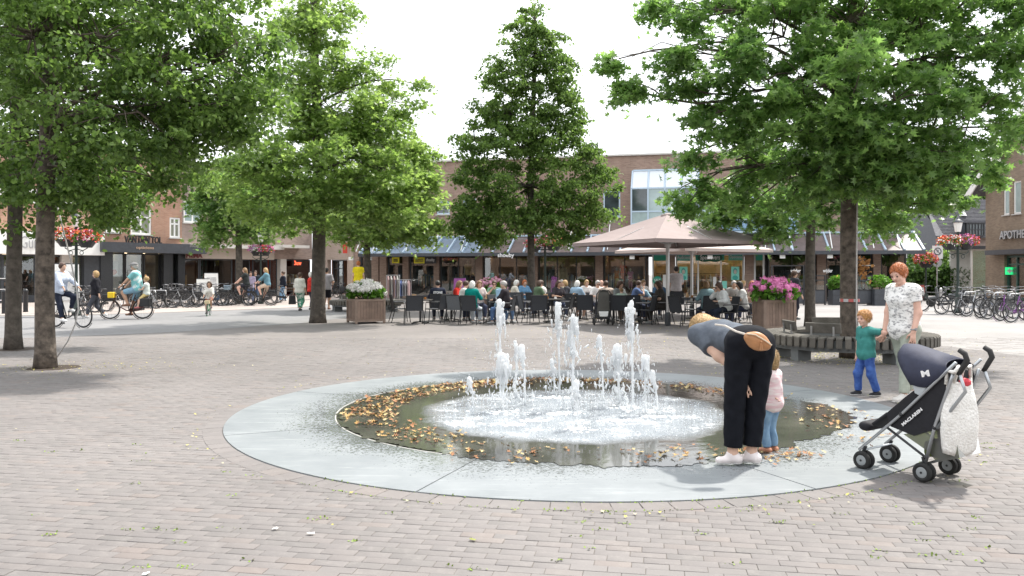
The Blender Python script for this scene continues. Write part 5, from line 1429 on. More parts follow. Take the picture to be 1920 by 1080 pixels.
def tree(name, label, base, trunk_r, top, lobes, nleaf, size, lm, bark, seed, shape='linden', group=None, spread=0.28, per=38, lean=0.0, trunk_top_r=0.05, flare=1.25, nb=None):
    """lobes: (px, py, Y, rx, ry, rz) ellipsoids of foliage; clumps of leaves sit on real twigs"""
    rs = np.random.RandomState(seed)
    root = thing(name, label, 'tree', base, 0, group)
    bx = Vector(base)
    zt_ = top
    pts = []; rad = []
    for i in range(15):
        t = i / 14; z = zt_ * t
        pts.append((0.05 * zt_ / 8 * math.sin(t * 5 + seed) * t * 2 + lean * t * zt_, 0.05 * math.cos(t * 4 + seed) * t * zt_ / 6, z - 0.03))
        r = trunk_r * (1 - t) ** 0.75 + trunk_top_r * t
        if i == 0: r *= flare
        if i == 0: pts[-1] = (0, 0, -0.05)
        rad.append(r)
    # extra ring just above the root flare
    pts.insert(1, (0, 0, 0.28)); rad.insert(1, trunk_r * 1.04)
    tr = MB().tube(pts, rad, 14).build('trunk', bark, root, True)
    def trunk_at(z):
        t = min(max(z / zt_, 0), 0.97); i = int(t * 14); f_ = t * 14 - i
        P_ = [pts[0]] + pts[2:]
        a = np.array(P_[i]); b = np.array(P_[min(i + 1, 14)]); return a + (b - a) * f_
    wts = []; L3 = []
    for (px, py, Y, rx, ry, rz) in lobes:
        c = pp(px, py, Y) - bx; L3.append((np.array(c), np.array((rx, ry, rz)))); wts.append((rx * ry + ry * rz + rx * rz) ** 1.0)
    wts = np.array(wts) + 0.4; wts = wts / sum(wts)
    per = int(per * 2.2); nclump = max(8, nleaf // per)
    cc = []; bm = MB()
    cnt = rs.multinomial(nclump, wts)
    for (c, r), k in zip(L3, cnt):
        att = trunk_at(max(0.42 * zt_ if zt_ > 6 else 1.2, c[2] - 0.15 * math.hypot(c[0], c[1]) - 0.2))
        bp_ = branch_pts(att, c, rs); dist = np.linalg.norm(c - att)
        r0 = min(trunk_r * 0.30, 0.012 + 0.011 * dist)
        bm.tube(bp_, [r0 * (1 - 0.75 * i / 7) for i in range(8)], 6)
        for j in range(k):
            v = rs.normal(0, 1, 3); v /= np.linalg.norm(v); q = rs.uniform(0.3, 1.08) ** 0.6
            p = c + v * r * q * (1 + 0.45 * mnoise.noise(Vector(v * 2.3 + c)))
            cc.append(p)
            if j % 2 == 0:
                s0 = bp_[rs.randint(3, 8)]
                bm.tube(branch_pts(s0, p, rs, 3), [0.018, 0.013, 0.009, 0.004], 4, caps=False)
    bm.build('branches', bark, root, True)
    cc = np.array(cc)
    n = len(cc) * per
    off = rs.normal(0, 1, (n, 3)); off /= np.linalg.norm(off, axis=1)[:, None]
    off *= (rs.uniform(0.15, 1.0, n) ** 0.55 * rs.choice([1, 1, 1, 1.5], n))[:, None]
    off *= spread * 1.2 * np.array([1, 1, 0.42]) * np.repeat(rs.uniform(0.55, 1.5, len(cc)), per)[:, None]
    # each clump is a drooping spray: tips hang lower than its middle
    off[:, 2] -= 0.35 * (off[:, 0] ** 2 + off[:, 1] ** 2) / spread
    P = np.repeat(cc, per, axis=0) + off
    leaves('crown', P, None, size, lm, root, rs, shape, droop=0.55 if shape == 'linden' else 0.25)
    return root
def pit(loc, r=0.4):
    t = MB().lathe([(r, -0.02), (r, 0.0), (r * 0.98, 0.006)], n=20).build('tree_pit', mat('pit_soil', (0.05, 0.035, 0.025), 0.95, nscale=20, namt=0.5)); tag(t, kind='structure'); t.location = loc; return t
B1 = gp(85, 690); B2 = gp(25, 655)
pit(B1 + Vector((0.12, 0.05, -0.001))); pit(B2 + Vector((0.1, 0.05, -0.001)))
tree('linden_tree', 'large linden with mossy trunk nearest the left edge foreground', B1, 0.155, 9.5,
     [(60, 60, 13.0, 1.3, 1.4, 1.1), (200, 70, 12.6, 1.2, 1.3, 0.9), (330, 130, 12.8, 1.2, 1.2, 0.8), (450, 110, 13.2, 0.95, 1.0, 0.75), (120, 190, 12.4, 1.2, 1.2, 0.8), (260, 210, 12.6, 1.1, 1.2, 0.75),
      (400, 210, 13.2, 1.0, 1.0, 0.55), (500, 190, 13.4, 0.55, 0.8, 0.5), (90, 310, 12.8, 0.95, 1.0, 0.6), (230, 320, 13.0, 0.95, 1.0, 0.6), (205, 380, 13.6, 0.3, 0.4, 0.3), (340, 270, 13.4, 0.5, 0.7, 0.28),
      (450, 255, 13.6, 0.4, 0.5, 0.2), (40, -60, 13.2, 1.8, 1.8, 1.0), (250, -40, 13.2, 1.8, 1.6, 0.8), (420, 20, 13.6, 0.8, 1.0, 0.55), (110, 360, 13.2, 0.35, 0.4, 0.22), (212, 405, 14, 0.25, 0.3, 0.2), (222, 350, 14, 0.45, 0.6, 0.42)],
     44000, 0.076, m_linden, m_bark, 11, spread=0.24)
tree('linden_tree', 'second linden with darker trunk just behind the leftmost foreground one', B2, 0.155, 10.5,
     [(10, 120, 16.5, 1.8, 1.6, 1.4), (130, 160, 17, 1.7, 1.6, 1.3), (0, 280, 16.5, 1.3, 1.3, 1.0), (120, 330, 17, 1.2, 1.2, 0.8), (260, 300, 17.5, 1.3, 1.3, 0.9), (330, 310, 18, 0.7, 0.8, 0.4), (215, 390, 17.5, 0.4, 0.5, 0.35),
      (390, 200, 18, 1.0, 1.1, 0.6), (60, 0, 17, 2.4, 2, 1.6), (-80, 250, 16, 1.8, 1.8, 1.5), (280, 130, 18, 1.8, 1.5, 1.2), (60, 395, 16, 0.6, 0.6, 0.4)],
     27000, 0.098, m_linden_d, m_bark2, 12, spread=0.3)
B3 = gp(596, 605)
tree('oak_tree', 'bright green pin oak with tall open top left of the centre', B3, 0.235, 11.8,
     [(670, 225, 25.2, 1.3, 1.2, 0.7), (600, 355, 24.4, 1.3, 1.2, 0.6), (480, 300, 25.2, 0.8, 1.0, 0.5), (780, 350, 25.4, 0.8, 0.9, 0.5), (590, 60, 25.5, 1.2, 1.2, 0.75), (560, 20, 25.5, 0.9, 1.0, 0.7), (610, 130, 25.5, 1.3, 1.3, 0.75), (690, 130, 25.8, 1.1, 1.2, 0.6), (540, 150, 25.3, 1.0, 1.0, 0.6), (740, 190, 26, 0.9, 1.1, 0.6), (630, 210, 25, 1.6, 1.5, 0.9),
      (710, 260, 25.6, 1.6, 1.5, 0.9), (560, 240, 25.2, 1.3, 1.4, 0.8), (520, 310, 25, 1.3, 1.6, 0.75), (620, 310, 24.2, 1.8, 1.5, 0.9), (730, 330, 25, 1.5, 1.6, 0.85), (440, 330, 25.4, 1.0, 1.3, 0.55), (500, 380, 24.6, 1.2, 1.4, 0.5),
      (640, 390, 24.6, 1.6, 1.5, 0.6), (740, 390, 25, 1.2, 1.5, 0.6), (560, 410, 26.4, 1.2, 1.2, 0.4), (790, 300, 26, 0.7, 0.8, 0.5), (600, -10, 25.5, 0.7, 0.8, 0.6), (655, 15, 25.6, 0.3, 0.3, 0.2), (785, 160, 26, 0.25, 0.3, 0.25)],
     44000, 0.145, m_oak, m_bark2, 13, shape='oak', spread=0.34, per=30)
B4 = Vector(((688 - 960) / F * 34, 34, 0))
tree('oak_tree', 'smaller pin oak behind the white hydrangea planter', B4, 0.16, 8.8,
     [(690, 350, 34, 1.8, 1.8, 1.1), (770, 390, 34, 1.5, 1.6, 0.85), (640, 400, 34.5, 1.4, 1.5, 0.7), (720, 430, 34, 1.3, 1.3, 0.55), (800, 430, 34, 1.0, 1.1, 0.5), (740, 300, 34, 1.3, 1.4, 0.9), (660, 430, 33.5, 1.0, 1.0, 0.4)],
     15000, 0.2, m_oak, m_bark2, 14, shape='oak', spread=0.38, per=30)
B5 = Vector(((449 - 960) / F * 43, 43, 0))
tree('oak_tree', 'far green tree before the pale fascia department store', B5, 0.2, 9.0,
     [(440, 350, 43, 2.3, 2, 1.3), (400, 380, 43, 1.3, 1.5, 0.9), (490, 370, 43, 1.7, 1.6, 1.1), (430, 420, 43, 1.6, 1.5, 0.75), (480, 430, 42.5, 1.0, 1.0, 0.5), (400, 440, 43, 0.7, 0.8, 0.5)],
     12000, 0.24, m_oak2, m_bark2, 15, shape='oak', spread=0.45, per=30)
B6 = Vector(((997 - 960) / F * 34, 34, 0))
lob6 = [(935, 245, 34, 0.9, 1.0, 0.5), (1070, 245, 33.8, 0.9, 1.0, 0.5), (1000, 240, 33.5, 1.3, 1.3, 0.6), (995, 110, 34, 1.1, 1.1, 0.6), (997, 22, 34, 0.5, 0.6, 0.5), (990, 75, 34, 1.2, 1.2, 0.8), (1020, 60, 34, 0.8, 0.9, 0.6), (960, 140, 34, 1.3, 1.4, 0.8), (1040, 130, 34, 1.0, 1.2, 0.8), (1000, 190, 34, 1.8, 1.8, 0.9), (930, 210, 34, 1.0, 1.4, 0.8),
        (1060, 200, 34, 1.0, 1.2, 0.8), (890, 260, 34, 1.0, 1.3, 0.7), (960, 280, 33.4, 1.9, 1.8, 0.9), (1050, 280, 33.5, 1.7, 1.8, 0.9), (1110, 310, 34, 1.0, 1.2, 0.8), (890, 330, 33.8, 1.2, 1.5, 0.7), (980, 350, 33, 2.0, 1.9, 0.8),
        (1075, 360, 33.5, 1.7, 1.8, 0.8), (900, 390, 33.8, 1.3, 1.5, 0.6), (880, 425, 33.8, 0.8, 1.0, 0.45), (960, 410, 33.2, 1.6, 1.6, 0.6), (1040, 410, 33.2, 1.6, 1.6, 0.6), (1110, 400, 33.8, 0.9, 1.2, 0.5), (925, 440, 34, 0.9, 0.9, 0.35), (1060, 440, 34, 1.0, 0.9, 0.3)]
t6 = tree('linden_tree', 'tall cone shaped linden standing in the middle of the terrace', B6, 0.17, 12.6, lob6, 56000, 0.12, m_linden_d, m_bark2, 16, spread=0.3)
MB().tube([(0, 0, 0.05), (0, 0, 1.0)], [0.27, 0.24], 14).build('trunk_guard', mat('dark_guard', (0.05, 0.05, 0.05), 0.6), t6)
B7 = gp(1593, 671)
lob7 = [(1600, 40, 14.5, 1.7, 1.6, 1.0), (1450, 60, 14, 1.3, 1.4, 0.7), (1730, 60, 14.2, 1.4, 1.5, 0.9), (1850, 110, 14.5, 1.3, 1.4, 0.8), (1560, 160, 13.2, 1.4, 1.4, 0.8), (1440, 150, 13.6, 1.1, 1.1, 0.7), (1330, 110, 14, 0.75, 0.9, 0.42), (1230, 100, 14.2, 0.5, 0.6, 0.28),
        (1160, 110, 14.4, 0.4, 0.45, 0.2), (1180, 165, 14.3, 0.22, 0.3, 0.14), (1680, 190, 13.2, 1.4, 1.4, 0.8), (1800, 220, 14, 1.3, 1.3, 0.75), (1350, 210, 14.2, 0.75, 0.8, 0.42), (1450, 250, 14, 1.0, 1.1, 0.6), (1290, 165, 14.3, 0.35, 0.4, 0.16), (1890, 240, 14.6, 0.5, 0.6, 0.35),
        (1560, 270, 14.2, 1.0, 1.2, 0.6), (1700, 290, 14.2, 1.1, 1.2, 0.55), (1380, 300, 14.6, 0.7, 0.7, 0.35), (1280, 290, 14.8, 0.4, 0.4, 0.2), (1300, 370, 14.8, 0.42, 0.42, 0.25), (1350, 340, 14.6, 0.5, 0.5, 0.28), (1460, 340, 15, 0.9, 0.9, 0.45), (1750, 350, 15, 0.75, 0.8, 0.35),
        (1640, 330, 15.4, 0.7, 0.7, 0.35), (1280, 40, 14.4, 0.35, 0.5, 0.3), (1340, 20, 14.4, 0.6, 0.7, 0.4), (1250, 5, 14.5, 0.3, 0.3, 0.2), (1820, 30, 14.5, 1.4, 1.4, 0.8), (1880, 330, 15, 0.35, 0.4, 0.25), (1500, -40, 14.5, 2, 2, 0.8), (1680, -60, 14.5, 2.2, 2, 0.8), (1400, 390, 15, 0.4, 0.4, 0.2), (1650, 400, 15.6, 0.4, 0.5, 0.25), (1590, 200, 12.8, 1.0, 0.8, 0.6), (1540, 330, 13.8, 0.6, 0.7, 0.35), (1660, 330, 13.6, 0.7, 0.7, 0.38), (1600, 250, 13.2, 0.8, 0.6, 0.35), (1480, 390, 14.6, 0.5, 0.5, 0.25), (1700, 390, 14.6, 0.6, 0.6, 0.3), (1740, 300, 14.4, 0.5, 0.5, 0.3)]
tree('oak_tree', 'large pin oak growing through the round bench on the right', B7, 0.165, 9.0, lob7, 40000, 0.145, m_oak2, m_bark, 17, shape='oak', spread=0.22, per=34, flare=1.2)
B8 = gp(1519, 612)
tree('oak_tree', 'thinner dark trunk tree behind the round bench', B8, 0.155, 9.0,
     [(1520, 260, 23.5, 2.0, 1.8, 1.2), (1440, 330, 23.5, 1.5, 1.5, 0.9), (1600, 330, 23.5, 1.5, 1.5, 0.9), (1400, 390, 23, 0.9, 0.9, 0.55), (1470, 400, 23, 0.9, 0.9, 0.45), (1640, 400, 23.5, 1.1, 1.1, 0.65), (1690, 410, 23.5, 0.6, 0.7, 0.4), (1560, 400, 24, 0.7, 0.7, 0.4), (1450, 440, 23, 0.35, 0.35, 0.2), (1715, 330, 24, 0.8, 0.9, 0.7), (1350, 400, 23, 0.5, 0.5, 0.3)],
     15000, 0.16, m_oak2, m_bark2, 18, shape='oak', spread=0.3, per=30)
# trees beyond
def far_tree(label, px, Y, trunk_r, top, lobes, n, seed, m=m_oak2, size=0.35, name='broadleaf_tree'):
    return tree(name, label, Vector(((px - 960) / F * Y, Y, 0)), trunk_r, top, lobes, n, size, m, m_bark2, seed, spread=0.6, per=24, shape='linden')
far_tree('green tree behind the old house roof', 1800, 88, 0.25, 11, [(1800, 350, 88, 3.6, 3, 2.2), (1830, 330, 88, 2.6, 2.5, 1.8), (1770, 370, 88, 1.8, 2, 1.5)], 7000, 31, size=0.45)
far_tree('round topped small tree beside the pale house', 1715, 60, 0.12, 4.5, [(1712, 505, 60, 2.0, 1.8, 1.3), (1700, 525, 60, 1.4, 1.4, 0.8), (1740, 500, 60, 1.2, 1.2, 0.9)], 5000, 32, m_hedge, 0.24)
far_tree('yellow green small tree between canopy and lamp', 1766, 62, 0.1, 4.6, [(1768, 478, 62, 0.8, 0.8, 0.9), (1758, 505, 62, 0.8, 0.8, 0.6)], 2500, 33, m_oak, 0.2)
# clipped hedge
rs = np.random.RandomState(5); n = 26000
hx0, hx1, hy0, hy1 = 31.0, 38.5, 59.0, 60.2
P = np.stack([rs.uniform(hx0, hx1, n), rs.uniform(hy0, hy1, n), rs.uniform(0.02, 2.0, n)], 1); k = rs.randint(0, 3, n)
P[k == 0, 1] = hy0 + rs.normal(0, 0.05, (k == 0).sum()); P[k == 1, 2] = 2.0 + rs.normal(0, 0.05, (k == 1).sum())
hg = thing('hedge', 'clipped green hedge in front of the old house', 'hedge', (0, 0, 0)); leaves('foliage', P, None, 0.17, m_hedge, hg, rs)
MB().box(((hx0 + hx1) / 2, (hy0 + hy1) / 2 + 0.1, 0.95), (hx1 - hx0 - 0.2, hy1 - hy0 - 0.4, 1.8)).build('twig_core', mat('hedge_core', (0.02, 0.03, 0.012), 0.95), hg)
# ------------------------------------------------------------------ street furniture
m_iron = mat('dark_green_iron', (0.02, 0.035, 0.03), 0.45)
m_steel = mat('galvanised_steel', (0.5, 0.5, 0.5), 0.35, 0.8)
m_lampglass = mat('milky_lamp_glass', (0.75, 0.75, 0.72), 0.25)
fl_red = mat('petal_red', (0.60, 0.05, 0.03), 0.6); fl_pink = mat('petal_pink', (0.68, 0.22, 0.34), 0.6); fl_orange = mat('petal_orange', (0.75, 0.22, 0.04), 0.6)
fl_white = mat('petal_white', (0.80, 0.78, 0.76), 0.6); fl_purple = mat('petal_violet', (0.42, 0.14, 0.42), 0.6)
m_basketleaf = leaf_mat('basket_leaf', (0.05, 0.12, 0.025), (0.14, 0.26, 0.05), 0.3)
def ball_pts(n, c, r, rs, lower=-1.0):
    v = rs.normal(0, 1, (n, 3)); v /= np.linalg.norm(v, axis=1)[:, None]; v[:, 2] = np.where(v[:, 2] < lower, -v[:, 2], v[:, 2])
    return np.array(c) + v * np.array(r) * rs.uniform(0.75, 1.05, n)[:, None]
def basket(loc, size, cols, label, seed, group='flower baskets on the lamp posts'):
    rs = np.random.RandomState(seed)
    size *= 0.86
    r = thing('flower_basket', label, 'flower basket', loc, 0, group)
    MB().lathe([(0.16 * size, -0.22 * size), (0.3 * size, -0.02 * size), (0.31 * size, 0.02 * size), (0.02, 0.02 * size)], n=14).build('bowl', m_black, r)
    leaves('foliage', ball_pts(260, (0, 0, 0.1 * size), (0.42 * size, 0.42 * size, 0.24 * size), rs, -0.6), None, 0.07 * size, m_basketleaf, r, rs)
    for i, c in enumerate(cols):
        P = ball_pts(110, (0, 0, 0.12 * size), (0.47 * size, 0.47 * size, 0.29 * size), rs, -0.5)
        k = rs.uniform(-1, 1, len(P)); P = P[np.argsort(np.sin(P[:, 0] * 9 + i * 2.1) + k * 0.5)[:80]]
        leaves('blossoms', np.repeat(P, 3, axis=0) + rs.normal(0, 0.008, (len(P) * 3, 3)), None, 0.062 * size, c, r, rs)
    return r
def lamp_post(base, top, label, baskets, seed, rim=None, big=1.0):
    r = thing('street_lamp', label, 'street lamp', base, 0)
    MB().lathe([(0.16, 0), (0.16, 0.12), (0.1, 0.2), (0.095, 0.75), (0.07, 0.85), (0.055, 1.0), (0.05, top - 0.62), (0.075, top - 0.6), (0.04, top - 0.52)], n=12).build('post', m_iron, r, True)
    MB().lathe([(0.11, top - 0.52), (0.17, top - 0.16), (0.175, top - 0.15), (0.02, top - 0.15)], n=8).build('lantern_glass', m_lampglass, r)
    MB().lathe([(0.21, top - 0.15), (0.2, top - 0.12), (0.1, top - 0.02), (0.05, top), (0.04, top + 0.06), (0.005, top + 0.1)], n=10).build('lantern_cap', m_dgrey, r, True)
    for q in (-1, 1):
        pts = [(0, 0, top - 1.35), (q * 0.25, 0, top - 1.42), (q * 0.42, 0, top - 1.32), (q * 0.40, 0, top - 1.2), (q * 0.32, 0, top - 1.24)]
        MB().tube(pts, 0.018, 6).ring((q * 0.2, 0, top - 1.5), 0.07, 0.012, n=12).build('scroll_bracket', m_iron, r)
    MB().box((0, 0, top - 1.22), (0.8 * big, 0.05, 0.05)).build('cross_bar', m_iron, r)
    for i, (dx, dy, dz, sz, cols, lb) in enumerate(baskets): basket(Vector(base) + Vector((dx, dy, top - 1.0 + dz)), sz, cols, lb, seed + i)
    return r
L1 = Vector(((143 - 960) / F * 30, 30, 0)); L2 = Vector(((489 - 960) / F * 41.8, 41.8, 0)); L3 = gp(1796, 587); L4 = Vector(((1736 - 960) / F * 47, 47, 0)); L5 = Vector(((1022 - 960) / F * 37, 37, 0))
lamp_post(L1, 3.85, 'lantern street lamp with red baskets beside the leftmost trunks', [(-0.38, 0, -0.02, 1.35, [fl_red, fl_pink, fl_orange, fl_white], 'red and pink flower basket left of the lantern by the left trunks'), (0.38, 0.02, -0.05, 1.35, [fl_orange, fl_red, fl_pink], 'orange red flower basket right of the lantern by the left trunks')], 100)
lamp_post(L2, 3.75, 'lantern street lamp with violet baskets behind the girl cyclists', [(-0.27, 0, 0.0, 1.05, [fl_purple, fl_pink, fl_white], 'violet flower basket on the left of the middle lamp'), (0.27, 0, -0.02, 1.05, [fl_pink, fl_purple, fl_red], 'pink flower basket on the right of the middle lamp')], 110)
lamp_post(L3, 3.75, 'green lantern street lamp standing among parked bicycles at right', [(-0.33, 0, -0.02, 1.15, [fl_red, fl_orange, fl_white], 'red flower basket left on the lamp by the parked bicycles'), (0.33, 0, 0.0, 1.15, [fl_pink, fl_red, fl_purple], 'pink and red flower basket right on the lamp by the parked bicycles')], 120)
lamp_post(L5, 3.9, 'lantern street lamp half hidden behind the centre linden', [(-0.5, 0, -0.1, 1.2, [fl_red, fl_pink], 'pink flower basket left of the centre linden trunk'), (0.4, 0, 0.02, 1.5, [fl_orange, fl_red, fl_pink], 'orange and red flower basket right of the centre linden trunk')], 130)
r = thing('basket_post', 'iron post topped by a round flower basket beside the square sign', 'post', L4); MB().lathe([(0.14, 0), (0.14, 0.2), (0.06, 0.4), (0.05, 2.2)], n=10).build('post', m_iron, r)
MB().lathe([(0.05, 2.05), (0.3, 2.2), (0.3, 2.22), (0.05, 2.2)], n=10).build('saucer', m_iron, r)
basket(L4 + Vector((0, 0, 2.25)), 1.7, [fl_red, fl_pink, fl_orange], 'round red flower basket on the post beside the square sign', 140)
# square sign on pole
S = gp(1757, 563); r = thing('traffic_sign', 'square white parking sign with crossed round symbol on grey pole', 'sign', S)
MB().tube([(0, 0, 0), (0, 0, 3.3)], 0.035, 8).build('pole', m_steel, r)
MB().box((0, -0.05, 2.85), (0.62, 0.03, 0.78)).build('sign_board', m_white, r)
MB().ring((0, -0.075, 2.9), 0.2, 0.03, n=24, k=6).bar((-0.13, -0.085, 3.03), (0.13, -0.085, 2.77), 0.05, 0.02).build('crossed_symbol', mat('sign_grey', (0.12, 0.13, 0.15), 0.5), r)
text_mesh('lettering', 'P', 0.26, mat('sign_grey2', (0.2, 0.22, 0.26), 0.5), r, (0, -0.075, 2.9))
MB().lathe([(0.01, -0.01), (0.28, -0.01), (0.28, 0.01), (0.01, 0.01)], (0.02, 0.03, 2.25), 20, axis='Y').build('round_sign_back', mat('sign_back_grey', (0.4, 0.41, 0.42), 0.5, 0.3), r)
def bollard(p, h, rad, m_, label):
    o = tag(MB().lathe([(rad * 1.1, 0), (rad, 0.05), (rad, h * 0.85), (rad * 1.12, h * 0.87), (rad * 1.12, h * 0.93), (rad * 0.6, h), (0.005, h)], n=14).build('bollard', m_, None, True), label, 'bollard'); o.location = p
bollard(gp(48, 585), 0.95, 0.09, m_black, 'short black bollard just left of the foreground linden trunk')
bollard(gp(1764, 573), 0.88, 0.07, m_steel, 'steel bollard beside the pole of the square sign')
bollard(gp(8, 588), 0.95, 0.09, m_black, 'black bollard at the far left edge of the square')

# parasols
def parasol(base, R, zr, za, mc, label, rz, name='parasol'):
    r = thing(name, label, 'parasol', base, rz)
    MB().tube([(0, 0, 0), (0, 0, za - 0.05)], 0.055, 12).build('pole', m_steel, r)
    MB().lathe([(0.09, 0), (0.09, 0.35), (0.06, 0.4)], n=10).build('ground_sleeve', m_dgrey, r)
    n = 4; m = MB(); nseg = 8
    cs = [(R * math.cos(PI / 4 + i * PI / 2) * 1.0, R * math.sin(PI / 4 + i * PI / 2)) for i in range(4)]
    rim = []
    for i in range(4):
        a, b = cs[i], cs[(i + 1) % 4]
        for k in range(nseg):
            t = k / nseg; s_ = 1 - 0.035 * math.sin(PI * t)
            rim.append(((a[0] + (b[0] - a[0]) * t) * s_, (a[1] + (b[1] - a[1]) * t) * s_, 0.0))
    vs = []; rows = 6
    for q in range(rows + 1):
        t = q / rows
        for i, (x, y, _) in enumerate(rim):
            cr = abs(math.sin(PI * (i % nseg) / nseg)); vs.append((x * (0.07 + 0.93 * t), y * (0.07 + 0.93 * t), za + (zr - za) * t + (-0.06 * cr * math.sin(PI * t)) - (0.0)))
    N_ = len(rim); fs = [(q * N_ + i, (q + 1) * N_ + i, (q + 1) * N_ + (i + 1) % N_, q * N_ + (i + 1) % N_) for q in range(rows) for i in range(N_)]
    fs.append(tuple(range(N_ - 1, -1, -1)))
    m.add(vs, fs); cn = m.build('canopy', mc, r); sm_ = cn.modifiers.new('cloth', 'SOLIDIFY'); sm_.thickness = 0.015; sm_.offset = 1
    # short valance
    m = MB(); vs = [(x, y, zr) for x, y, _ in rim] + [(x * 1.002, y * 1.002, zr - 0.09) for x, y, _ in rim]
    m.add(vs, [(i, (i + 1) % N_, N_ + (i + 1) % N_, N_ + i) for i in range(N_)]); m.build('valance', mc, cn)
    MB().lathe([(0.22, za - 0.03), (0.2, za + 0.03), (0.02, za + 0.08)], n=12).build('top_cap', mc, r)
    MB().tube([(0, 0, zr - 0.12), (0, 0, zr + 0.1)], 0.1, 10).build('hub', m_steel, r)
    for i in range(8):
        a = PI / 4 * i + PI / 4; k = R if i % 2 == 0 else R * 0.707
        e = Vector((math.cos(a) * k * 0.95, math.sin(a) * k * 0.95, zr + 0.0)); t_ = Vector((math.cos(a) * 0.1, math.sin(a) * 0.1, za - 0.08))
        md = t_.lerp(e, 0.45) - Vector((0, 0, 0.05))
        rb = MB().bar(t_, e, 0.03, 0.045).build('rib', m_steel, r)
        MB().bar((math.cos(a) * 0.1, math.sin(a) * 0.1, zr - 0.02), md, 0.025, 0.035).build('strut', m_steel, rb)
    return r
m_taupe = mat('taupe_canvas', (0.27, 0.215, 0.205), 0.85, nscale=2.5, namt=0.06, bump=0.1, bscale=30)
m_cream = mat('cream_canvas', (0.52, 0.43, 0.40), 0.85, nscale=2.5, namt=0.06)
parasol(gp(1252, 610), 2.95, 2.5, 3.32, m_taupe, 'large dusty pink parasol in front of the optician', math.radians(28))
parasol(Vector(((1297 - 960) / F * 29.5, 29.5, 0)), 2.85, 2.42, 3.05, m_cream, 'paler cream parasol tucked behind the large dusty pink one', math.radians(28))

# chairs and tables
m_sling = mat('charcoal_sling', (0.035, 0.038, 0.045), 0.8, nscale=60, namt=0.3); m_frame = mat('black_frame', (0.02, 0.02, 0.022), 0.4)
m_sling2 = mat('grey_sling', (0.13, 0.14, 0.155), 0.8, nscale=60, namt=0.3); m_arm = mat('alu_arm', (0.28, 0.28, 0.29), 0.4, 0.5)
def make_chair(sling):
    r = thing('terrace_chair', 'chair', 'chair', (0, 0, -50), 0, 'black cafe chairs on the terrace')
    MB().prism([(-0.22, 0.44), (0.25, 0.455), (0.25, 0.435), (-0.22, 0.42)], 'x', -0.25, 0.25).build('seat', sling, r)
    MB().prism([(-0.22, 0.44), (-0.25, 0.62), (-0.31, 0.88), (-0.295, 0.885), (-0.235, 0.62), (-0.2, 0.45)], 'x', -0.24, 0.24).build('backrest', sling, r)
    for q in (-1, 1):
        MB().tube([(q * 0.27, 0.24, 0.44), (q * 0.29, 0.29, 0.0)], 0.014, 6).build('leg', m_frame, r)
        MB().tube([(q * 0.27, -0.2, 0.44), (q * 0.3, -0.32, 0.0)], 0.014, 6).build('leg', m_frame, r)
        MB().tube([(q * 0.27, 0.24, 0.44), (q * 0.285, 0.22, 0.65), (q * 0.285, -0.26, 0.67)], 0.013, 6).box((q * 0.288, -0.01, 0.672), (0.045, 0.42, 0.02), mi=1).build('armrest', [m_frame, m_arm], r)
        MB().tube([(q * 0.255, 0.25, 0.44), (q * 0.255, -0.21, 0.43), (q * 0.255, -0.26, 0.62), (q * 0.25, -0.31, 0.89)], 0.014, 6).build('side_rail', m_frame, r)
    MB().tube([(-0.25, -0.31, 0.89), (0.25, -0.31, 0.89)], 0.014, 6).build('top_rail', m_frame, r)
    return r
chairs = [make_chair(m_sling), make_chair(m_sling2)]
def put_chair(X, Y, rz, label, kind=0): return place(chairs[kind], (X, Y, 0), rz, label)
def make_table():
    r = thing('terrace_table', 'table', 'table', (0, 0, -50), 0, 'dark square tables on the terrace')
    MB().box((0, 0, 0.735), (0.74, 0.74, 0.03)).build('table_top', mat('table_dark', (0.06, 0.055, 0.05), 0.35, nscale=20, namt=0.2), r, bevel=0.006)
    MB().tube([(0, 0, 0.03), (0, 0, 0.72)], 0.032, 10).build('column', m_frame, r)
    for k in range(4):
        a = PI / 4 + k * PI / 2; MB().bar((0, 0, 0.05), (math.cos(a) * 0.34, math.sin(a) * 0.34, 0.015), 0.05, 0.03).build('foot', m_frame, r)
    return r
tab = make_table()
TAB = [(788, 606, 'empty square table beside the white hydrangea planter'), (846, 600, 'square table between the navy jacket man and the red top'), (925, 604, 'square table in front of the teal top woman'), (1035, 604, 'square table right of the centre linden trunk'),
       (1088, 600, 'square table with seated grey haired guests'), (1018, 586, 'far square table behind the centre linden trunk'), (1150, 602, 'square table beside the grey pushchair'), (1212, 604, 'square table left of the parasol pole'),
       (1300, 598, 'empty square table right of the parasol pole'), (1362, 600, 'square table before the white sweater woman'), (965, 588, 'far square table left of the centre linden trunk'), (1118, 585, 'far square table below the window mannequins')]
m_cup = mat('white_china', (0.75, 0.74, 0.72), 0.25); m_tea = mat('glass_drink', (0.35, 0.16, 0.05), 0.1)
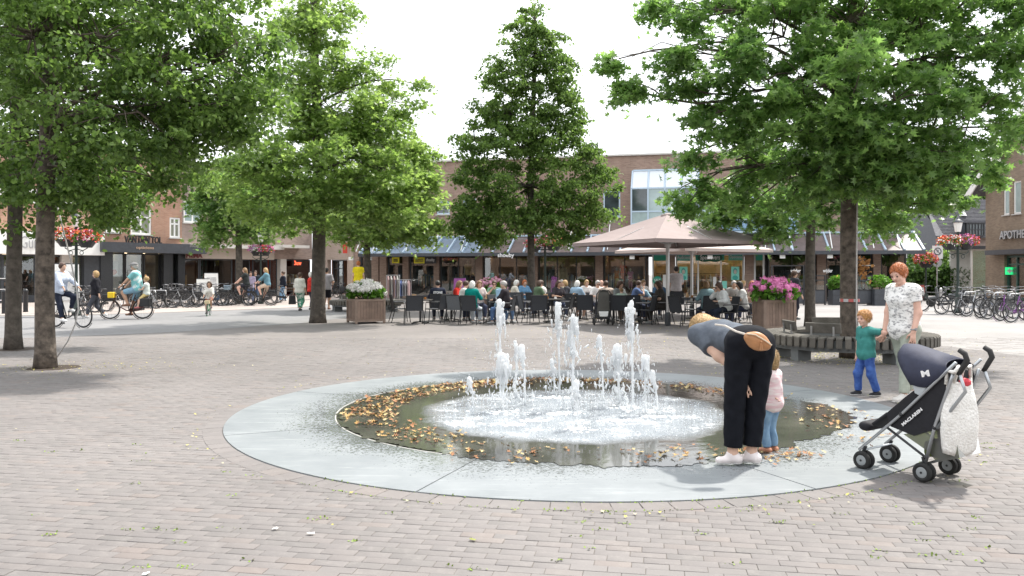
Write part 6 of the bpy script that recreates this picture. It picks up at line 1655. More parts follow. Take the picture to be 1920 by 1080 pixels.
for i, (px, py, lb) in enumerate(TAB):
    p = gp(px, py); place(tab, p, 0.3 * math.sin(i * 2.3), lb)
    for k in range(2):
        c = tag(MB().lathe([(0.02, 0), (0.04, 0.01), (0.042, 0.075), (0.03, 0.075)], n=10).lathe([(0.07, -0.001), (0.075, 0.006), (0.02, 0.004)], n=12).build('coffee_cup', m_cup if (i + k) % 3 else m_tea), ['white cup', 'second cup'][k] + ' standing on the ' + lb[:62].replace(' with seated grey haired guests', ' of the grey haired guests'), 'cup', 'cups on the tables')
        c.location = (p.x + 0.15 * math.cos(i + k * 2.5), p.y + 0.15 * math.sin(i + k * 2.5), 0.752)
    mn = tag(MB().prism([(-0.05, 0), (0.05, 0), (0, 0.16)], 'x', -0.07, 0.07).build('menu_card', mat('kraft_card', (0.45, 0.28, 0.15), 0.8)), 'brown menu card on the ' + ' '.join(lb.split()[:9]), 'menu', 'menu cards on the tables'); mn.location = (p.x - 0.2, p.y + 0.05, 0.752); mn.rotation_euler = (0, 0, i)
R_, L_, AW, TO = -PI / 2, PI / 2, 0.0, PI      # facing right, left, away, towards the camera
for (px, py, rz, lb, kd) in [(750, 604, R_ + 0.3, 'empty chair facing right beside the white hydrangea planter', 0), (776, 608, AW + 0.2, 'empty chair with its back to us left of the navy jacket man', 0), (818, 605, L_ - 0.4, 'empty chair facing left below the navy jacket man', 0),
                             (858, 606, AW - 0.5, 'grey empty chair left of the teal top woman', 1), (1008, 607, AW + 0.15, 'empty black chair with its back to us right of the centre linden', 0), (990, 604, R_ + 0.3, 'grey empty chair beside the foot of the centre linden', 1),
                             (1058, 604, L_ - 0.3, 'empty chair turned left at the table right of the linden', 0), (1098, 606, AW - 0.2, 'empty chair with its back to us left of the grey pushchair', 0), (1210, 608, L_ - 0.5, 'empty chair turned left beside the parasol pole', 0),
                             (1182, 607, AW, 'empty chair with its back to us behind the fountain jet', 0), (1278, 612, R_ + 0.5, 'empty chair right of the parasol pole, facing right', 0), (1300, 606, L_ - 0.2, 'empty chair with light arms beyond the bending woman', 1),
                             (1232, 598, AW, 'empty chair just left of the parasol pole', 0), (968, 596, TO, 'empty chair near the dark jacketed man', 0), (1072, 592, TO + 0.3, 'far empty chair facing us behind the guests', 0), (1272, 592, TO, 'far empty chair below the standing waiter', 0)]:
    p = gp(px, py); put_chair(p.x, p.y, rz, lb, kd)

# planters with hydrangeas
m_teak = mat('weathered_teak', (0.235, 0.165, 0.13), 0.8, nscale=4, namt=0.25, objrand=0.12); m_teak_f = mat('teak_frame', (0.27, 0.195, 0.155), 0.75, nscale=5, namt=0.2)
m_hyleaf = leaf_mat('hydrangea_leaf', (0.05, 0.12, 0.02), (0.15, 0.30, 0.05), 0.35)
PET = None
def hydrangea_head(r, m_, rs, parent, loc, first=[None]):
    key = m_.name + str(rs.randint(3))
    if key not in HEADS:
        c = MB().ball((0, 0, 0), (0.085, 0.085, 0.07), 10); 
        P = ball_pts(70, (0, 0, 0), (0.095, 0.095, 0.078), rs)
        o = leaves('flower_head', np.repeat(P, 1, axis=0), None, 0.04, m_, None, rs, droop=0); me = o.data
        import bmesh
        bm = bmesh.new(); bm.from_mesh(me); t = bpy.data.meshes.new('t'); t.from_pydata(c.v, [], c.f); bm.from_mesh(t); bm.to_mesh(me); bm.free()
        bpy.data.objects.remove(o); HEADS[key] = me
    o = bpy.data.objects.new('flower_head', HEADS[key]); COL.objects.link(o); o.parent = parent; o.location = loc; o.scale = (r,) * 3; o.rotation_euler = (rs.uniform(0, 6), rs.uniform(0, 6), 0)
    return o
HEADS = {}
def planter(base, w_, hgt, rz, label, mcol, nheads, fr, seed, extra=None):
    rs = np.random.RandomState(seed)
    r = thing('wooden_planter', label, 'planter', base, rz)
    hw = w_ / 2; z0 = 0.09
    for (sx, sy) in ((1, 1), (1, -1), (-1, -1), (-1, 1)):
        MB().box((sx * (hw - 0.035), sy * (hw - 0.035), hgt / 2), (0.07, 0.07, hgt)).build('corner_post', m_teak_f, r)
    npl = 9
    for side in range(4):
        M = Matrix.Rotation(side * PI / 2, 3, 'Z')
        for k in range(npl):
            x = -hw + 0.075 + (w_ - 0.15) * (k + 0.5) / npl
            c = M @ Vector((x, -hw + 0.03, (z0 + hgt - 0.05) / 2 + 0.02))
            MB().box(c, ((w_ - 0.15) / npl - 0.006, 0.022, hgt - 0.05 - z0), rz=side * PI / 2).build('plank', m_teak, r)
        for z_ in (z0 + 0.0, hgt - 0.03):
            c = M @ Vector((0, -hw + 0.018, z_)); MB().box(c, (w_ - 0.142, 0.035, 0.07), rz=side * PI / 2).build('rail', m_teak_f, r)
    MB().box((0, 0, hgt - 0.1), (w_ - 0.1, w_ - 0.1, 0.04)).build('soil', mat('potting_soil', (0.03, 0.02, 0.015), 0.95), r)
    pl = thing('hydrangea', label.replace('planter', 'bush').split(' filled')[0] + ' growing in the wooden planter' if False else extra, 'plant', Vector(base) + Vector((0, 0, hgt - 0.08)), rz)
    rx, rz_ = w_ * fr, w_ * fr * 0.62
    leaves('foliage', ball_pts(1500, (0, 0, 0.26 * w_), (rx, rx, rz_), rs, -0.25) * np.array([1, 1, 1]), None, 0.12, m_hyleaf, pl, rs, droop=0.2)
    m = MB()
    for k in range(14):
        a = rs.uniform(0, 6.28); m.tube([(0.1 * math.cos(a), 0.1 * math.sin(a), 0), (rx * 0.8 * math.cos(a), rx * 0.8 * math.sin(a), rz_ * rs.uniform(0.5, 1.1))], 0.01, 5)
    m.build('stems', mat('stem_green', (0.06, 0.09, 0.03), 0.8), pl)
    for k in range(nheads):
        v = rs.normal(0, 1, 3); v /= np.linalg.norm(v); v[2] = abs(v[2]) * 1.1 - (0.25 if k % 5 == 0 else 0)
        if v[2] < 0.35 and k % 3: v[2] += 0.5
        v /= np.linalg.norm(v)
        hydrangea_head(rs.uniform(0.85, 1.35), mcol, rs, pl, (v[0] * rx * 1.02, v[1] * rx * 1.02, 0.26 * w_ + v[2] * rz_ * 1.05))
    return r
p1 = gp(690, 605); p1.y = 25.6; p1.x = (686 - 960) / F * 25.6
planter(p1, 0.98, 0.76, math.radians(28), 'weathered teak planter left of the terrace filled with white hydrangeas', fl_white, 60, 0.56, 1, 'white hydrangea bush in the teak planter left of the terrace')
p2 = Vector(((1451 - 960) / F * 22.3, 22.3, 0))
planter(p2, 0.90, 0.84, math.radians(4), 'dark teak planter right of the terrace filled with pink hydrangeas', mat('petal_magenta', (0.62, 0.19, 0.40), 0.6, nscale=4, namt=0.2), 52, 0.68, 2, 'tall magenta pink hydrangea bush in the planter behind the round bench')
p3 = Vector(((921 - 960) / F * 33, 33, 0))
planter(p3, 0.95, 0.8, 0.2, 'planter of pale pink hydrangeas behind the seated guests', mat('petal_rose', (0.66, 0.34, 0.46), 0.6), 45, 0.6, 3, 'pale pink hydrangea bush behind the seated guests')

# round slatted bench
m_slat = mat('weathered_slat', (0.115, 0.105, 0.09), 0.85, nscale=5, namt=0.35, objrand=0.2, bump=0.3, bscale=30)
m_beam = mat('grey_bench_beam', (0.16, 0.17, 0.17), 0.7, nscale=4, namt=0.15)
def round_bench(c, label, full=True):
    r = thing('round_bench', label, 'bench', c)
    r0, r1 = 1.02, 1.56; n = 66
    prof = [(r0, 0.395), (r0, 0.45), (r1 - 0.02, 0.455), (r1, 0.435), (r1, 0.27), (r1 - 0.06, 0.27), (r1 - 0.06, 0.395)]
    s0 = MB().prism(prof, 'x', -0.049, 0.049).build('slat', m_slat, r)
    for i in range(n):
        o = s0 if i == 0 else s0.copy()
        if i: COL.objects.link(o)
        o.parent = r; o.rotation_euler = (0, 0, 2 * PI * i / n)
    arc_slab(0, 2 * PI - 1e-4, 1.40, 1.44, 0.2, 0.39, 64).build('outer_beam', m_beam, r); arc_slab(0, 2 * PI - 1e-4, 1.08, 1.12, 0.2, 0.39, 64).build('inner_beam', m_beam, r)
    for a in (-150, -97 + 20, -20, 50, 120, 180 + 5):
        t = math.radians(a); d = Vector((math.cos(t), math.sin(t), 0))
        MB().box(d * 1.26 + Vector((0, 0, 0.135)), (0.34, 0.16, 0.27), rz=t).build('concrete_leg', m_beam, r)
    for a in (226, 86, 180):
        t = math.radians(a); d = Vector((math.cos(t), math.sin(t), 0))
        M = Matrix.Rotation(t + PI / 2, 3, 'Z') @ Matrix.Rotation(math.radians(12), 3, 'X')
        b = MB().box(d * 1.08 + Vector((0, 0, 0.59)), (0.64, 0.05, 0.18), M=M).build('backrest', m_slat, r, bevel=0.01)
        for q in (-0.2, 0.2):
            e = Matrix.Rotation(t + PI / 2, 3, 'Z') @ Vector((q, 0, 0)); MB().bar(d * 1.11 + e + Vector((0, 0, 0.44)), d * 1.12 + e + Vector((0, 0, 0.62)), 0.03, 0.02).build('bracket', m_steel, b)
    return r
bench1 = round_bench((6.3, 15.05, 0), 'round slatted wooden bench encircling the big trunk at right')
index_children(bench1)
b2_ = copy_tree(bench1); b2_.location = (-6.17, 34, 0); b2_['label'] = 'far round slatted bench behind the white hydrangea planter'; b2_['group'] = bench1['group'] = 'round tree benches'

# bicycles (forward = +Y, rear axle above the origin)
m_tyre = mat('rubber', (0.02, 0.02, 0.02), 0.8); m_chrome = mat('chrome', (0.30, 0.30, 0.31), 0.35, 0.9)
def make_bike(fm, step=True, bag=None, box=None, kick=True, crate=None, name='bicycle'):
    r = thing(name, 'bicycle', 'bicycle', (0, 0, -50))
    Rw = 0.345
    for y in (0, 1.08):
        w_ = MB().ring((0, y, Rw), Rw - 0.02, 0.02, (1, 0, 0), 28, 6).build('wheel', m_tyre, r)
        MB().ring((0, y, Rw), Rw - 0.045, 0.011, (1, 0, 0), 24, 4).build('rim', m_chrome, w_)
        sp = MB()
        for k in range(14):
            a = 2 * PI * k / 14; sp.bar((0.012 * (-1) ** k, y, Rw), (0, y + (Rw - 0.05) * math.cos(a), Rw + (Rw - 0.05) * math.sin(a)), 0.0035, 0.0035)
        tag(sp.build('spokes', m_chrome, w_), kind='stuff'); MB().tube([(-0.05, y, Rw), (0.05, y, Rw)], 0.025, 8).build('hub', m_chrome, w_)
        MB().ring((0, y, Rw), Rw + 0.03, 0.012, (1, 0, 0), 16, 4, a0=(0.1 if y == 0 else 0.6), a1=(2.7 if y == 0 else 2.6)).build('mudguard', fm, r)
    BBp = (0, 0.44, 0.29); ST = (0, 0.24, 0.82); HT = (0, 0.90, 0.86); HB = (0, 0.935, 0.62)
    f = MB(); f.tube([BBp, ST], 0.018, 8); f.tube([HB, HT], 0.022, 8)
    if step: f.tube([HB, (0, 0.75, 0.42), (0, 0.55, 0.30), BBp], 0.021, 8)
    else: f.tube([(0, 0.25, 0.78), (0, 0.91, 0.8)], 0.017, 8).tube([HB, BBp], 0.02, 8)
    for q in (-1, 1):
        f.tube([(q * 0.05, 0, Rw), (q * 0.03, 0.44, 0.29)], 0.01, 6).tube([(q * 0.05, 0, Rw), (q * 0.02, 0.25, 0.72)], 0.008, 6)
    f.build('frame', fm, r)
    k = MB()
    for q in (-1, 1): k.tube([(q * 0.05, 1.08, Rw), (q * 0.045, 0.98, 0.58), (0, 0.945, 0.64)], 0.012, 6)
    k.build('fork', fm, r)
    MB().tube([(0, 0.9, 0.86), (0, 0.885, 1.02)], 0.013, 6).tube([(-0.29, 0.66, 1.05), (-0.27, 0.78, 1.07), (-0.12, 0.92, 1.05), (0, 0.9, 1.03), (0.12, 0.92, 1.05), (0.27, 0.78, 1.07), (0.29, 0.66, 1.05)], 0.012, 6).build('handlebar', m_chrome, r)
    for q in (-1, 1): MB().tube([(q * 0.29, 0.66, 1.05), (q * 0.275, 0.76, 1.068)], 0.018, 6).build('grip', m_black, r)
    sd = SDF(); sd.cap((0, 0.08, 0.93), (0, 0.30, 0.92), 0.085, 0.03, k=0.02, flat=(0, 0, 1), ff=0.35)
    V_, Q_ = sd.mesh(0.016); np_mesh('saddle', V_, Q_, m_black, r, True)
    MB().tube([ST, (0, 0.2, 0.9)], 0.012, 6).build('seat_post', m_chrome, r)
    MB().box((0, -0.08, 0.76), (0.13, 0.42, 0.015)).bar((0.06, -0.02, 0.75), (0.05, 0, Rw), 0.01, 0.01).bar((-0.06, -0.02, 0.75), (-0.05, 0, Rw), 0.01, 0.01).bar((0, 0.12, 0.76), (0, 0.25, 0.72), 0.012, 0.012).build('rack', m_black, r)
    MB().prism([(-0.04, 0.31), (0.44, 0.23), (0.52, 0.29), (0.44, 0.36), (-0.04, 0.39)], 'x', 0.05, 0.075).build('chain_guard', fm if fm is not m_chrome else m_black, r)
    MB().bar((0.09, 0.44, 0.29), (0.09, 0.44, 0.12), 0.015, 0.025).bar((0.09, 0.44, 0.12), (0.18, 0.44, 0.12), 0.08, 0.02).bar((-0.07, 0.44, 0.29), (-0.07, 0.44, 0.46), 0.015, 0.025).bar((-0.07, 0.44, 0.46), (-0.17, 0.44, 0.46), 0.08, 0.02).build('crankset', m_black, r)
    MB().lathe([(0.02, -0.03), (0.045, 0.03), (0.045, 0.045), (0.01, 0.05)], (0, 0.99, 0.84), 10, axis='Y').build('headlight', m_chrome, r)
    if kick: MB().tube([(-0.04, 0.1, 0.28), (-0.16, 0.16, 0.01)], 0.01, 6).build('kickstand', m_black, r)
    if bag is not None:
        for q in (-1, 1): MB().prism([(-0.28, 0.42), (0.08, 0.42), (0.1, 0.72), (-0.28, 0.72)], 'x', q * 0.12 - 0.06, q * 0.12 + 0.06).build('pannier', bag, r, bevel=0.03)
    if crate is not None:
        c = MB(); c.box((0, 1.08, 0.80), (0.36, 0.28, 0.02))
        for z_ in (0.84, 0.90, 0.96, 1.0): 
            for (x, y, w1, w2) in ((0.18, 1.08, 0.015, 0.28), (-0.18, 1.08, 0.015, 0.28), (0, 0.94, 0.36, 0.015), (0, 1.22, 0.36, 0.015)): c.box((x, y, z_), (w1, w2, 0.03))
        c.build('front_crate', crate, r)
    if box is not None: MB().box((0, 1.02, 0.83), (0.28, 0.2, 0.2)).build('front_box', box, r, bevel=0.02)
    return r
m_bk = mat('bike_black', (0.02, 0.02, 0.022), 0.3, coat=0.3); m_bw = mat('bike_silver', (0.45, 0.46, 0.48), 0.3, 0.5); m_bb = mat('bike_blue', (0.05, 0.10, 0.2), 0.3); m_bp = mat('bike_purple', (0.2, 0.06, 0.25), 0.3)
protos = [make_bike(m_bk, True, m_black), make_bike(m_bk, False), make_bike(m_bw, True), make_bike(m_bb, True, None, None, True, m_black), make_bike(m_bp, True)]
ORD = ['first', 'second', 'third', 'fourth', 'fifth', 'sixth', 'seventh', 'eighth', 'ninth', 'tenth', 'eleventh', 'twelfth', 'thirteenth', 'fourteenth']
CN = ['black', 'black', 'silver', 'dark blue', 'purple']
def row(lst, where, group):
    for i, (px, py, a, k) in enumerate(lst):
        p = gp(px, py); place(protos[k], p, a + 0.06 * math.sin(i * 3.1), '%s parked bicycle, %s from the left %s' % (CN[k], ORD[i], where), group)
row([(1782, 585, 1.05, 1), (1812, 589, 1.75, 0), (1838, 591, 1.9, 2), (1858, 593, 1.8, 1), (1880, 596, 1.95, 0), (1900, 598, 1.8, 1), (1922, 601, 1.9, 4), (1944, 604, 1.85, 0), (1880, 584, 1.9, 3), (1905, 586, 1.85, 1), (1936, 588, 1.9, 0)], 'in the rack before the pharmacy', 'bicycles parked by the pharmacy')
row([(250, 577, 1.0, 0), (275, 578, -1.2, 0), (292, 579, 1.35, 2), (306, 577, -1.5, 1), (322, 577, -1.35, 2), (345, 575, 1.9, 1)], 'before the black optician front', 'bicycles parked by the optician')
row([(350, 571, 1.3, 0), (362, 573, 1.5, 1), (373, 574, -1.4, 0), (398, 571, 1.4, 2), (412, 573, 1.6, 3), (425, 571, -1.5, 0), (436, 572, 1.4, 1), (448, 570, 1.3, 0)], 'before the pale fascia department store', 'bicycles parked by the department store')
row([(165, 584, 1.2, 2), (178, 586, 1.4, 1), (200, 584, 1.5, 0), (508, 570, 1.4, 0), (520, 568, -1.4, 1)], 'among those scattered along the left kerb', 'bicycles left along the kerb')
row([(632, 558, 1.4, 1), (640, 558, 1.5, 0), (648, 558, 1.6, 1)], 'under the pale corner building', 'bicycles under the corner building')
# hoops
hoop = MB().tube([(0, -0.35, 0), (0, -0.35, 0.72), (0, -0.3, 0.8), (0, 0.3, 0.8), (0, 0.35, 0.72), (0, 0.35, 0)], 0.026, 8).build('cycle_stand', m_steel, None, True)
tag(hoop, 'x', 'cycle stand', 'steel cycle stands')
HP = [(281, 577, 1.2, 'steel hoop stand left one before the optician'), (300, 577, 1.3, 'steel hoop stand right one before the optician'), (385, 571, 1.2, 'steel hoop stand left one before the department store'), (417, 571, 1.2, 'steel hoop stand right one before the department store'),
      (1822, 583, 1.75, 'steel hoop stand leftmost by the pharmacy bicycles'), (1850, 584, 1.75, 'steel hoop stand second from left by the pharmacy bicycles'), (1878, 587, 1.75, 'steel hoop stand third from left by the pharmacy bicycles'), (1908, 590, 1.75, 'steel hoop stand at the right edge by the pharmacy bicycles')]
for i, (px, py, a, lb) in enumerate(HP):
    o = hoop if i == 0 else hoop.copy()
    if i: COL.objects.link(o)
    o.location = gp(px, py); o.rotation_euler = (0, 0, a); o['label'] = lb
# moped by the lamp
sc = thing('scooter', 'dark motor scooter with clear windscreen beside the lamp post at right', 'scooter', gp(1800, 576), 1.1)
for y in (0, 1.2): MB().ring((0, y, 0.22), 0.16, 0.06, (1, 0, 0), 20, 8).lathe([(0.11, -0.02), (0.11, 0.02)], (0, y, 0.22), 12, axis='X').build('wheel', m_tyre, sc)
S_ = SDF(); S_.cap((0, -0.15, 0.55), (0, 0.4, 0.5), 0.17, 0.13, k=0.05); S_.cap((0, 0.35, 0.3), (0, 0.85, 0.27), 0.12, 0.11, k=0.05, flat=(0, 0, 1), ff=0.5); S_.cap((0, 0.9, 0.35), (0, 0.98, 0.85), 0.14, 0.12, k=0.05, flat=(0, 1, 0), ff=0.6); S_.cap((0, 1.05, 0.42), (0, 1.3, 0.4), 0.09, 0.06, k=0.04)
V_, Q_ = S_.mesh(0.03); np_mesh('body', V_, Q_, mat('scooter_paint', (0.05, 0.055, 0.06), 0.3, coat=0.5), sc, True)
MB().box((0, 0.05, 0.76), (0.26, 0.6, 0.1)).build('seat', m_black, sc, bevel=0.03); MB().tube([(-0.3, 0.85, 0.98), (0, 0.95, 0.95), (0.3, 0.85, 0.98)], 0.02, 6).build('handlebar', m_black, sc)
MB().prism([(0.97, 0.9), (0.9, 1.4), (0.91, 1.4), (0.985, 0.9)], 'x', -0.2, 0.2).build('windscreen', glass_mat('clear_screen', (0.8, 0.85, 0.85), 0.05, 0.3, 0.1), sc)

# dark terrace screens, box planters
def screen(x0, x1, py, label, h_=1.7):
    a, b = gp(x0, py), gp(x1, py); d = b - a; r = thing('terrace_screen', label, 'fence', a, math.atan2(d.y, d.x), 'black glass terrace screens'); L__ = d.length
    for x in (0.03, L__ - 0.03): MB().box((x, 0, h_ / 2), (0.06, 0.06, h_)).build('post', m_black, r)
    for z_ in (0.1, 0.75, 1.25, h_ - 0.03): MB().box((L__ / 2, 0, z_), (L__ - 0.12, 0.04, 0.05)).build('rail', m_black, r)
    MB().box((L__ / 2, 0, 0.43), (L__ - 0.12, 0.02, 0.6)).build('lower_panel', m_dgrey, r); MB().box((L__ / 2, 0, 1.0), (L__ - 0.12, 0.01, 0.45)).build('glass_pane', m_sglass, r)
screen(1446, 1508, 572, 'black glass terrace screen left of the thin trunk', 2.0); screen(1511, 1548, 572, 'black glass terrace screen just behind the thin trunk', 1.5); screen(1590, 1636, 572.5, 'black glass terrace screen between the two box planters', 1.5)
def boxplant(x0, x1, py, hgt, label, plabel, seed):
    a, b = gp(x0, py), gp(x1, py); w_ = (b - a).length; c = (a + b) / 2; rs = np.random.RandomState(seed)
    r = thing('box_planter', label, 'planter', c, 0.0)
    MB().box((0, w_ / 2, hgt / 2), (w_, w_, hgt)).build('box', m_dgrey, r, bevel=0.01)
    for z_ in (hgt * 0.33, hgt * 0.66): MB().box((0, w_ / 2, z_), (w_ + 0.01, w_ + 0.01, 0.012)).build('groove', m_black, r)
    q = thing('laurel_bush', plabel, 'plant', c + Vector((0, w_ / 2, hgt)), 0.0)
    leaves('foliage', ball_pts(700, (0, 0, 0.3), (w_ * 0.62, w_ * 0.6, 0.36), rs, -0.7), None, 0.12, m_hyleaf, q, rs, droop=-0.3)
    MB().tube([(0, 0, 0), (0.02, 0, 0.4)], 0.03, 6).tube([(0, 0, 0.05), (0.15, 0.1, 0.45)], 0.015, 5).build('stem', m_bark2, q)
boxplant(1562, 1586, 572, 0.75, 'dark box planter left of the big trunk', 'leafy laurel in the dark box left of the big trunk', 1); boxplant(1640, 1674, 573, 0.8, 'dark box planter behind the red haired woman', 'leafy laurel in the dark box behind the red haired woman', 2)
hl = tag(MB().ball((0, 0, 0), 0.13, 12).build('globe_lamp', emat('warm_globe', (1.0, 0.5, 0.2), 2.0), None, True), 'glowing round orange lamp inside the dark restaurant front', 'lamp'); hl.location = pp(1572, 521, 41)
# boards, displays, racks
def aboard(px, py, w_, h_, m_, label, rz=0.0, cat='signboard', text=None):
    r = thing('signboard', label, cat, gp(px, py), rz)
    MB().bar((0, -0.22, 0.0), (0, 0, h_), w_, 0.03).build('front_panel', m_, r); MB().bar((0, 0.22, 0.0), (0, 0.03, h_), w_, 0.03).build('rear_panel', m_, r)
    MB().box((0, 0.015, h_ + 0.02), (w_, 0.06, 0.04)).build('top_hinge', m_dgrey, r)
    MB().bar((0, -0.2, h_ * 0.25), (0, -0.055, h_ * 0.85), w_ * 0.7, 0.012).build('printed_sheet', text or m_white, r).location = (0, -0.02, 0)
    return r
m_print = mat('grey_print', (0.5, 0.5, 0.5), 0.7, nscale=6, namt=0.3)
aboard(381, 563, 0.75, 1.25, m_white, 'white pavement sign before the department store', 0.6, text=m_print); aboard(396, 561, 0.8, 1.6, m_white, 'taller white pavement sign right behind the first one', 0.6, text=m_print)
aboard(118, 586, 1.15, 1.95, m_white, 'tall white notice board behind the cyclist in the pale hoodie', 0.7, text=m_print)
aboard(862, 576, 0.55, 1.35, mat('purple_board', (0.42, 0.12, 0.45), 0.6), 'purple signboard behind the red topped guest', -0.2, text=mat('lilac_print', (0.5, 0.2, 0.55), 0.6))
aboard(1724, 563, 0.6, 0.9, mat('red_board', (0.5, 0.12, 0.1), 0.6), 'low white and red signboard left of the basket post', 0.2, text=m_white)
sh_ = thing('glass_display', 'leaning glass display shelf at the left edge before the white shop', 'display', gp(6, 577), 0.6)
for s_ in range(3): MB().box((0, 0, 0.35 + s_ * 0.5), (1.0 - s_ * 0.22, 0.4, 0.03)).build('shelf', m_white, sh_)
for q in (-1, 1): MB().bar((q * 0.55, 0, 0), (q * 0.2, 0, 1.9), 0.04, 0.04).build('upright', m_steel, sh_)
rk = thing('clothes_rack', 'clothes rack with blue and grey garments outside the shop', 'clothes rack', gp(755, 573), -0.1)
MB().tube([(-0.5, 0, 0), (-0.5, 0, 1.5), (0.5, 0, 1.5), (0.5, 0, 0)], 0.02, 6).build('rail', m_steel, rk)
for k, c in enumerate([(0.08, 0.14, 0.34), (0.34, 0.34, 0.36), (0.10, 0.14, 0.30), (0.22, 0.22, 0.24), (0.3, 0.3, 0.32), (0.34, 0.24, 0.24)]):
    MB().prism([(-0.2, 0.55), (-0.24, 1.3), (-0.05, 1.46), (0.05, 1.46), (0.24, 1.3), (0.2, 0.55)], 'x', -0.42 + k * 0.15, -0.36 + k * 0.15).build('hanging_garment', cloth(c), rk)
rk.scale = (0.85, 0.85, 0.85)
rk2 = thing('clothes_rack', 'grey draped rack left of the blue clothes outside the shop', 'clothes rack', gp(737, 577), 0.3)
MB().tube([(-0.3, 0, 0), (-0.3, 0, 1.5), (0.3, 0, 1.5), (0.3, 0, 0)], 0.02, 6).build('rail', m_steel, rk2)
for k in range(4): MB().prism([(-0.2, 0.45), (-0.22, 1.3), (-0.05, 1.46), (0.05, 1.46), (0.22, 1.3), (0.2, 0.45)], 'x', -0.26 + k * 0.14, -0.2 + k * 0.14).build('hanging_garment', cloth((0.42, 0.41, 0.40) if k % 2 else (0.40, 0.28, 0.28)), rk2)
# cables and tape on the trunks
def path_tube(name, pts, Y, r, m_, label, cat): 
    P_ = [pp(x, y, yy) for (x, y), yy in zip(pts, Y)]; return tag(MB().tube(P_, r, 8).build(name, m_, None, True), label, cat)
path_tube('cable_pipe', [(106, 380), (117, 425), (133, 490), (144, 545), (147, 580), (141, 608), (127, 640), (106, 671)], [13.9] * 8, 0.013, mat('grey_pvc', (0.42, 0.41, 0.4), 0.5), 'bowed grey cable pipe hanging beside the foreground linden trunk', 'cable')
path_tube('cable_pipe', [(1611, 272), (1607, 400), (1606, 520), (1606, 600), (1609, 652)], [14.62] * 5, 0.014, mat('pale_pvc', (0.5, 0.48, 0.46), 0.5), 'pale straight cable pipe running up the big trunk at right', 'cable')
bx = tag(MB().box((0, 0, 0), (0.09, 0.06, 0.13)).box((0, -0.035, 0), (0.05, 0.01, 0.08)).build('junction_box', m_black, bevel=0.008), 'small black box high on the big trunk', 'box'); bx.location = pp(1613, 280, 14.65)
tp = thing('barrier_tape', 'red and white tape wrapped round the big trunk', 'tape', (B7.x, B7.y, H0 + (YH - 562) / F * 15.1))
for k in range(12):
    a0 = PI * k / 6; arc_slab(a0 + 0.01, a0 + PI / 6 - 0.01, 0.168, 0.174, -0.028, 0.028, 4).build('tape_stripe', [mat('tape_red', (0.5, 0.12, 0.11), 0.5), mat('tape_white', (0.5, 0.5, 0.5), 0.5)][k % 2], tp)
dl = thing('dried_bouquet', 'bunch of dried orange brown leaves fixed to the big trunk', 'dried leaves', pp(1620, 499, 14.85)); rs = np.random.RandomState(9)
leaves('dry_leaves', rs.normal(0, 1, (110, 3)) * np.array([0.06, 0.05, 0.09]) + np.array([-0.01, 0, 0]), None, 0.07, mat('dry_leaf', (0.45, 0.22, 0.07), 0.8), dl, rs)
MB().tube([(-0.1, 0, 0.01), (0.19, -0.02, 0.01)], 0.012, 6).build('stick', m_conc, dl)
# ------------------------------------------------------------------ people
def pat_mat(name, c1, c2, scale, lo=0.48, hi=0.56, stretch=(1, 1, 1)):
    m = bpy.data.materials.new(name); m.use_nodes = True; t = m.node_tree; b = t.nodes['Principled BSDF']; b.inputs['Roughness'].default_value = 0.85
    co = t.nodes.new('ShaderNodeTexCoord'); mp = NN(t, 'ShaderNodeMapping'); mp.inputs['Scale'].default_value = stretch; t.links.new(co.outputs['Object'], mp.inputs['Vector'])
    nz = NN(t, 'ShaderNodeTexNoise', Scale=scale, Detail=3.0, Roughness=0.6); t.links.new(mp.outputs[0], nz.inputs['Vector'])
    r = t.nodes.new('ShaderNodeValToRGB'); r.color_ramp.elements[0].position = lo; r.color_ramp.elements[1].position = hi
    r.color_ramp.elements[0].color = (*c1, 1); r.color_ramp.elements[1].color = (*c2, 1); t.links.new(nz.outputs['Fac'], r.inputs['Fac']); t.links.new(r.outputs[0], b.inputs['Base Color'])
    return m
def LT(loc, rz, p):
    d = Vector(p) - Vector(loc); c, s = math.cos(-rz), math.sin(-rz); return (d.x * c - d.y * s, d.x * s + d.y * c, d.z)
def LD(rz, v):
    c, s = math.cos(-rz), math.sin(-rz); return (v[0] * c - v[1] * s, v[0] * s + v[1] * c, v[2])
# woman bending over
wl, wr_ = Vector((1.915, 6.47, 0.004)), math.radians(9)
ft = [LT(wl, wr_, (1.775, 6.44, 0.09)), LT(wl, wr_, (1.935, 6.47, 0.09))]
hands_ = [LT(wl, wr_, pp(1394, 704, 6.50)), LT(wl, wr_, pp(1440, 720, 6.95))]
bw, BJ = person('young woman in grey tee and wide black trousers bending over the fountain edge', wl, wr_, h=1.86, hip=(0, -0.03, 0.985), lean=1.50, twist=0.12, hem=-0.10, head=(-0.3, 0.35), hands=hands_, feet=ft, knees=[(0.1, 1, 0), (0.1, 1, 0)],
       elbows=[(-1, 0.3, -0.2), (1, 0.6, 0)], build=0.88, fk=0.62, tk=0.005, female=True, loose=0.9, hair='blond', hairstyle='long', top=(0.10, 0.115, 0.14), sleeve=0.62, bottom=(0.006, 0.007, 0.011), leg=1.86, legw=1.3, shoe=(0.78, 0.71, 0.70),
       vox=0.0095, fingers=True, foot_dir=[LD(wr_, (-0.93, 0.1, 0)), LD(wr_, (-0.75, 0.4, 0))], hand_rot=[(LD(wr_, (0.15, -0.55, -0.8)), LD(wr_, (0.3, 0.8, -0.5)), 0.2, 1), None], headk=0.9, group=None)
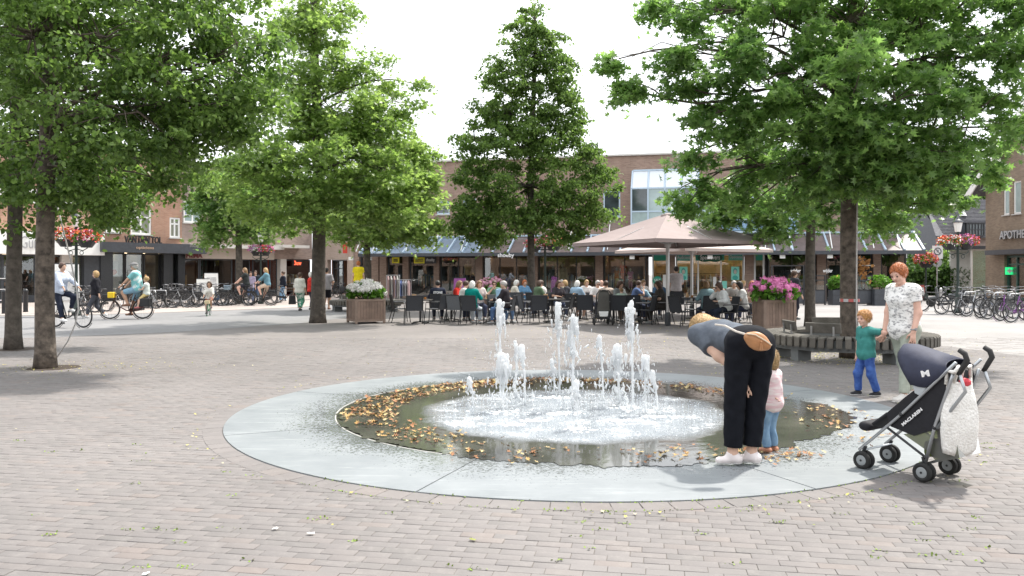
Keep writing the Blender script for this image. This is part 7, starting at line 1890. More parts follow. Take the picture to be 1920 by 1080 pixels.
# tan saddle bag on her hip with cream strap
bl = pp(1420, 640, 6.17)
bg_ = thing('handbag', 'tan leather saddle bag with tassel resting on the bending woman', 'handbag', bl, math.radians(-8))
bg_.scale = (0.7, 0.7, 0.72)
S_ = SDF(); S_.ell((0, 0, 0), (0.135, 0.055, 0.098), k=0.02, R=roty(math.radians(24))); S_.cap((-0.1, 0, 0.045), (0.1, 0, -0.045), 0.045, k=0.03, flat=(0, 1, 0), ff=1.0)
m_tan = mat('tan_leather', (0.42, 0.20, 0.085), 0.45, nscale=10, namt=0.15); V_, Q_ = S_.mesh(0.009); np_mesh('bag_body', V_, Q_, m_tan, bg_, True)
MB().tube([(-0.125, -0.05, 0.085), (-0.03, -0.062, 0.075), (0.08, -0.062, 0.01), (0.145, -0.05, -0.035)], 0.009, 6).build('flap_edge', mat('cream_leather', (0.65, 0.52, 0.38), 0.5), bg_)
MB().tube([(-0.13, 0, 0.075), (-0.22, 0.05, 0.10), (-0.33, 0.16, 0.155), (-0.42, 0.28, 0.16)], 0.012, 6).build('strap', mat('cream_strap', (0.62, 0.56, 0.5), 0.6), bg_)
ts = MB()
for k in range(12): ts.tube([(0.03 + 0.004 * math.cos(k), -0.075 + 0.004 * math.sin(k), 0.0), (0.03 + 0.016 * math.cos(k * 1.7), -0.078 + 0.012 * math.sin(k * 1.7), -0.085)], 0.0035, 4)
ts.ball((0.03, -0.075, 0.0), 0.014, 8).build('tassel', m_tan, bg_)
# toddler beside her
tl, tr_ = Vector((2.25, 6.95, 0.004)), math.radians(35)
person('toddler in pale pink blouse and blue jeans standing in the fountain water', tl, tr_, h=0.83, headk=1.5, hands=[(-0.08, 0.14, 0.36), (0.07, 0.15, 0.34)], build=1.25, female=True, hair='blond', hairstyle='bob', sk='pink', topm=pat_mat('pink_stripe_cotton', (0.72, 0.48, 0.50), (0.80, 0.70, 0.68), 14, 0.42, 0.6, (0.4, 0.4, 3)),
       top=(0.7, 0.6, 0.6), sleeve=1.7, hem=0.06, bottom=(0.16, 0.30, 0.45), botm=pat_mat('washed_denim', (0.10, 0.20, 0.34), (0.24, 0.38, 0.52), 16, 0.3, 0.7, (1, 1, 0.6)), leg=1.95, legw=1.5, shoe=(0.45, 0.2, 0.12), vox=0.0085, fingers=False, head=(0.25, 0.3))
# red-haired woman
rl, rr_ = Vector((4.83, 9.85, 0.004)), math.radians(114)
rhand = Vector(pp(1656, 632, 9.98)); lhand = Vector(pp(1713, 622, 9.62))
m_tie = pat_mat('white_top_grey_print', (0.80, 0.79, 0.77), (0.26, 0.26, 0.265), 22, 0.48, 0.64, (1.0, 1.0, 1.8))
rw, RJ = person('red haired woman in white and grey patterned top walking with the small boy', rl, rr_, h=1.66, hands=[LT(rl, rr_, lhand), LT(rl, rr_, rhand)], feet=[LT(rl, rr_, (4.74, 9.68, 0.075)), LT(rl, rr_, (4.98, 9.98, 0.075))],
       elbows=[(-0.3, -1, 0), (0.5, -0.8, -0.2)], build=1.06, loose=1.6, female=True, hair='red', hairstyle='short', sk='pink', topm=m_tie, top=(0.7, 0.7, 0.7), sleeve=0.5, hem=0.04, bottom=(0.36, 0.39, 0.33), leg=1.92, legw=1.1, shoe=(0.55, 0.53, 0.5), vox=0.0105,
       fingers=True, head=(0.38, 0.1), lean=0.04, headk=1.02, hand_rot=[(LD(rr_, (-0.1, 0, -1)), LD(rr_, (0.2, 0.6, 0)), 0.5, 1), (LD(rr_, (-0.5, -0.15, -0.8)), LD(rr_, (-0.5, 0.6, 0)), 0.9, -1)])
RJ_w = Vector(RJ['wr'][0])
wt = MB(); wt.ring(tuple(RJ_w + Vector((0, 0, 0.03))), 0.031, 0.007, (0.1, 0.1, 1), 16, 6).lathe([(0.018, -0.004), (0.018, 0.006)], tuple(RJ_w + Vector((-0.034, 0, 0.03))), 12, axis='X'); w_ = wt.build('wristwatch', m_chrome, rw)
# boy
bl_, br_ = Vector((4.50, 10.17, 0.004)), math.radians(102)
jd = pat_mat('blue_jeans', (0.02, 0.06, 0.26), (0.06, 0.14, 0.42), 12, 0.35, 0.65)
boy, YJ = person('small blond boy in teal tee and blue jeans holding the red haired woman by the hand', bl_, br_, h=1.02, headk=1.36, hands=[LT(bl_, br_, pp(1650, 640, 10.02)), LT(bl_, br_, pp(1604, 682, 10.22))], feet=[LT(bl_, br_, (4.62, 10.12, 0.055)), LT(bl_, br_, (4.44, 10.26, 0.05))],
       elbows=[(-0.8, -0.6, -0.5), (0.8, -0.6, -0.3)], knees=[(0, 1, 0.2), (0, 1, 0.2)], build=1.08, hair='ginger', hairstyle='short', sk='pink', top=(0.05, 0.22, 0.20), sleeve=0.75, hem=0.03, botm=jd, bottom=(0.04, 0.1, 0.3), leg=1.93, legw=1.5, shoe=(0.015, 0.015, 0.02), vox=0.0085,
       fingers=True, head=(0.15, 0.15), hand_rot=[(LD(br_, (0.6, -0.1, 0.5)), LD(br_, (0.2, 0.6, 0.3)), 0.6, 1), (LD(br_, (-0.1, 0, -1)), LD(br_, (0.2, 0.5, 0)), 0.5, -1)])
boy['label'] = 'small blond boy in teal tee and blue jeans led by the hand'
q0 = YJ['nb'] - YJ['up'] * 0.12 + YJ['fw'] * 0.092
pr = MB()
for k in range(5): pr.tube([tuple(q0 + YJ['rt'] * (-0.03 + 0.06 * ((k * 37) % 10) / 10) + YJ['up'] * (0.03 - 0.024 * k)), tuple(q0 + YJ['rt'] * (-0.02 + 0.05 * ((k * 53) % 10) / 10) + YJ['up'] * (0.0 - 0.026 * k))], 0.003, 4)
pr.build('tee_print', mat('dark_teal_print', (0.01, 0.05, 0.07), 0.8), boy)

# ---- everybody else
seatg = 'seated cafe guests'
def seated(px, Y, face, label, hair, top, hs='short', female=False, bottom=(0.05, 0.06, 0.1), lean=0.15, h=1.62, chair=True, kd=0, sleeve=0.9, hp=0.15, sk='light', build=1.0, glasses=False, cap=None, turn=0.0, arms='table', short=False):
    X = (px - 960) / F * Y; loc = Vector((X, Y, 0))
    hd = {'table': [(-0.17, 0.36, 0.76), (0.16, 0.38, 0.77)], 'lap': [(-0.12, 0.25, 0.62), (0.12, 0.25, 0.62)], 'face': [(-0.15, 0.34, 0.76), (0.06, 0.30, 1.05)]}[arms]
    person(label, loc, face, h=h, hip=(0, 0.0, 0.535), lean=lean, head=(hp, turn), hands=hd, feet=[(-0.12, 0.40, 0.075), (0.13, 0.34, 0.075)], elbows=[(-0.8, -0.4, -0.8), (0.8, -0.4, -0.8)], knees=[(-0.1, 0.5, 1), (0.1, 0.5, 1)], build=build, female=female,
           hair=hair, hairstyle=hs, sk=sk, top=top, sleeve=sleeve, bottom=bottom, leg=(1.9 if not short else 0.85), shoe=(0.3, 0.3, 0.3), vox=0.021, glasses=glasses, cap=cap)
    if chair: put_chair(X + 0.0 * math.sin(face), Y, face, 'cafe chair under the ' + ' '.join(label.split()[:11]), kd)
NV = (0.02, 0.025, 0.045)
seated(821, 26.6, AW + 0.1, 'man in navy jacket with white back print sitting with his back to us', 'black', NV, sleeve=1.9, lean=0.1)
st = text_mesh('back_print', 'STONE', 0.1, m_wtxt, None, (0, 0, 0), width=0.3, bold=0.004); tag(st, 'white print across the back of the navy jacket', 'print'); 
st.parent = [o for o in bpy.data.objects if o.name.startswith('person') and 'navy jacket with white' in o.get('label', '')][0]; del st['label']; del st['category']; st.location = (0, -0.175, 0.94); st.rotation_euler = (PI / 2 - 0.1, 0, 0)
seated(855, 26.8, R_ - 0.3, 'person in red top with long hair sitting beside the navy jacket man', 'darkblond', (0.5, 0.03, 0.02), 'long', True, sleeve=1.9)
seated(866, 26.2, R_ + 0.2, 'brown haired person in white tee leaning over the table', 'brown', (0.7, 0.68, 0.66), bottom=(0.1, 0.16, 0.26))
seated(884, 24.7, AW - 0.35, 'silver haired woman in teal cardigan sitting with her back to us', 'white', (0.0, 0.20, 0.17), 'bob', True, sleeve=1.7, bottom=(0.5, 0.55, 0.6), lean=0.05)
seated(897, 27.2, TO + 0.3, 'long haired woman in pale blouse facing us beside the pink hydrangeas', 'darkblond', (0.55, 0.48, 0.46), 'long', True)
seated(927, 27.5, TO, 'dark haired person with glasses and green shirt facing us', 'brown', (0.12, 0.22, 0.15), glasses=True, arms='face', chair=True)
seated(937, 25.4, TO + 0.9, 'person in light blue shirt partly behind the dark jacketed man', 'grey', (0.28, 0.42, 0.55), 'short', False, bottom=(0.12, 0.2, 0.34))
seated(948, 24.8, L_ - 0.25, 'grey haired man in dark jacket and jeans facing left', 'grey', (0.03, 0.025, 0.03), bottom=(0.08, 0.14, 0.27), sleeve=1.9, lean=0.05, turn=0.2)
seated(981, 31.5, TO + 0.4, 'red haired person in blue top far behind the linden', 'red', (0.12, 0.25, 0.4), 'bob', True)
seated(1006, 28.6, R_ + 0.5, 'dark haired woman in olive green top right of the linden trunk', 'brown', (0.10, 0.15, 0.09), 'bob', True)
seated(1021, 28.8, L_ - 0.2, 'dark haired woman in white top beside the olive green one', 'brown', (0.66, 0.63, 0.6), 'short', True)
seated(1044, 28.4, TO + 0.5, 'brown haired woman in black top at the far table', 'brown', (0.04, 0.035, 0.04), 'long', True, sk='tan')
seated(1066, 29.6, L_ + 0.1, 'blond woman in dark top at the far table', 'blond', (0.05, 0.05, 0.06), 'bob', True)
seated(1079, 27.4, R_ + 1.0, 'white haired woman in light blue shirt seen from behind', 'white', (0.28, 0.40, 0.52), 'bob', True, arms='table', bottom=(0.5, 0.3, 0.25), short=True)
seated(1118, 28.3, TO + 0.3, 'grey haired man in white tee under the window mannequins', 'grey', (0.7, 0.68, 0.66), build=1.1, glasses=True)
seated(1127, 30.2, TO, 'bald older man in pale shirt behind the pushchair', 'grey', (0.6, 0.45, 0.40), 'bald', sk='pink')
seated(1137, 26.2, AW, 'brown haired man in cream jacket behind the grey pushchair', 'brown', (0.50, 0.42, 0.36), sleeve=1.9, build=1.1, bottom=(0.25, 0.2, 0.17))
seated(1158, 25.8, TO + 0.6, 'curly dark haired woman in grey top beside the pushchair', 'brown', (0.20, 0.22, 0.22), 'big', True, bottom=(0.30, 0.22, 0.17))
seated(1164, 24.9, AW - 0.4, 'small blond child in pale green shirt sitting by the pushchair', 'darkblond', (0.35, 0.45, 0.38), 'short', False, h=1.2, bottom=(0.2, 0.16, 0.14))
seated(1190, 26.8, R_ - 0.2, 'brown haired man in blue shirt resting his chin on his hand', 'brown', (0.12, 0.18, 0.34), arms='face', build=1.08)
seated(1217, 27.2, L_ + 0.5, 'man in grey cap and light blue top leaning on the table', 'grey', (0.33, 0.50, 0.60), cap=(0.2, 0.21, 0.24), lean=0.6, build=1.1)
seated(1234, 28.6, TO + 0.3, 'dark haired person left of the parasol pole', 'brown', (0.05, 0.10, 0.17), sk='tan')
seated(1241, 25.1, L_ + 0.1, 'long brown haired woman in dark clothes just left of the parasol pole', 'brown', (0.045, 0.04, 0.035), 'long', True, bottom=(0.05, 0.045, 0.04))
seated(1327, 24.4, AW + 0.15, 'blond woman in light blue top sitting with her back to us', 'darkblond', (0.22, 0.34, 0.38), 'bob', True, sleeve=1.8)
seated(1345, 25.9, TO + 0.2, 'dark haired woman opposite the light blue top', 'black', (0.45, 0.32, 0.27), 'bob', True, sk='tan')
seated(1362, 23.4, L_ + 0.15, 'brown haired woman in white sweater with glasses facing left', 'brown', (0.62, 0.64, 0.64), 'bob', True, sleeve=1.9, lean=0.3, arms='face', bottom=(0.02, 0.025, 0.04), build=1.15, glasses=True)
seated(1374, 27.0, TO, 'grey haired person facing us behind the white sweater', 'grey', (0.35, 0.34, 0.33), 'short')
seated(1395, 24.0, L_ - 0.15, 'dark haired woman in white tee beside the pink hydrangea planter', 'black', (0.68, 0.67, 0.65), 'bob', True, sk='tan')
seated(1404, 25.8, TO + 0.6, 'auburn haired person half hidden behind the pink hydrangeas', 'red', (0.45, 0.3, 0.25), 'bob', True)

seated(1098, 31.0, TO + 0.2, 'blond woman in white blouse at the rearmost table by the window', 'blond', (0.68, 0.66, 0.64), 'bob', True)
seated(1055, 31.5, TO - 0.3, 'grey haired man in pale yellow shirt at the rearmost table', 'grey', (0.6, 0.55, 0.38), kd=1)
seated(1203, 30.5, TO + 0.4, 'fair haired man in white polo behind the leaning man', 'darkblond', (0.68, 0.67, 0.66), kd=1)
seated(1386, 28.5, R_ - 0.4, 'fair haired person in pale pink top behind the white sweater', 'blond', (0.62, 0.45, 0.44), 'bob', True, kd=1)
seated(962, 30.5, R_ + 0.2, 'white haired woman in cream cardigan left of the linden trunk', 'white', (0.62, 0.58, 0.5), 'bob', True, kd=1)
def upright(px, py, h, rz, label, walk=0.0, vox=0.02, **k):
    loc = gp(px, py); a = walk
    f_ = [(-0.06 * h, a * 0.5, 0.045 * h), (0.06 * h, -a * 0.5, 0.045 * h + 0.25 * abs(a) * 0.4)]
    k.setdefault('hands', [(-0.15 * h, 0.02 - a * 0.3, 0.49 * h), (0.15 * h, 0.03 + a * 0.3, 0.49 * h)])
    return person(label, loc, rz, h=h, hip=(0, 0, 0.515 * h - 0.12 * a * a), feet=f_, vox=vox, **k)
upright(1268, 588, 1.83, AW + 0.2, 'waiter with dark hair and light grey shirt standing under the parasol', hair='black', top=(0.42, 0.40, 0.41), sleeve=0.9, bottom=(0.02, 0.025, 0.04), shoe=(0.02, 0.02, 0.02), hands=[(-0.2, 0.25, 1.05), (0.2, 0.25, 1.05)])
upright(612, 580, 1.80, AW - 0.1, 'man in grey tee and black shorts waiting right of the oak trunk', hair='black', hairstyle='cropped', top=(0.38, 0.36, 0.38), sleeve=0.8, bottom=(0.015, 0.015, 0.02), leg=0.95, legw=1.3, shoe=(0.25, 0.12, 0.08), sk='tan', hands=[(-0.2, 0.12, 1.0), (0.22, 0.22, 1.12)], build=1.08)
upright(562, 583, 1.60, AW - 0.3, 'stout woman in cream top and green patterned trousers walking away', walk=0.3, hair='brown', female=True, top=(0.55, 0.54, 0.48), sleeve=1.2, botm=pat_mat('green_leaf_print', (0.03, 0.20, 0.12), (0.55, 0.58, 0.52), 9, 0.45, 0.6), bottom=(0.1, 0.3, 0.2), leg=1.85, legw=1.9, build=1.25, sk='tan', hands=[(-0.30, 0.02, 0.78), (0.26, 0.05, 0.8)], skirt=None)
hb = thing('shopping_bag', 'black shopping bag in the hand of the woman in green trousers', 'bag', gp(548, 583) + Vector((0, 0, 0.28)), 0.4)
MB().prism([(-0.15, 0), (0.15, 0), (0.13, 0.36), (-0.13, 0.36)], 'y', -0.06, 0.06).build('bag_body', m_black, hb, bevel=0.015); MB().tube([(-0.08, 0, 0.35), (-0.06, 0, 0.5), (0.06, 0, 0.5), (0.08, 0, 0.35)], 0.008, 6).build('handle', m_black, hb)
upright(583, 581, 1.62, R_ + 0.5, 'white haired person in red top half behind the oak trunk', hair='white', hairstyle='bob', female=True, top=(0.55, 0.04, 0.03), sleeve=1.6, bottom=(0.03, 0.03, 0.05), hands=[(-0.15, 0.25, 1.0), (0.15, 0.2, 0.9)])
upright(180, 596, 1.68, L_ + 0.3, 'blond woman in black sweater and grey leggings walking on the street', walk=0.55, hair='blond', hairstyle='bob', female=True, top=(0.012, 0.013, 0.016), sleeve=1.85, bottom=(0.06, 0.065, 0.08), leg=1.85, shoe=(0.7, 0.7, 0.7), glasses=True)
upright(531, 566, 1.70, L_ + 0.5, 'woman in dark sweater and blue jeans with hair bun walking left', walk=0.35, hair='brown', hairstyle='bun', female=True, top=(0.02, 0.025, 0.04), sleeve=1.9, bottom=(0.18, 0.30, 0.45), legw=1.5, shoe=(0.7, 0.7, 0.7))
upright(470, 568, 1.66, TO + 0.3, 'youth in lilac top with rucksack straps behind the cyclists', hair='brown', top=(0.42, 0.36, 0.50), sleeve=0.8, bottom=(0.1, 0.14, 0.25), sk='pink')
upright(479, 567, 1.72, TO + 0.2, 'dark haired youth in black top beside the middle lamp post', hair='brown', top=(0.03, 0.035, 0.05), sleeve=0.8, bottom=(0.08, 0.12, 0.2))
upright(1489, 600, 1.66, R_ + 0.3, 'person in dark leggings passing behind the pink hydrangea planter', walk=0.3, hair='brown', hairstyle='tail', female=True, top=(0.04, 0.04, 0.05), sleeve=1.9, bottom=(0.02, 0.02, 0.03))
ye = person('figure in yellow dress with auburn hair standing on the far round bench', Vector(((672 - 960) / F * 33, 33, 0.45)), AW + 0.1, h=1.62, hair='red', hairstyle='bun', female=True, top=(0.72, 0.58, 0.02), sleeve=0.6, skirt=((0.72, 0.58, 0.02), 0.24, 0.15), bottom=None, leg=0, vox=0.02, hands=[(-0.24, 0.02, 0.80), (0.24, 0.02, 0.80)])
# mannequins
def mannequin(px, py, h, rz, label, top, bottom, col=(0.55, 0.45, 0.36), z=0.35, **k):
    u = CF.u(px, 0.9); loc = CF.W(u, 0.9, z)
    mm = mat('mannequin_%02d' % int(col[0] * 99), col, 0.4)
    b, J = person(label, loc, rz, h=h, name='mannequin', cat='mannequin', group='shop window mannequins', top=top, bottom=bottom, hairstyle='bald', body_m=mm, shoem=mm, vox=0.022, female=True, **k)
mannequin(878, 480, 1.85, TO + 0.3, 'mannequin in peach top in the dark window left of the shoeby letters', (0.75, 0.5, 0.28), (0.1, 0.08, 0.06), z=0.6)
mannequin(1037, 500, 1.75, TO, 'mannequin in dark shirt in the window right of the linden', (0.06, 0.06, 0.06), (0.45, 0.4, 0.35), (0.5, 0.48, 0.46))
mannequin(1055, 500, 1.85, TO, 'tan mannequin in beige jacket in the window right of the linden', (0.5, 0.38, 0.24), (0.35, 0.28, 0.2), (0.55, 0.42, 0.28), sleeve=1.8)
mannequin(1156, 510, 1.25, TO, 'small mannequin in orange tee, leftmost of the bright trio', (0.85, 0.30, 0.05), (0.7, 0.5, 0.2), (0.75, 0.7, 0.5), z=0.7)
mannequin(1168, 505, 1.35, TO, 'blond mannequin in red top, middle of the bright trio', (0.80, 0.10, 0.05), (0.6, 0.2, 0.15), (0.75, 0.66, 0.5), z=0.95)
mannequin(1182, 515, 1.3, TO, 'mannequin in pink tee, rightmost of the bright trio', (0.75, 0.28, 0.40), (0.6, 0.3, 0.35), (0.72, 0.6, 0.45), z=0.6)

# cyclists
def rider(px, py, rz, label, blabel, proto, h=1.7, s=1.0, hairs='short', grp='cyclists riding past', **k):
    p = gp(px, py); f = Vector((-math.sin(rz), math.cos(rz), 0)); loc = p - f * 0.54 * s
    b = place(proto, loc, rz, blabel, 'bicycles being ridden')
    if s != 1.0: b.scale = (s, s, s)
    hh = h
    hip_ = (0, 0.17 * s, 1.03 * s)
    pr_ = dict(hands=[(-0.28 * s, 0.68 * s, 1.09 * s), (0.28 * s, 0.68 * s, 1.09 * s)], feet=[(-0.14 * s, 0.44 * s, 0.52 * s), (0.14 * s, 0.44 * s, 0.18 * s)], lean=0.12, elbows=[(-1, -0.6, -0.6), (1, -0.6, -0.6)], knees=[(-0.05, 1, 0.3), (0.05, 1, 0.3)])
    pr_.update(k); vx = pr_.pop('vox', 0.02)
    return person(label, loc, rz, h=hh, hip=hip_, vox=vx, hairstyle=hairs, group=None, **pr_)
mk = lambda *a, **k: make_bike(*a, **k)
index_all = lambda o: index_children(o)
rb1 = mk(m_bk, True, None, None, False); rider(130, 614, R_ - 0.35, 'woman in pale blue hoodie and dark trousers cycling towards the right', 'black bicycle ridden by the woman in the pale hoodie', rb1, h=1.72, hairs='bun', hair='brown', female=True, top=(0.50, 0.56, 0.68), sleeve=1.9, bottom=(0.02, 0.025, 0.045), shoe=(0.75, 0.75, 0.75))
rb2 = mk(mat('bike_brown', (0.06, 0.02, 0.015), 0.3), True, m_black, mat('yellow_box', (0.80, 0.55, 0.02), 0.5), False)
rider(237, 598, L_ + 0.12, 'man in turquoise shirt, shorts and cap cycling with a child behind', 'long black bicycle with yellow front box ridden by the man in turquoise', rb2, h=1.84, hair='grey', cap=(0.2, 0.2, 0.2), glasses=True, topm=pat_mat('turquoise_panels', (0.20, 0.50, 0.52), (0.6, 0.68, 0.68), 5, 0.5, 0.55), top=(0.1, 0.5, 0.5), sleeve=0.75, bottom=(0.22, 0.38, 0.5), leg=0.95, legw=1.4, sk='tan', shoe=(0.2, 0.1, 0.06))
p_ = gp(237, 598); f_ = Vector((-math.sin(L_ + 0.12), math.cos(L_ + 0.12), 0)); lc = p_ - f_ * 0.54
person('small blond child riding on the rear rack behind the man in turquoise', lc, L_ + 0.12, h=1.12, headk=1.3, hip=(0, -0.12, 0.86), hands=[(-0.14, 0.1, 1.0), (0.14, 0.1, 1.0)], feet=[(-0.2, 0.1, 0.42), (0.2, 0.1, 0.42)], knees=[(-0.2, 1, 0.2), (0.2, 1, 0.2)], hair='blond', top=(0.6, 0.65, 0.62), bottom=(0.7, 0.55, 0.25), leg=0.9, shoe=(0.5, 0.15, 0.15), vox=0.018)
rb3 = mk(mat('bike_green', (0.03, 0.3, 0.12), 0.3), True, None, mat('cream_front_bag', (0.65, 0.55, 0.35), 0.6), False)
rider(391, 592, TO + 0.2, 'little girl in white top riding a small green bicycle towards us', 'small green childrens bicycle coming towards us', rb3, h=1.2, s=0.62, hairs='long', headk=1.25, hair='brown', female=True, top=(0.65, 0.62, 0.58), sleeve=1.5, bottom=(0.3, 0.1, 0.06), leg=0.9, sk='tan')
rb4 = mk(m_bk, True, None, None, False, mat('blue_grey_crate', (0.25, 0.32, 0.38), 0.6))
rider(448, 573, L_ + 0.15, 'girl in black tee and shorts cycling left with a front crate', 'black bicycle with blue grey crate ridden by the girl in black', rb4, h=1.68, hairs='long', hair='darkblond', female=True, top=(0.03, 0.035, 0.035), sleeve=0.8, bottom=(0.03, 0.03, 0.04), leg=0.7, sk='pink')
rb5 = mk(m_bk, True, None, None, False, m_black)
rider(487, 573, L_ + 0.1, 'girl in teal blue jacket and pale skirt cycling left', 'black bicycle with black crate ridden by the girl in teal blue', rb5, h=1.68, hairs='long', hair='blond', female=True, top=(0.12, 0.24, 0.30), sleeve=1.7, bottom=(0.60, 0.48, 0.38), leg=0.85, legw=1.5, sk='pink')

# ------------------------------------------------------------------ pushchair
m_alu = mat('satin_aluminium', (0.42, 0.44, 0.46), 0.35, 0.7); m_foam = mat('black_foam', (0.025, 0.025, 0.025), 0.75); m_navy = mat('navy_canvas', (0.030, 0.034, 0.062), 0.75, nscale=25, namt=0.15, bump=0.25, bscale=8)
m_pblack = mat('black_canvas', (0.012, 0.012, 0.016), 0.8, nscale=25, namt=0.2, bump=0.25, bscale=9); m_hub = mat('grey_hubcap', (0.30, 0.32, 0.33), 0.45)
PO = Vector((3.225, 6.07, 0.004)); PRZ = math.radians(35.3)
pf_ = Vector((-math.sin(PRZ), math.cos(PRZ), 0)); prt = Vector((math.cos(PRZ), math.sin(PRZ), 0))
def pc(px, py, sx):
    """picture point -> (y, z) on the pushchair's own side plane x = sx"""
    o = PO + prt * sx; k = (px - 960) / F; t = (k * o.y - o.x) / (pf_.x - k * pf_.y); Y = o.y + t * pf_.y
    return (sx, t, H0 + (YH - py) / F * Y - 0.004)
pram = thing('pushchair', 'navy and black folding pushchair with white M emblem beside the fountain', 'pushchair', PO, PRZ)
HWD = 0.19
near_pts = dict(fw=pc(1620, 864, -HWD), rw=pc(1733, 887, -HWD), a1=pc(1611, 843, -HWD), a2=pc(1690, 777, -HWD), a3=pc(1771, 700, -HWD), b2=pc(1752, 802, -HWD), b3=pc(1782, 716, -HWD), h0=pc(1813, 735, -HWD), h1=pc(1797, 690, -HWD), h2=pc(1806, 668, -HWD), h3=pc(1806, 650, -HWD), c1=pc(1664, 802, -HWD), c2=pc(1735, 857, -HWD))
def sx(p, s): return (p[0] * s, p[1], p[2])
for s in (1, -1):
    q = {k_: Vector(sx(v, s)) for k_, v in near_pts.items()}
    for wn_, base in (('front', q['fw']), ('rear', q['rw'])):
        z = 0.074; c = Vector((base.x, base.y, z))
        w_ = MB(); 
        for o in (-0.03, 0.03): w_.ring(c + Vector((o, 0, 0)), 0.054, 0.019, (1, 0, 0), 26, 8)
        wo = w_.build('wheel_pair', m_tyre, pram)
        h_ = MB()
        for o in (-0.03, 0.03): h_.lathe([(0.044, -0.012), (0.044, 0.012), (0.03, 0.016), (0.01, 0.017)] if o > 0 else [(0.01, -0.017), (0.03, -0.016), (0.044, -0.012), (0.044, 0.012)], tuple(c + Vector((o, 0, 0))), 20, axis='X')
        h_.build('hubcap', m_hub, wo); MB().tube([c + Vector((-0.05, 0, 0)), c + Vector((0.05, 0, 0))], 0.009, 8).build('axle', m_black, wo)
        MB().tube([c + Vector((0, 0, 0.0)), c + Vector((0, 0, 0.075)), c + Vector((0, -0.015 if wn_ == 'front' else 0.01, 0.11))], 0.014, 8).build('swivel_fork', m_black, wo)
    fw2 = Vector((q['fw'].x, q['fw'].y, 0.10)); rw2 = Vector((q['rw'].x, q['rw'].y, 0.10))
    MB().tube([fw2, q['a1'], q['a2'], q['a3'], q['a3'] + (q['a3'] - q['a2']) * 0.25], 0.0115, 10).build('front_tube', m_alu, pram, True)
    MB().tube([rw2, q['b2'], q['b3'], q['b3'] + (q['b3'] - q['b2']) * 0.2], 0.0125, 10).build('rear_tube', m_alu, pram, True)
    MB().tube([q['b2'] + Vector((0, -0.02, 0.0)), q['h0'] + Vector((0, 0.01, 0)), q['h1'] + Vector((0, 0, -0.02))], 0.0125, 10).build('handle_tube', m_alu, pram, True)
    MB().tube([q['c1'], q['c2'], rw2 + Vector((0, 0.01, 0.03))], 0.01, 8).build('cross_brace', m_alu if s == -1 else m_black, pram, True)
    g0 = q['h1']; MB().tube([g0 + Vector((0, 0.0, -0.05)), g0 + Vector((0, -0.035, 0.015)), g0 + Vector((0, -0.06, 0.06)), g0 + Vector((0, -0.045, 0.105)), g0 + Vector((0, -0.005, 0.13))], [0.017, 0.019, 0.02, 0.02, 0.018], 12).build('foam_grip', m_foam, pram, True)
    MB().ball(tuple(q['a2']), 0.02, 8).ball(tuple(q['c2']), 0.018, 8).ball(tuple(q['b2']), 0.018, 8).build('joint_knuckle', m_black, pram)
def q_(k_, s): return Vector(sx(near_pts[k_], s))
MB().tube([Vector((-HWD, near_pts['fw'][1] - 0.01, 0.155)), Vector((HWD, near_pts['fw'][1] - 0.01, 0.155))], 0.009, 8).build('front_crossbar', m_alu, pram)
MB().tube([Vector((-HWD, near_pts['rw'][1], 0.13)), Vector((HWD, near_pts['rw'][1], 0.13))], 0.01, 8).build('rear_axle', m_black, pram)
# seat sling: side profile in y,z swept across
a2, c1 = near_pts['a2'], near_pts['c1']
pr0 = [pc(1634, 798, -HWD), pc(1660, 778, -HWD), pc(1700, 790, -HWD), pc(1735, 800, -HWD), pc(1752, 770, -HWD), pc(1765, 730, -HWD), pc(1782, 690, -HWD)]
pts2 = [(p[1], p[2]) for p in pr0]; W2 = HWD - 0.02
vs = []; fs = []
for i, (y, z) in enumerate(pts2):
    for j in range(7):
        t = -1 + 2 * j / 6; vs.append((W2 * t, y, z - 0.035 * (1 - t * t)))
for i in range(len(pts2) - 1):
    for j in range(6): fs.append((i * 7 + j, i * 7 + j + 1, (i + 1) * 7 + j + 1, (i + 1) * 7 + j))
so = MB().add(vs, fs).build('seat_sling', m_pblack, pram, True); md = so.modifiers.new('thickness', 'SOLIDIFY'); md.thickness = 0.02
for s in (1, -1):   # side wings of the seat, with the lettering on the near one
    poly = [pc(1660, 775, -HWD), pc(1695, 745, -HWD), pc(1738, 712, -HWD), pc(1776, 690, -HWD), pc(1782, 712, -HWD), pc(1765, 760, -HWD), pc(1745, 808, -HWD), pc(1712, 818, -HWD), pc(1668, 800, -HWD)]
    MB().prism([(p[1], p[2]) for p in poly], 'x', s * (HWD - 0.02) - 0.006, s * (HWD - 0.02) + 0.006).build('side_wing', m_pblack, pram)
S_ = SDF(); a_ = pc(1640, 800, 0); S_.cap((-0.13, a_[1], a_[2] + 0.02), (0.13, a_[1], a_[2] + 0.02), 0.04, k=0.02, flat=(0, 1, 0), ff=1.4); V_, Q_ = S_.mesh(0.012); np_mesh('calf_rest', V_, Q_, m_pblack, pram, True)
# lettering along the wing
l0 = Vector(pc(1693, 796, -HWD - 0.004)); l1 = Vector(pc(1727, 768, -HWD - 0.004)); cen = (l0 + l1) / 2; dv = (l1 - l0)
tm = text_mesh('lettering', 'MACLAREN', 0.03, m_wtxt, pram, depth=0.001, width=dv.length * 1.08, bold=0.0012)
# text x axis runs backwards (towards -y) when read from the near side
xv = dv.normalized(); zv = Vector((-1, 0, 0)); yv = zv.cross(xv)
tm.rotation_euler = Matrix((xv, yv, zv)).transposed().to_euler(); tm.location = cen
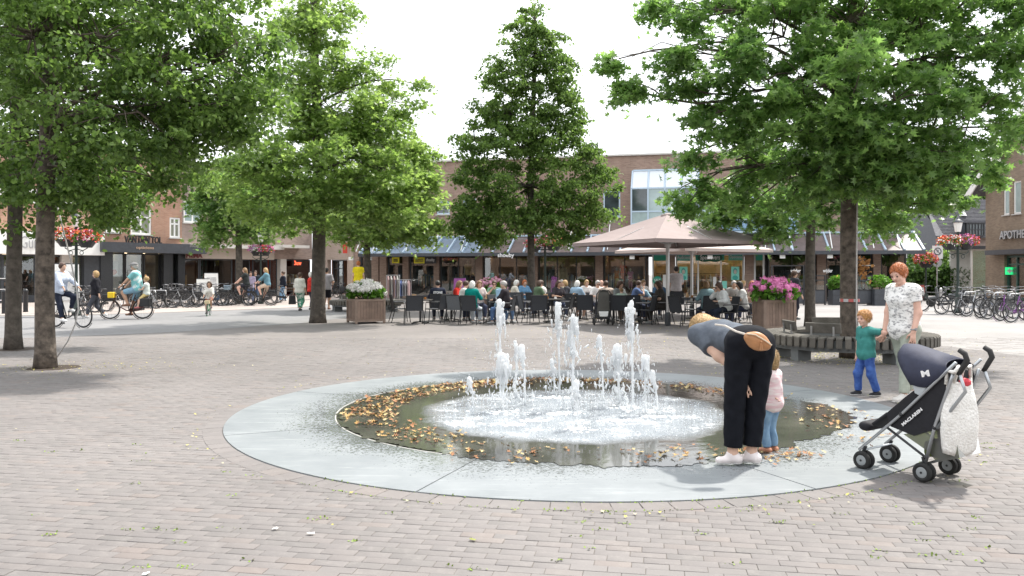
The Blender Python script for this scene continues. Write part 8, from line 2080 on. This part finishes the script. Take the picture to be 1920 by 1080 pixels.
# hood: arched fabric between four ribs
top = [pc(1694, 655, 0), pc(1700, 645, 0), pc(1716, 646, 0), pc(1740, 654, 0), pc(1765, 663, 0), pc(1792, 674, 0)]
bot = [pc(1708, 722, -HWD), pc(1713, 722, -HWD), pc(1722, 725, -HWD), pc(1736, 727, -HWD), pc(1757, 712, -HWD), pc(1777, 697, -HWD)]
vs = []; fs = []; NJ = 16
for (t_, b_) in zip(top, bot):
    for j in range(NJ + 1):
        a = PI * j / NJ; cx = -math.cos(a); sz_ = math.sin(a) ** 0.62
        vs.append((cx * (HWD + 0.005) * (1.0 if abs(cx) > 0.99 else 1.0), b_[1] + (t_[1] - b_[1]) * sz_, b_[2] + (t_[2] - b_[2]) * sz_))
for i in range(len(top) - 1):
    for j in range(NJ): fs.append((i * (NJ + 1) + j, i * (NJ + 1) + j + 1, (i + 1) * (NJ + 1) + j + 1, (i + 1) * (NJ + 1) + j))
ho = MB().add(vs, fs).build('hood', m_navy, pram, True); md = ho.modifiers.new('thickness', 'SOLIDIFY'); md.thickness = 0.006
for i in (1, 3, 5):
    MB().tube([Vector(v) + Vector((0, 0, 0.002)) for v in vs[i * (NJ + 1):(i + 1) * (NJ + 1)]], 0.004, 5).build('hood_rib', m_navy, ho)
e0 = Vector(pc(1735, 701, -HWD - 0.010))
em_ = text_mesh('emblem', 'M', 0.06, m_wtxt, pram, depth=0.001, width=0.062, bold=0.003); em_.location = e0; em_.rotation_euler = Matrix((Vector((0, -0.97, 0.24)), Vector((0, 0.24, 0.97)), Vector((-1, 0, 0)))).transposed().to_euler()
MB().prism([(p[1], p[2]) for p in (pc(1712, 722, -HWD), pc(1738, 726, -HWD), pc(1726, 742, -HWD), pc(1716, 737, -HWD))], 'x', -HWD - 0.006, -HWD).build('reflective_patch', mat('pale_grey_patch', (0.4, 0.43, 0.45), 0.4), pram)
# basket mesh under the seat
bk = [pc(1690, 815, -HWD), pc(1740, 850, -HWD), pc(1752, 868, -HWD), pc(1795, 860, -HWD), pc(1785, 800, -HWD), pc(1755, 805, -HWD)]
m_mesh = glass_mat('black_net', (0.35, 0.37, 0.25), 0.6, 0.1, 0.1)
MB().prism([(p[1], p[2]) for p in bk], 'x', -HWD + 0.03, HWD - 0.03).build('shopping_basket', m_mesh, pram)
MB().box((0, bk[2][1] + 0.02, bk[2][2] + 0.08), (0.26, 0.2, 0.12)).build('folded_cloth', cloth((0.14, 0.17, 0.06)), pram, bevel=0.03)
MB().prism([(p[1], p[2]) for p in (pc(1783, 690, 0), pc(1770, 760, 0), pc(1778, 850, 0), pc(1800, 760, 0), pc(1800, 700, 0))], 'x', -0.15, 0.15).build('rear_panel', m_pblack, pram, bevel=0.02)
# white crochet bag on the handle
m_croc = mat('white_crochet', (0.85, 0.83, 0.79), 0.9, nscale=60, namt=0.12, bump=0.7, bscale=55)
tb = thing('tote_bag', 'white crochet tote bag hanging from the pushchair handle', 'bag', PO + pf_ * (-0.20) + prt * (-0.075) + Vector((0, 0, 0.24)), math.radians(12))
vs = []; fs = []; NU, NV_ = 22, 14
for j in range(NV_ + 1):
    v = j / NV_; wdt = 0.135 + 0.025 * math.sin(PI * v) - 0.03 * v; z = 0.50 * v; th = 0.055 * math.sin(PI * min(1, v * 0.9 + 0.12)) ** 0.7 + 0.012
    for i in range(NU):
        a = 2 * PI * i / NU; ca_, sa_ = math.cos(a), math.sin(a); n_ = 0.007 * mnoise.noise(Vector((ca_ * 3, sa_ * 3, v * 7)))
        sag = -0.03 * (1 - v) * (1 - abs(ca_)) + 0.03 * (1 - v) * (ca_ > 0) * ca_
        vs.append((math.copysign(abs(ca_) ** 0.7, ca_) * wdt + n_, math.copysign(abs(sa_) ** 0.8, sa_) * th + n_ * 2, z + sag + (0.05 * abs(ca_) if j == NV_ else 0)))
for j in range(NV_):
    for i in range(NU): fs.append((j * NU + i, j * NU + (i + 1) % NU, (j + 1) * NU + (i + 1) % NU, (j + 1) * NU + i))
fs.append(tuple(range(NU - 1, -1, -1)))
MB().add(vs, fs).build('bag_body', m_croc, tb, True)
hdl = Vector(LT(tb.location, math.radians(12), PO + pf_ * near_pts['h1'][1] + prt * (-HWD) + Vector((0, 0, near_pts['h1'][2] - 0.0)))); hdl2 = hdl + Vector((0.10, 0.02, -0.01))
MB().tube([(-0.11, 0, 0.50), (-0.10, 0.0, 0.60), hdl + Vector((-0.03, 0, -0.03)), hdl + Vector((0, 0.0, 0.01)), (hdl.x + 0.035, 0, hdl.z - 0.12), (0.0, 0, 0.50)], 0.016, 8).build('strap', m_croc, tb, True)
MB().tube([(0.02, 0.02, 0.50), (0.05, 0.02, 0.62), hdl2 + Vector((0.0, 0, 0.0)), (0.11, 0.02, 0.63), (0.115, 0.02, 0.50)], 0.013, 8).build('strap', m_croc, tb, True)
MB().ball((0.045, 0.0, 0.51), (0.05, 0.035, 0.035), 10).build('red_pouch', mat('red_pouch', (0.6, 0.04, 0.06), 0.6), tb)
# second, dark grey pushchair on the terrace, seen from behind
dl_ = Vector(((1131 - 960) / F * 24.3, 24.3, 0)); dp = thing('pushchair', 'grey pushchair seen from behind on the terrace', 'pushchair', dl_, 0.05)
S_ = SDF(); S_.cap((0, 0.0, 0.42), (0, -0.12, 0.92), 0.2, 0.17, k=0.03, flat=(0, 1, 0), ff=0.28); V_, Q_ = S_.mesh(0.02); np_mesh('padded_back', V_, Q_, mat('grey_padding', (0.09, 0.088, 0.08), 0.8, nscale=8, namt=0.1), dp, True)
MB().tube([(-0.22, 0.0, 0.42), (-0.22, -0.14, 0.95), (-0.14, -0.17, 1.05), (0.14, -0.17, 1.05), (0.22, -0.14, 0.95), (0.22, 0.0, 0.42)], 0.018, 8).build('handle_frame', m_black, dp)
for q in (-1, 1):
    MB().tube([(q * 0.22, 0.0, 0.45), (q * 0.26, -0.05, 0.13)], 0.015, 6).tube([(q * 0.22, 0.0, 0.45), (q * 0.2, 0.5, 0.1)], 0.014, 6).build('frame_leg', m_black, dp)
    for y, xx in ((-0.05, 0.28), (0.5, 0.22)): MB().ring((q * xx, y, 0.11), 0.085, 0.025, (1, 0, 0), 18, 6).lathe([(0.06, -0.01), (0.06, 0.01)], (q * xx, y, 0.11), 12, axis='X').build('wheel', m_tyre, dp)
MB().box((0, 0.15, 0.25), (0.36, 0.4, 0.14)).build('under_basket', m_black, dp, bevel=0.03); MB().prism([(-0.12, 0.26), (0.12, 0.26), (0.15, 0.42), (-0.15, 0.42)], 'y', -0.12, -0.05).build('white_pouch', m_white, dp, bevel=0.02)
# ------------------------------------------------------------------ water jets
def jet_mat():
    m = bpy.data.materials.new('splashing_water'); m.use_nodes = True; t = m.node_tree; t.nodes.clear(); o = t.nodes.new('ShaderNodeOutputMaterial')
    gl = NN(t, 'ShaderNodeBsdfGlass', Roughness=0.08, IOR=1.33); df = NN(t, 'ShaderNodeBsdfDiffuse'); df.inputs['Color'].default_value = (0.9, 0.92, 0.94, 1)
    tl = NN(t, 'ShaderNodeBsdfTranslucent'); tl.inputs['Color'].default_value = (0.92, 0.94, 0.96, 1)
    a = t.nodes.new('ShaderNodeAddShader'); ms = t.nodes.new('ShaderNodeMixShader'); ms.inputs['Fac'].default_value = 0.78
    m2 = t.nodes.new('ShaderNodeMixShader'); m2.inputs['Fac'].default_value = 0.55
    t.links.new(df.outputs[0], m2.inputs[1]); t.links.new(tl.outputs[0], m2.inputs[2]); t.links.new(gl.outputs[0], ms.inputs[1]); t.links.new(m2.outputs[0], ms.inputs[2]); t.links.new(ms.outputs[0], o.inputs['Surface'])
    return m
m_jet = jet_mat()
JETS = [(887, 710, 762, 0.7, 'tiny leftmost jet of the fountain'), (938, 562, 748, 1.25, 'tall leftmost column of water'), (943, 665, 772, 1.7, 'thick foaming jet in front of the tall left column'), (967, 640, 748, 0.6, 'thin jet right of the tall left column'),
        (985, 648, 762, 1.0, 'medium jet third from the left group'), (1040, 675, 742, 0.7, 'short jet before the rear centre column'), (1049, 568, 738, 1.3, 'tall rear centre column of water'), (1074, 590, 768, 1.5, 'thick tall centre column of water'),
        (1083, 715, 806, 0.8, 'low jet at the front centre of the fountain'), (1131, 630, 752, 0.85, 'looping jet right of the centre columns'), (1161, 647, 764, 1.5, 'bulky medium jet fourth from the right'), (1186, 565, 772, 1.2, 'tall slender column of water on the right'),
        (1210, 668, 778, 1.1, 'medium jet second from the right'), (1233, 698, 780, 0.75, 'small rightmost jet of the fountain')]
def elong(c, rx, rz, m): m.ball(c, (rx, rx, rz), 5)
for i, (px, y0, y1, th, lb) in enumerate(JETS):
    rs = np.random.RandomState(50 + i); b = gp(px, y1); top = H0 + (YH - y0) / F * b.y; th *= 1.12
    S_ = SDF(); rr = 0.008 + 0.003 * th
    dx, dy = rs.normal(0, 0.02, 2); nseg = 7; last = np.array([0, 0, 0.0])
    for k in range(nseg):     # rising thread of water
        t = (k + 1) / nseg; p = np.array([dx * t * t * 1.2 + rs.normal(0, 0.003), dy * t * t, top * t * 0.985]); S_.cap(last, p, rr, rr * (0.9 + 0.4 * t), k=0.008); last = p
    tip = last
    nb = int(12 + 18 * th)
    for k in range(nb):       # lumpy head folding over
        q = rs.uniform(0, 1) ** 1.5; c = tip + np.array([rs.normal(0, 0.012 * th + 0.02 * q * th), rs.normal(0, 0.012 * th + 0.02 * q * th), -q * top * 0.32]); r_ = rs.uniform(0.007, 0.020) * th ** 0.5 * (1 - 0.5 * q)
        S_.cap(c, c + np.array([rs.normal(0, 0.01), rs.normal(0, 0.01), -rs.uniform(0.02, 0.12) * th]), r_, r_ * 0.5, k=0.014)
    for k in range(int(17 * th)):   # falling ropes
        q = rs.uniform(0.15, 0.95); sp = 0.02 * th + 0.055 * th * q; c = tip + np.array([rs.normal(0, sp), rs.normal(0, sp), -q * top]); L__ = rs.uniform(0.03, 0.13) * top; r_ = rs.uniform(0.004, 0.009)
        mid_ = c + np.array([rs.normal(0, 0.012), rs.normal(0, 0.01), -L__ * 0.5]); S_.cap(c, mid_, r_, r_ * 1.3, k=0.008); S_.cap(mid_, mid_ + np.array([rs.normal(0, 0.014), 0, -L__ * 0.5]), r_ * 1.3, r_ * 0.5, k=0.008)
    if th > 1.6:
        for k in range(40):
            q = rs.uniform(0, 1); c = np.array([rs.normal(0, 0.02 + 0.05 * (1 - q)), rs.normal(0, 0.03), q * top * 0.95]); S_.cap(c, c + np.array([rs.normal(0, 0.012), 0, rs.uniform(0.02, 0.08)]), rs.uniform(0.006, 0.016), 0.006, k=0.012)
    V_, Q_ = S_.mesh(0.0062)
    V_ = V_ + rs.normal(0, 0.0009, V_.shape)
    jo = np_mesh('water_jet', V_, Q_, m_jet, smooth=True); jo.location = b + Vector((0, 0, 0.012)); tag(jo, lb + ' rising from the wet basin' if len(lb.split()) < 9 else lb, 'water jet', 'fountain jets')
    m = MB()
    for k in range(int(75 * th)):
        q = rs.uniform(0, 1) ** 0.8; sp = 0.035 * th + 0.10 * th * q; r_ = rs.uniform(0.002, 0.0058)
        elong(tuple(tip + np.array([rs.normal(0, sp), rs.normal(0, sp), -q * top * 0.98 + rs.uniform(0, 0.05)])), r_, r_ * rs.uniform(1.2, 4), m)
    for k in range(int(26 * th)):   # splash crown at the foot
        a = rs.uniform(0, 6.28); d_ = abs(rs.normal(0, 0.09)); r_ = rs.uniform(0.003, 0.007); elong((d_ * math.cos(a), d_ * math.sin(a), abs(rs.normal(0.01, 0.03))), r_, r_ * 1.5, m)
    tag(m.build('droplets', m_jet, jo, True), kind='stuff')
# foam patches and droplets thrown up by the falling water
rs = np.random.RandomState(77); m = MB()
for (px, py, sx_, sy_) in ((865, 798, 0.22, 0.07), (934, 776, 0.20, 0.09), (1035, 748, 0.18, 0.08), (1055, 778, 0.22, 0.05), (1082, 806, 0.16, 0.1), (1180, 768, 0.20, 0.08), (1212, 774, 0.28, 0.07), (958, 800, 0.2, 0.05), (1000, 792, 0.12, 0.04), (1230, 785, 0.2, 0.05), (1150, 792, 0.14, 0.05)):
    c = gp(px, py)
    for k in range(45):
        x, y = rs.normal(0, 0.42, 2); r_ = rs.uniform(0.006, 0.02); m.ball((c.x + x * sx_ * 1.3, c.y + y * sy_ * 2.2, 0.017), (r_ * 1.6, r_ * 1.6, r_ * 0.5), 5)
for k in range(1000):
    a = rs.uniform(0, 6.28); r = 1.62 * math.sqrt(rs.uniform(0, 1)); r_ = rs.uniform(0.0025, 0.007); m.ball((FC.x + 0.05 + r * math.cos(a), FC.y - 0.2 + r * math.sin(a), 0.016 + abs(rs.normal(0, 0.008))), (r_, r_, r_ * rs.uniform(0.7, 2)), 4)
tag(m.build('foam', mat('foam_white', (0.85, 0.87, 0.88), 0.4), None, True), 'white foam and splashes on the churned water', 'foam', kind='stuff')

# ------------------------------------------------------------------ fallen leaves
def litter(name, label, P, size, mats, seed, lift=0.004, curl=0.3):
    rs = np.random.RandomState(seed); n = len(P); base = OAKL * np.array([1, 1, 1.3]); F_ = np.array(OAK_T)
    yaw = rs.uniform(0, 6.28, n); sc = size * rs.uniform(0.6, 1.3, n); tx, ty = rs.normal(0, curl, n), rs.normal(0, curl, n)
    b = base[None] * sc[:, None, None]; x = b[..., 0] * np.cos(yaw)[:, None] - b[..., 1] * np.sin(yaw)[:, None]; y = b[..., 0] * np.sin(yaw)[:, None] + b[..., 1] * np.cos(yaw)[:, None]
    z = np.abs(b[..., 2]) + np.abs(x * tx[:, None] + y * ty[:, None]) + lift + rs.uniform(0, 0.004, n)[:, None]
    V = np.stack([x + P[:, 0:1], y + P[:, 1:2], z + P[:, 2:3]], -1).reshape(-1, 3); Fq = (F_[None] + (np.arange(n) * len(base))[:, None, None]).reshape(-1, 3)
    mi = np.repeat(rs.randint(0, len(mats), n), len(F_)); return tag(np_mesh(name, V, Fq, mats, mi=mi), label, 'leaves', kind='stuff')
m_l = [mat('leaf_ochre', (0.40, 0.24, 0.07), 0.7), mat('leaf_rust', (0.30, 0.13, 0.05), 0.7), mat('leaf_straw', (0.46, 0.36, 0.17), 0.7), mat('leaf_brown', (0.20, 0.10, 0.04), 0.8)]
rs = np.random.RandomState(4); pts = []
def polar(n, a0, a1, r0, r1):
    a = np.radians(rs.uniform(a0, a1, n)); r = rs.uniform(r0, r1, n); pts.extend(zip(FC.x + r * np.cos(a), FC.y + r * np.sin(a), [0.016] * n))
polar(900, 100, 196, 1.95, 2.55); polar(420, 75, 130, 2.2, 2.62); polar(380, 20, 80, 2.2, 2.62); polar(190, 196, 235, 1.8, 2.5); polar(60, 235, 300, 2.1, 2.55)
for (px, py, n, s) in ((965, 862, 26, 0.10), (905, 850, 30, 0.16), (1240, 862, 14, 0.08), (1178, 868, 10, 0.05), (1345, 862, 12, 0.05), (1425, 862, 40, 0.12), (1492, 857, 34, 0.08), (1535, 858, 8, 0.05), (1560, 790, 40, 0.22), (1590, 800, 30, 0.2), (1545, 770, 22, 0.15), (1465, 745, 16, 0.1), (1610, 775, 10, 0.08), (1600, 830, 10, 0.1), (1300, 860, 14, 0.12), (1640, 820, 6, 0.1)):
    c = gp(px, py); pts.extend([(c.x + rs.normal(0, s), c.y + rs.normal(0, s * 1.2), 0.016) for _ in range(n)])
P = np.array(pts)
cl = np.array([mnoise.noise(Vector((p[0] * 4, p[1] * 4, 1.0))) for p in P]); P = P[cl > -0.22]
litter('fallen_leaves', 'orange and brown oak leaves drifting in the wet fountain basin', P, 0.05, m_l, 5)
# yellow litter round the bench and along the paving
m_y = [mat('leaf_yellow', (0.50, 0.44, 0.10), 0.8), mat('leaf_pale', (0.52, 0.48, 0.30), 0.8), mat('leaf_olive', (0.22, 0.24, 0.06), 0.8)]
pts = []
for k in range(1500):
    a = rs.uniform(0, 6.28); r = abs(rs.normal(1.15, 0.5)); pts.append((6.3 + r * math.cos(a), 15.05 + r * math.sin(a) * 0.9, 0.004))
for k in range(170): a = rs.uniform(0, 6.28); r = R_OUT + 0.2 + abs(rs.normal(0, 0.12)); pts.append((FC.x + r * math.cos(a), FC.y + r * math.sin(a), 0.006))
for k in range(900): pts.append((rs.normal(4, 4), rs.uniform(11.5, 23), 0.004))
for k in range(300): pts.append((-7.2 + rs.normal(0, 1.0), 13.3 + rs.normal(0, 0.6), 0.004))
for k in range(12):
    Y = rs.uniform(4.2, 9); pts.append((rs.uniform(-0.62, 0.62) * Y, Y, 0.006))
for k in range(700): pts.append((rs.normal(4.6, 2.5), rs.uniform(24, 29), 0.0))
P = np.array(pts); d_ = np.hypot(P[:, 0] - FC.x, P[:, 1] - FC.y); P = P[d_ > R_OUT + 0.02]; litter('leaf_litter', 'small yellow leaf litter on the brick paving', P, 0.028, m_y, 6, 0.003)
# moss and weeds in the joints
pts = []
for k in range(90):
    Y = rs.uniform(4.1, 7.5); c = (rs.uniform(-0.62, 0.62) * Y, Y)
    if math.hypot(c[0] - FC.x, c[1] - FC.y) < R_OUT + 0.15: continue
    for j in range(rs.randint(3, 12)): pts.append((c[0] + rs.normal(0, 0.03), c[1] + rs.normal(0, 0.012), 0.004))
for k in range(500):
    a = rs.uniform(-2.2, -0.2); r = R_OUT + rs.choice([0.005, 0.2]) + rs.normal(0, 0.006); pts.append((FC.x + r * math.cos(a), FC.y + r * math.sin(a), 0.004))
tag(leaves('moss', np.array(pts), None, 0.014, mat('moss_green', (0.20, 0.28, 0.06), 0.9), None, rs, droop=-0.3), 'tiny green weeds growing in the paving joints', 'weeds', kind='stuff')
# a few scraps and white spots on the paving
for i, (px, py, lb) in enumerate([(583, 1000, 'curled pale scrap on the paving near the bottom'), (273, 1076, 'pale scrap on the paving at the bottom left'), (887, 1012, 'small green leaf lying alone on the front paving'), (516, 991, 'small white scrap left of the curled one')]):
    c = gp(px, py, 0.01); s = thing('paper_scrap' if i != 2 else 'green_leaf', lb, 'litter', c, i * 1.3)
    m = MB(); n = 8; vs = [(0, 0, 0.006)] + [(0.022 * math.cos(k * PI / 4) * (1 + 0.3 * math.sin(k * 2 + i)), 0.014 * math.sin(k * PI / 4), 0.006 * math.sin(k * 1.7 + i) ** 2) for k in range(n)]
    m.add(vs, [(0, 1 + k, 1 + (k + 1) % n) for k in range(n)]); m.build('scrap', [m_white, m_white, m_y[2], m_white][i], s)
# ------------------------------------------------------------------ the side of the square behind the camera (seen in glass and water)
def plain_block(name, label, loc, rz, nb_):
    bb = thing(name, label, 'building', loc, rz)
    hl_ = [(2 + 4 * k, 4.2 + 4 * k, 4.6, 6.4) for k in range(nb_)] + [(1.5 + 4 * k, 4.7 + 4 * k, 0.4, 2.9) for k in range(nb_)]; L_ = 4 * nb_ + 4
    holes_wall(MB(), 0, L_, 0, 8.5, hl_, 0.3, -0.3).build('wall', m_brick_c, bb); MB().box((L_ / 2, -0.9, 4.2), (L_ - 1, 0.1, 8)).build('window_glass', m_oglass, bb); MB().box((L_ / 2, -5, 8.6), (L_, 10, 0.2)).build('roof', m_roofpitch, bb)
plain_block('opposite_building', 'plain brick building across the square behind the viewpoint', (-45, -34, 0), 0, 24)
plain_block('side_building', 'plain brick building closing the square on the left, out of view', (-46, 36, 0), -PI / 2, 16)
for i, (x, y) in enumerate([(-18, -16), (-6, -20), (9, -17), (20, -14)]):
    rsb = np.random.RandomState(200 + i); t_ = thing('linden_tree', ['first', 'second', 'third', 'fourth'][i] + ' tree of the row behind the viewpoint', 'tree', (x, y, 0)); MB().tube([(0, 0, 0), (0, 0, 6)], [0.2, 0.1], 10).build('trunk', m_bark2, t_)
    leaves('crown', ball_pts(5000, (0, 0, 6.5), (3.4, 3.4, 4.0), rsb) * rsb.uniform(0.75, 1.0, (5000, 1)) + np.array([0, 0, 0.8]), None, 0.36, m_linden_d, t_, rsb)
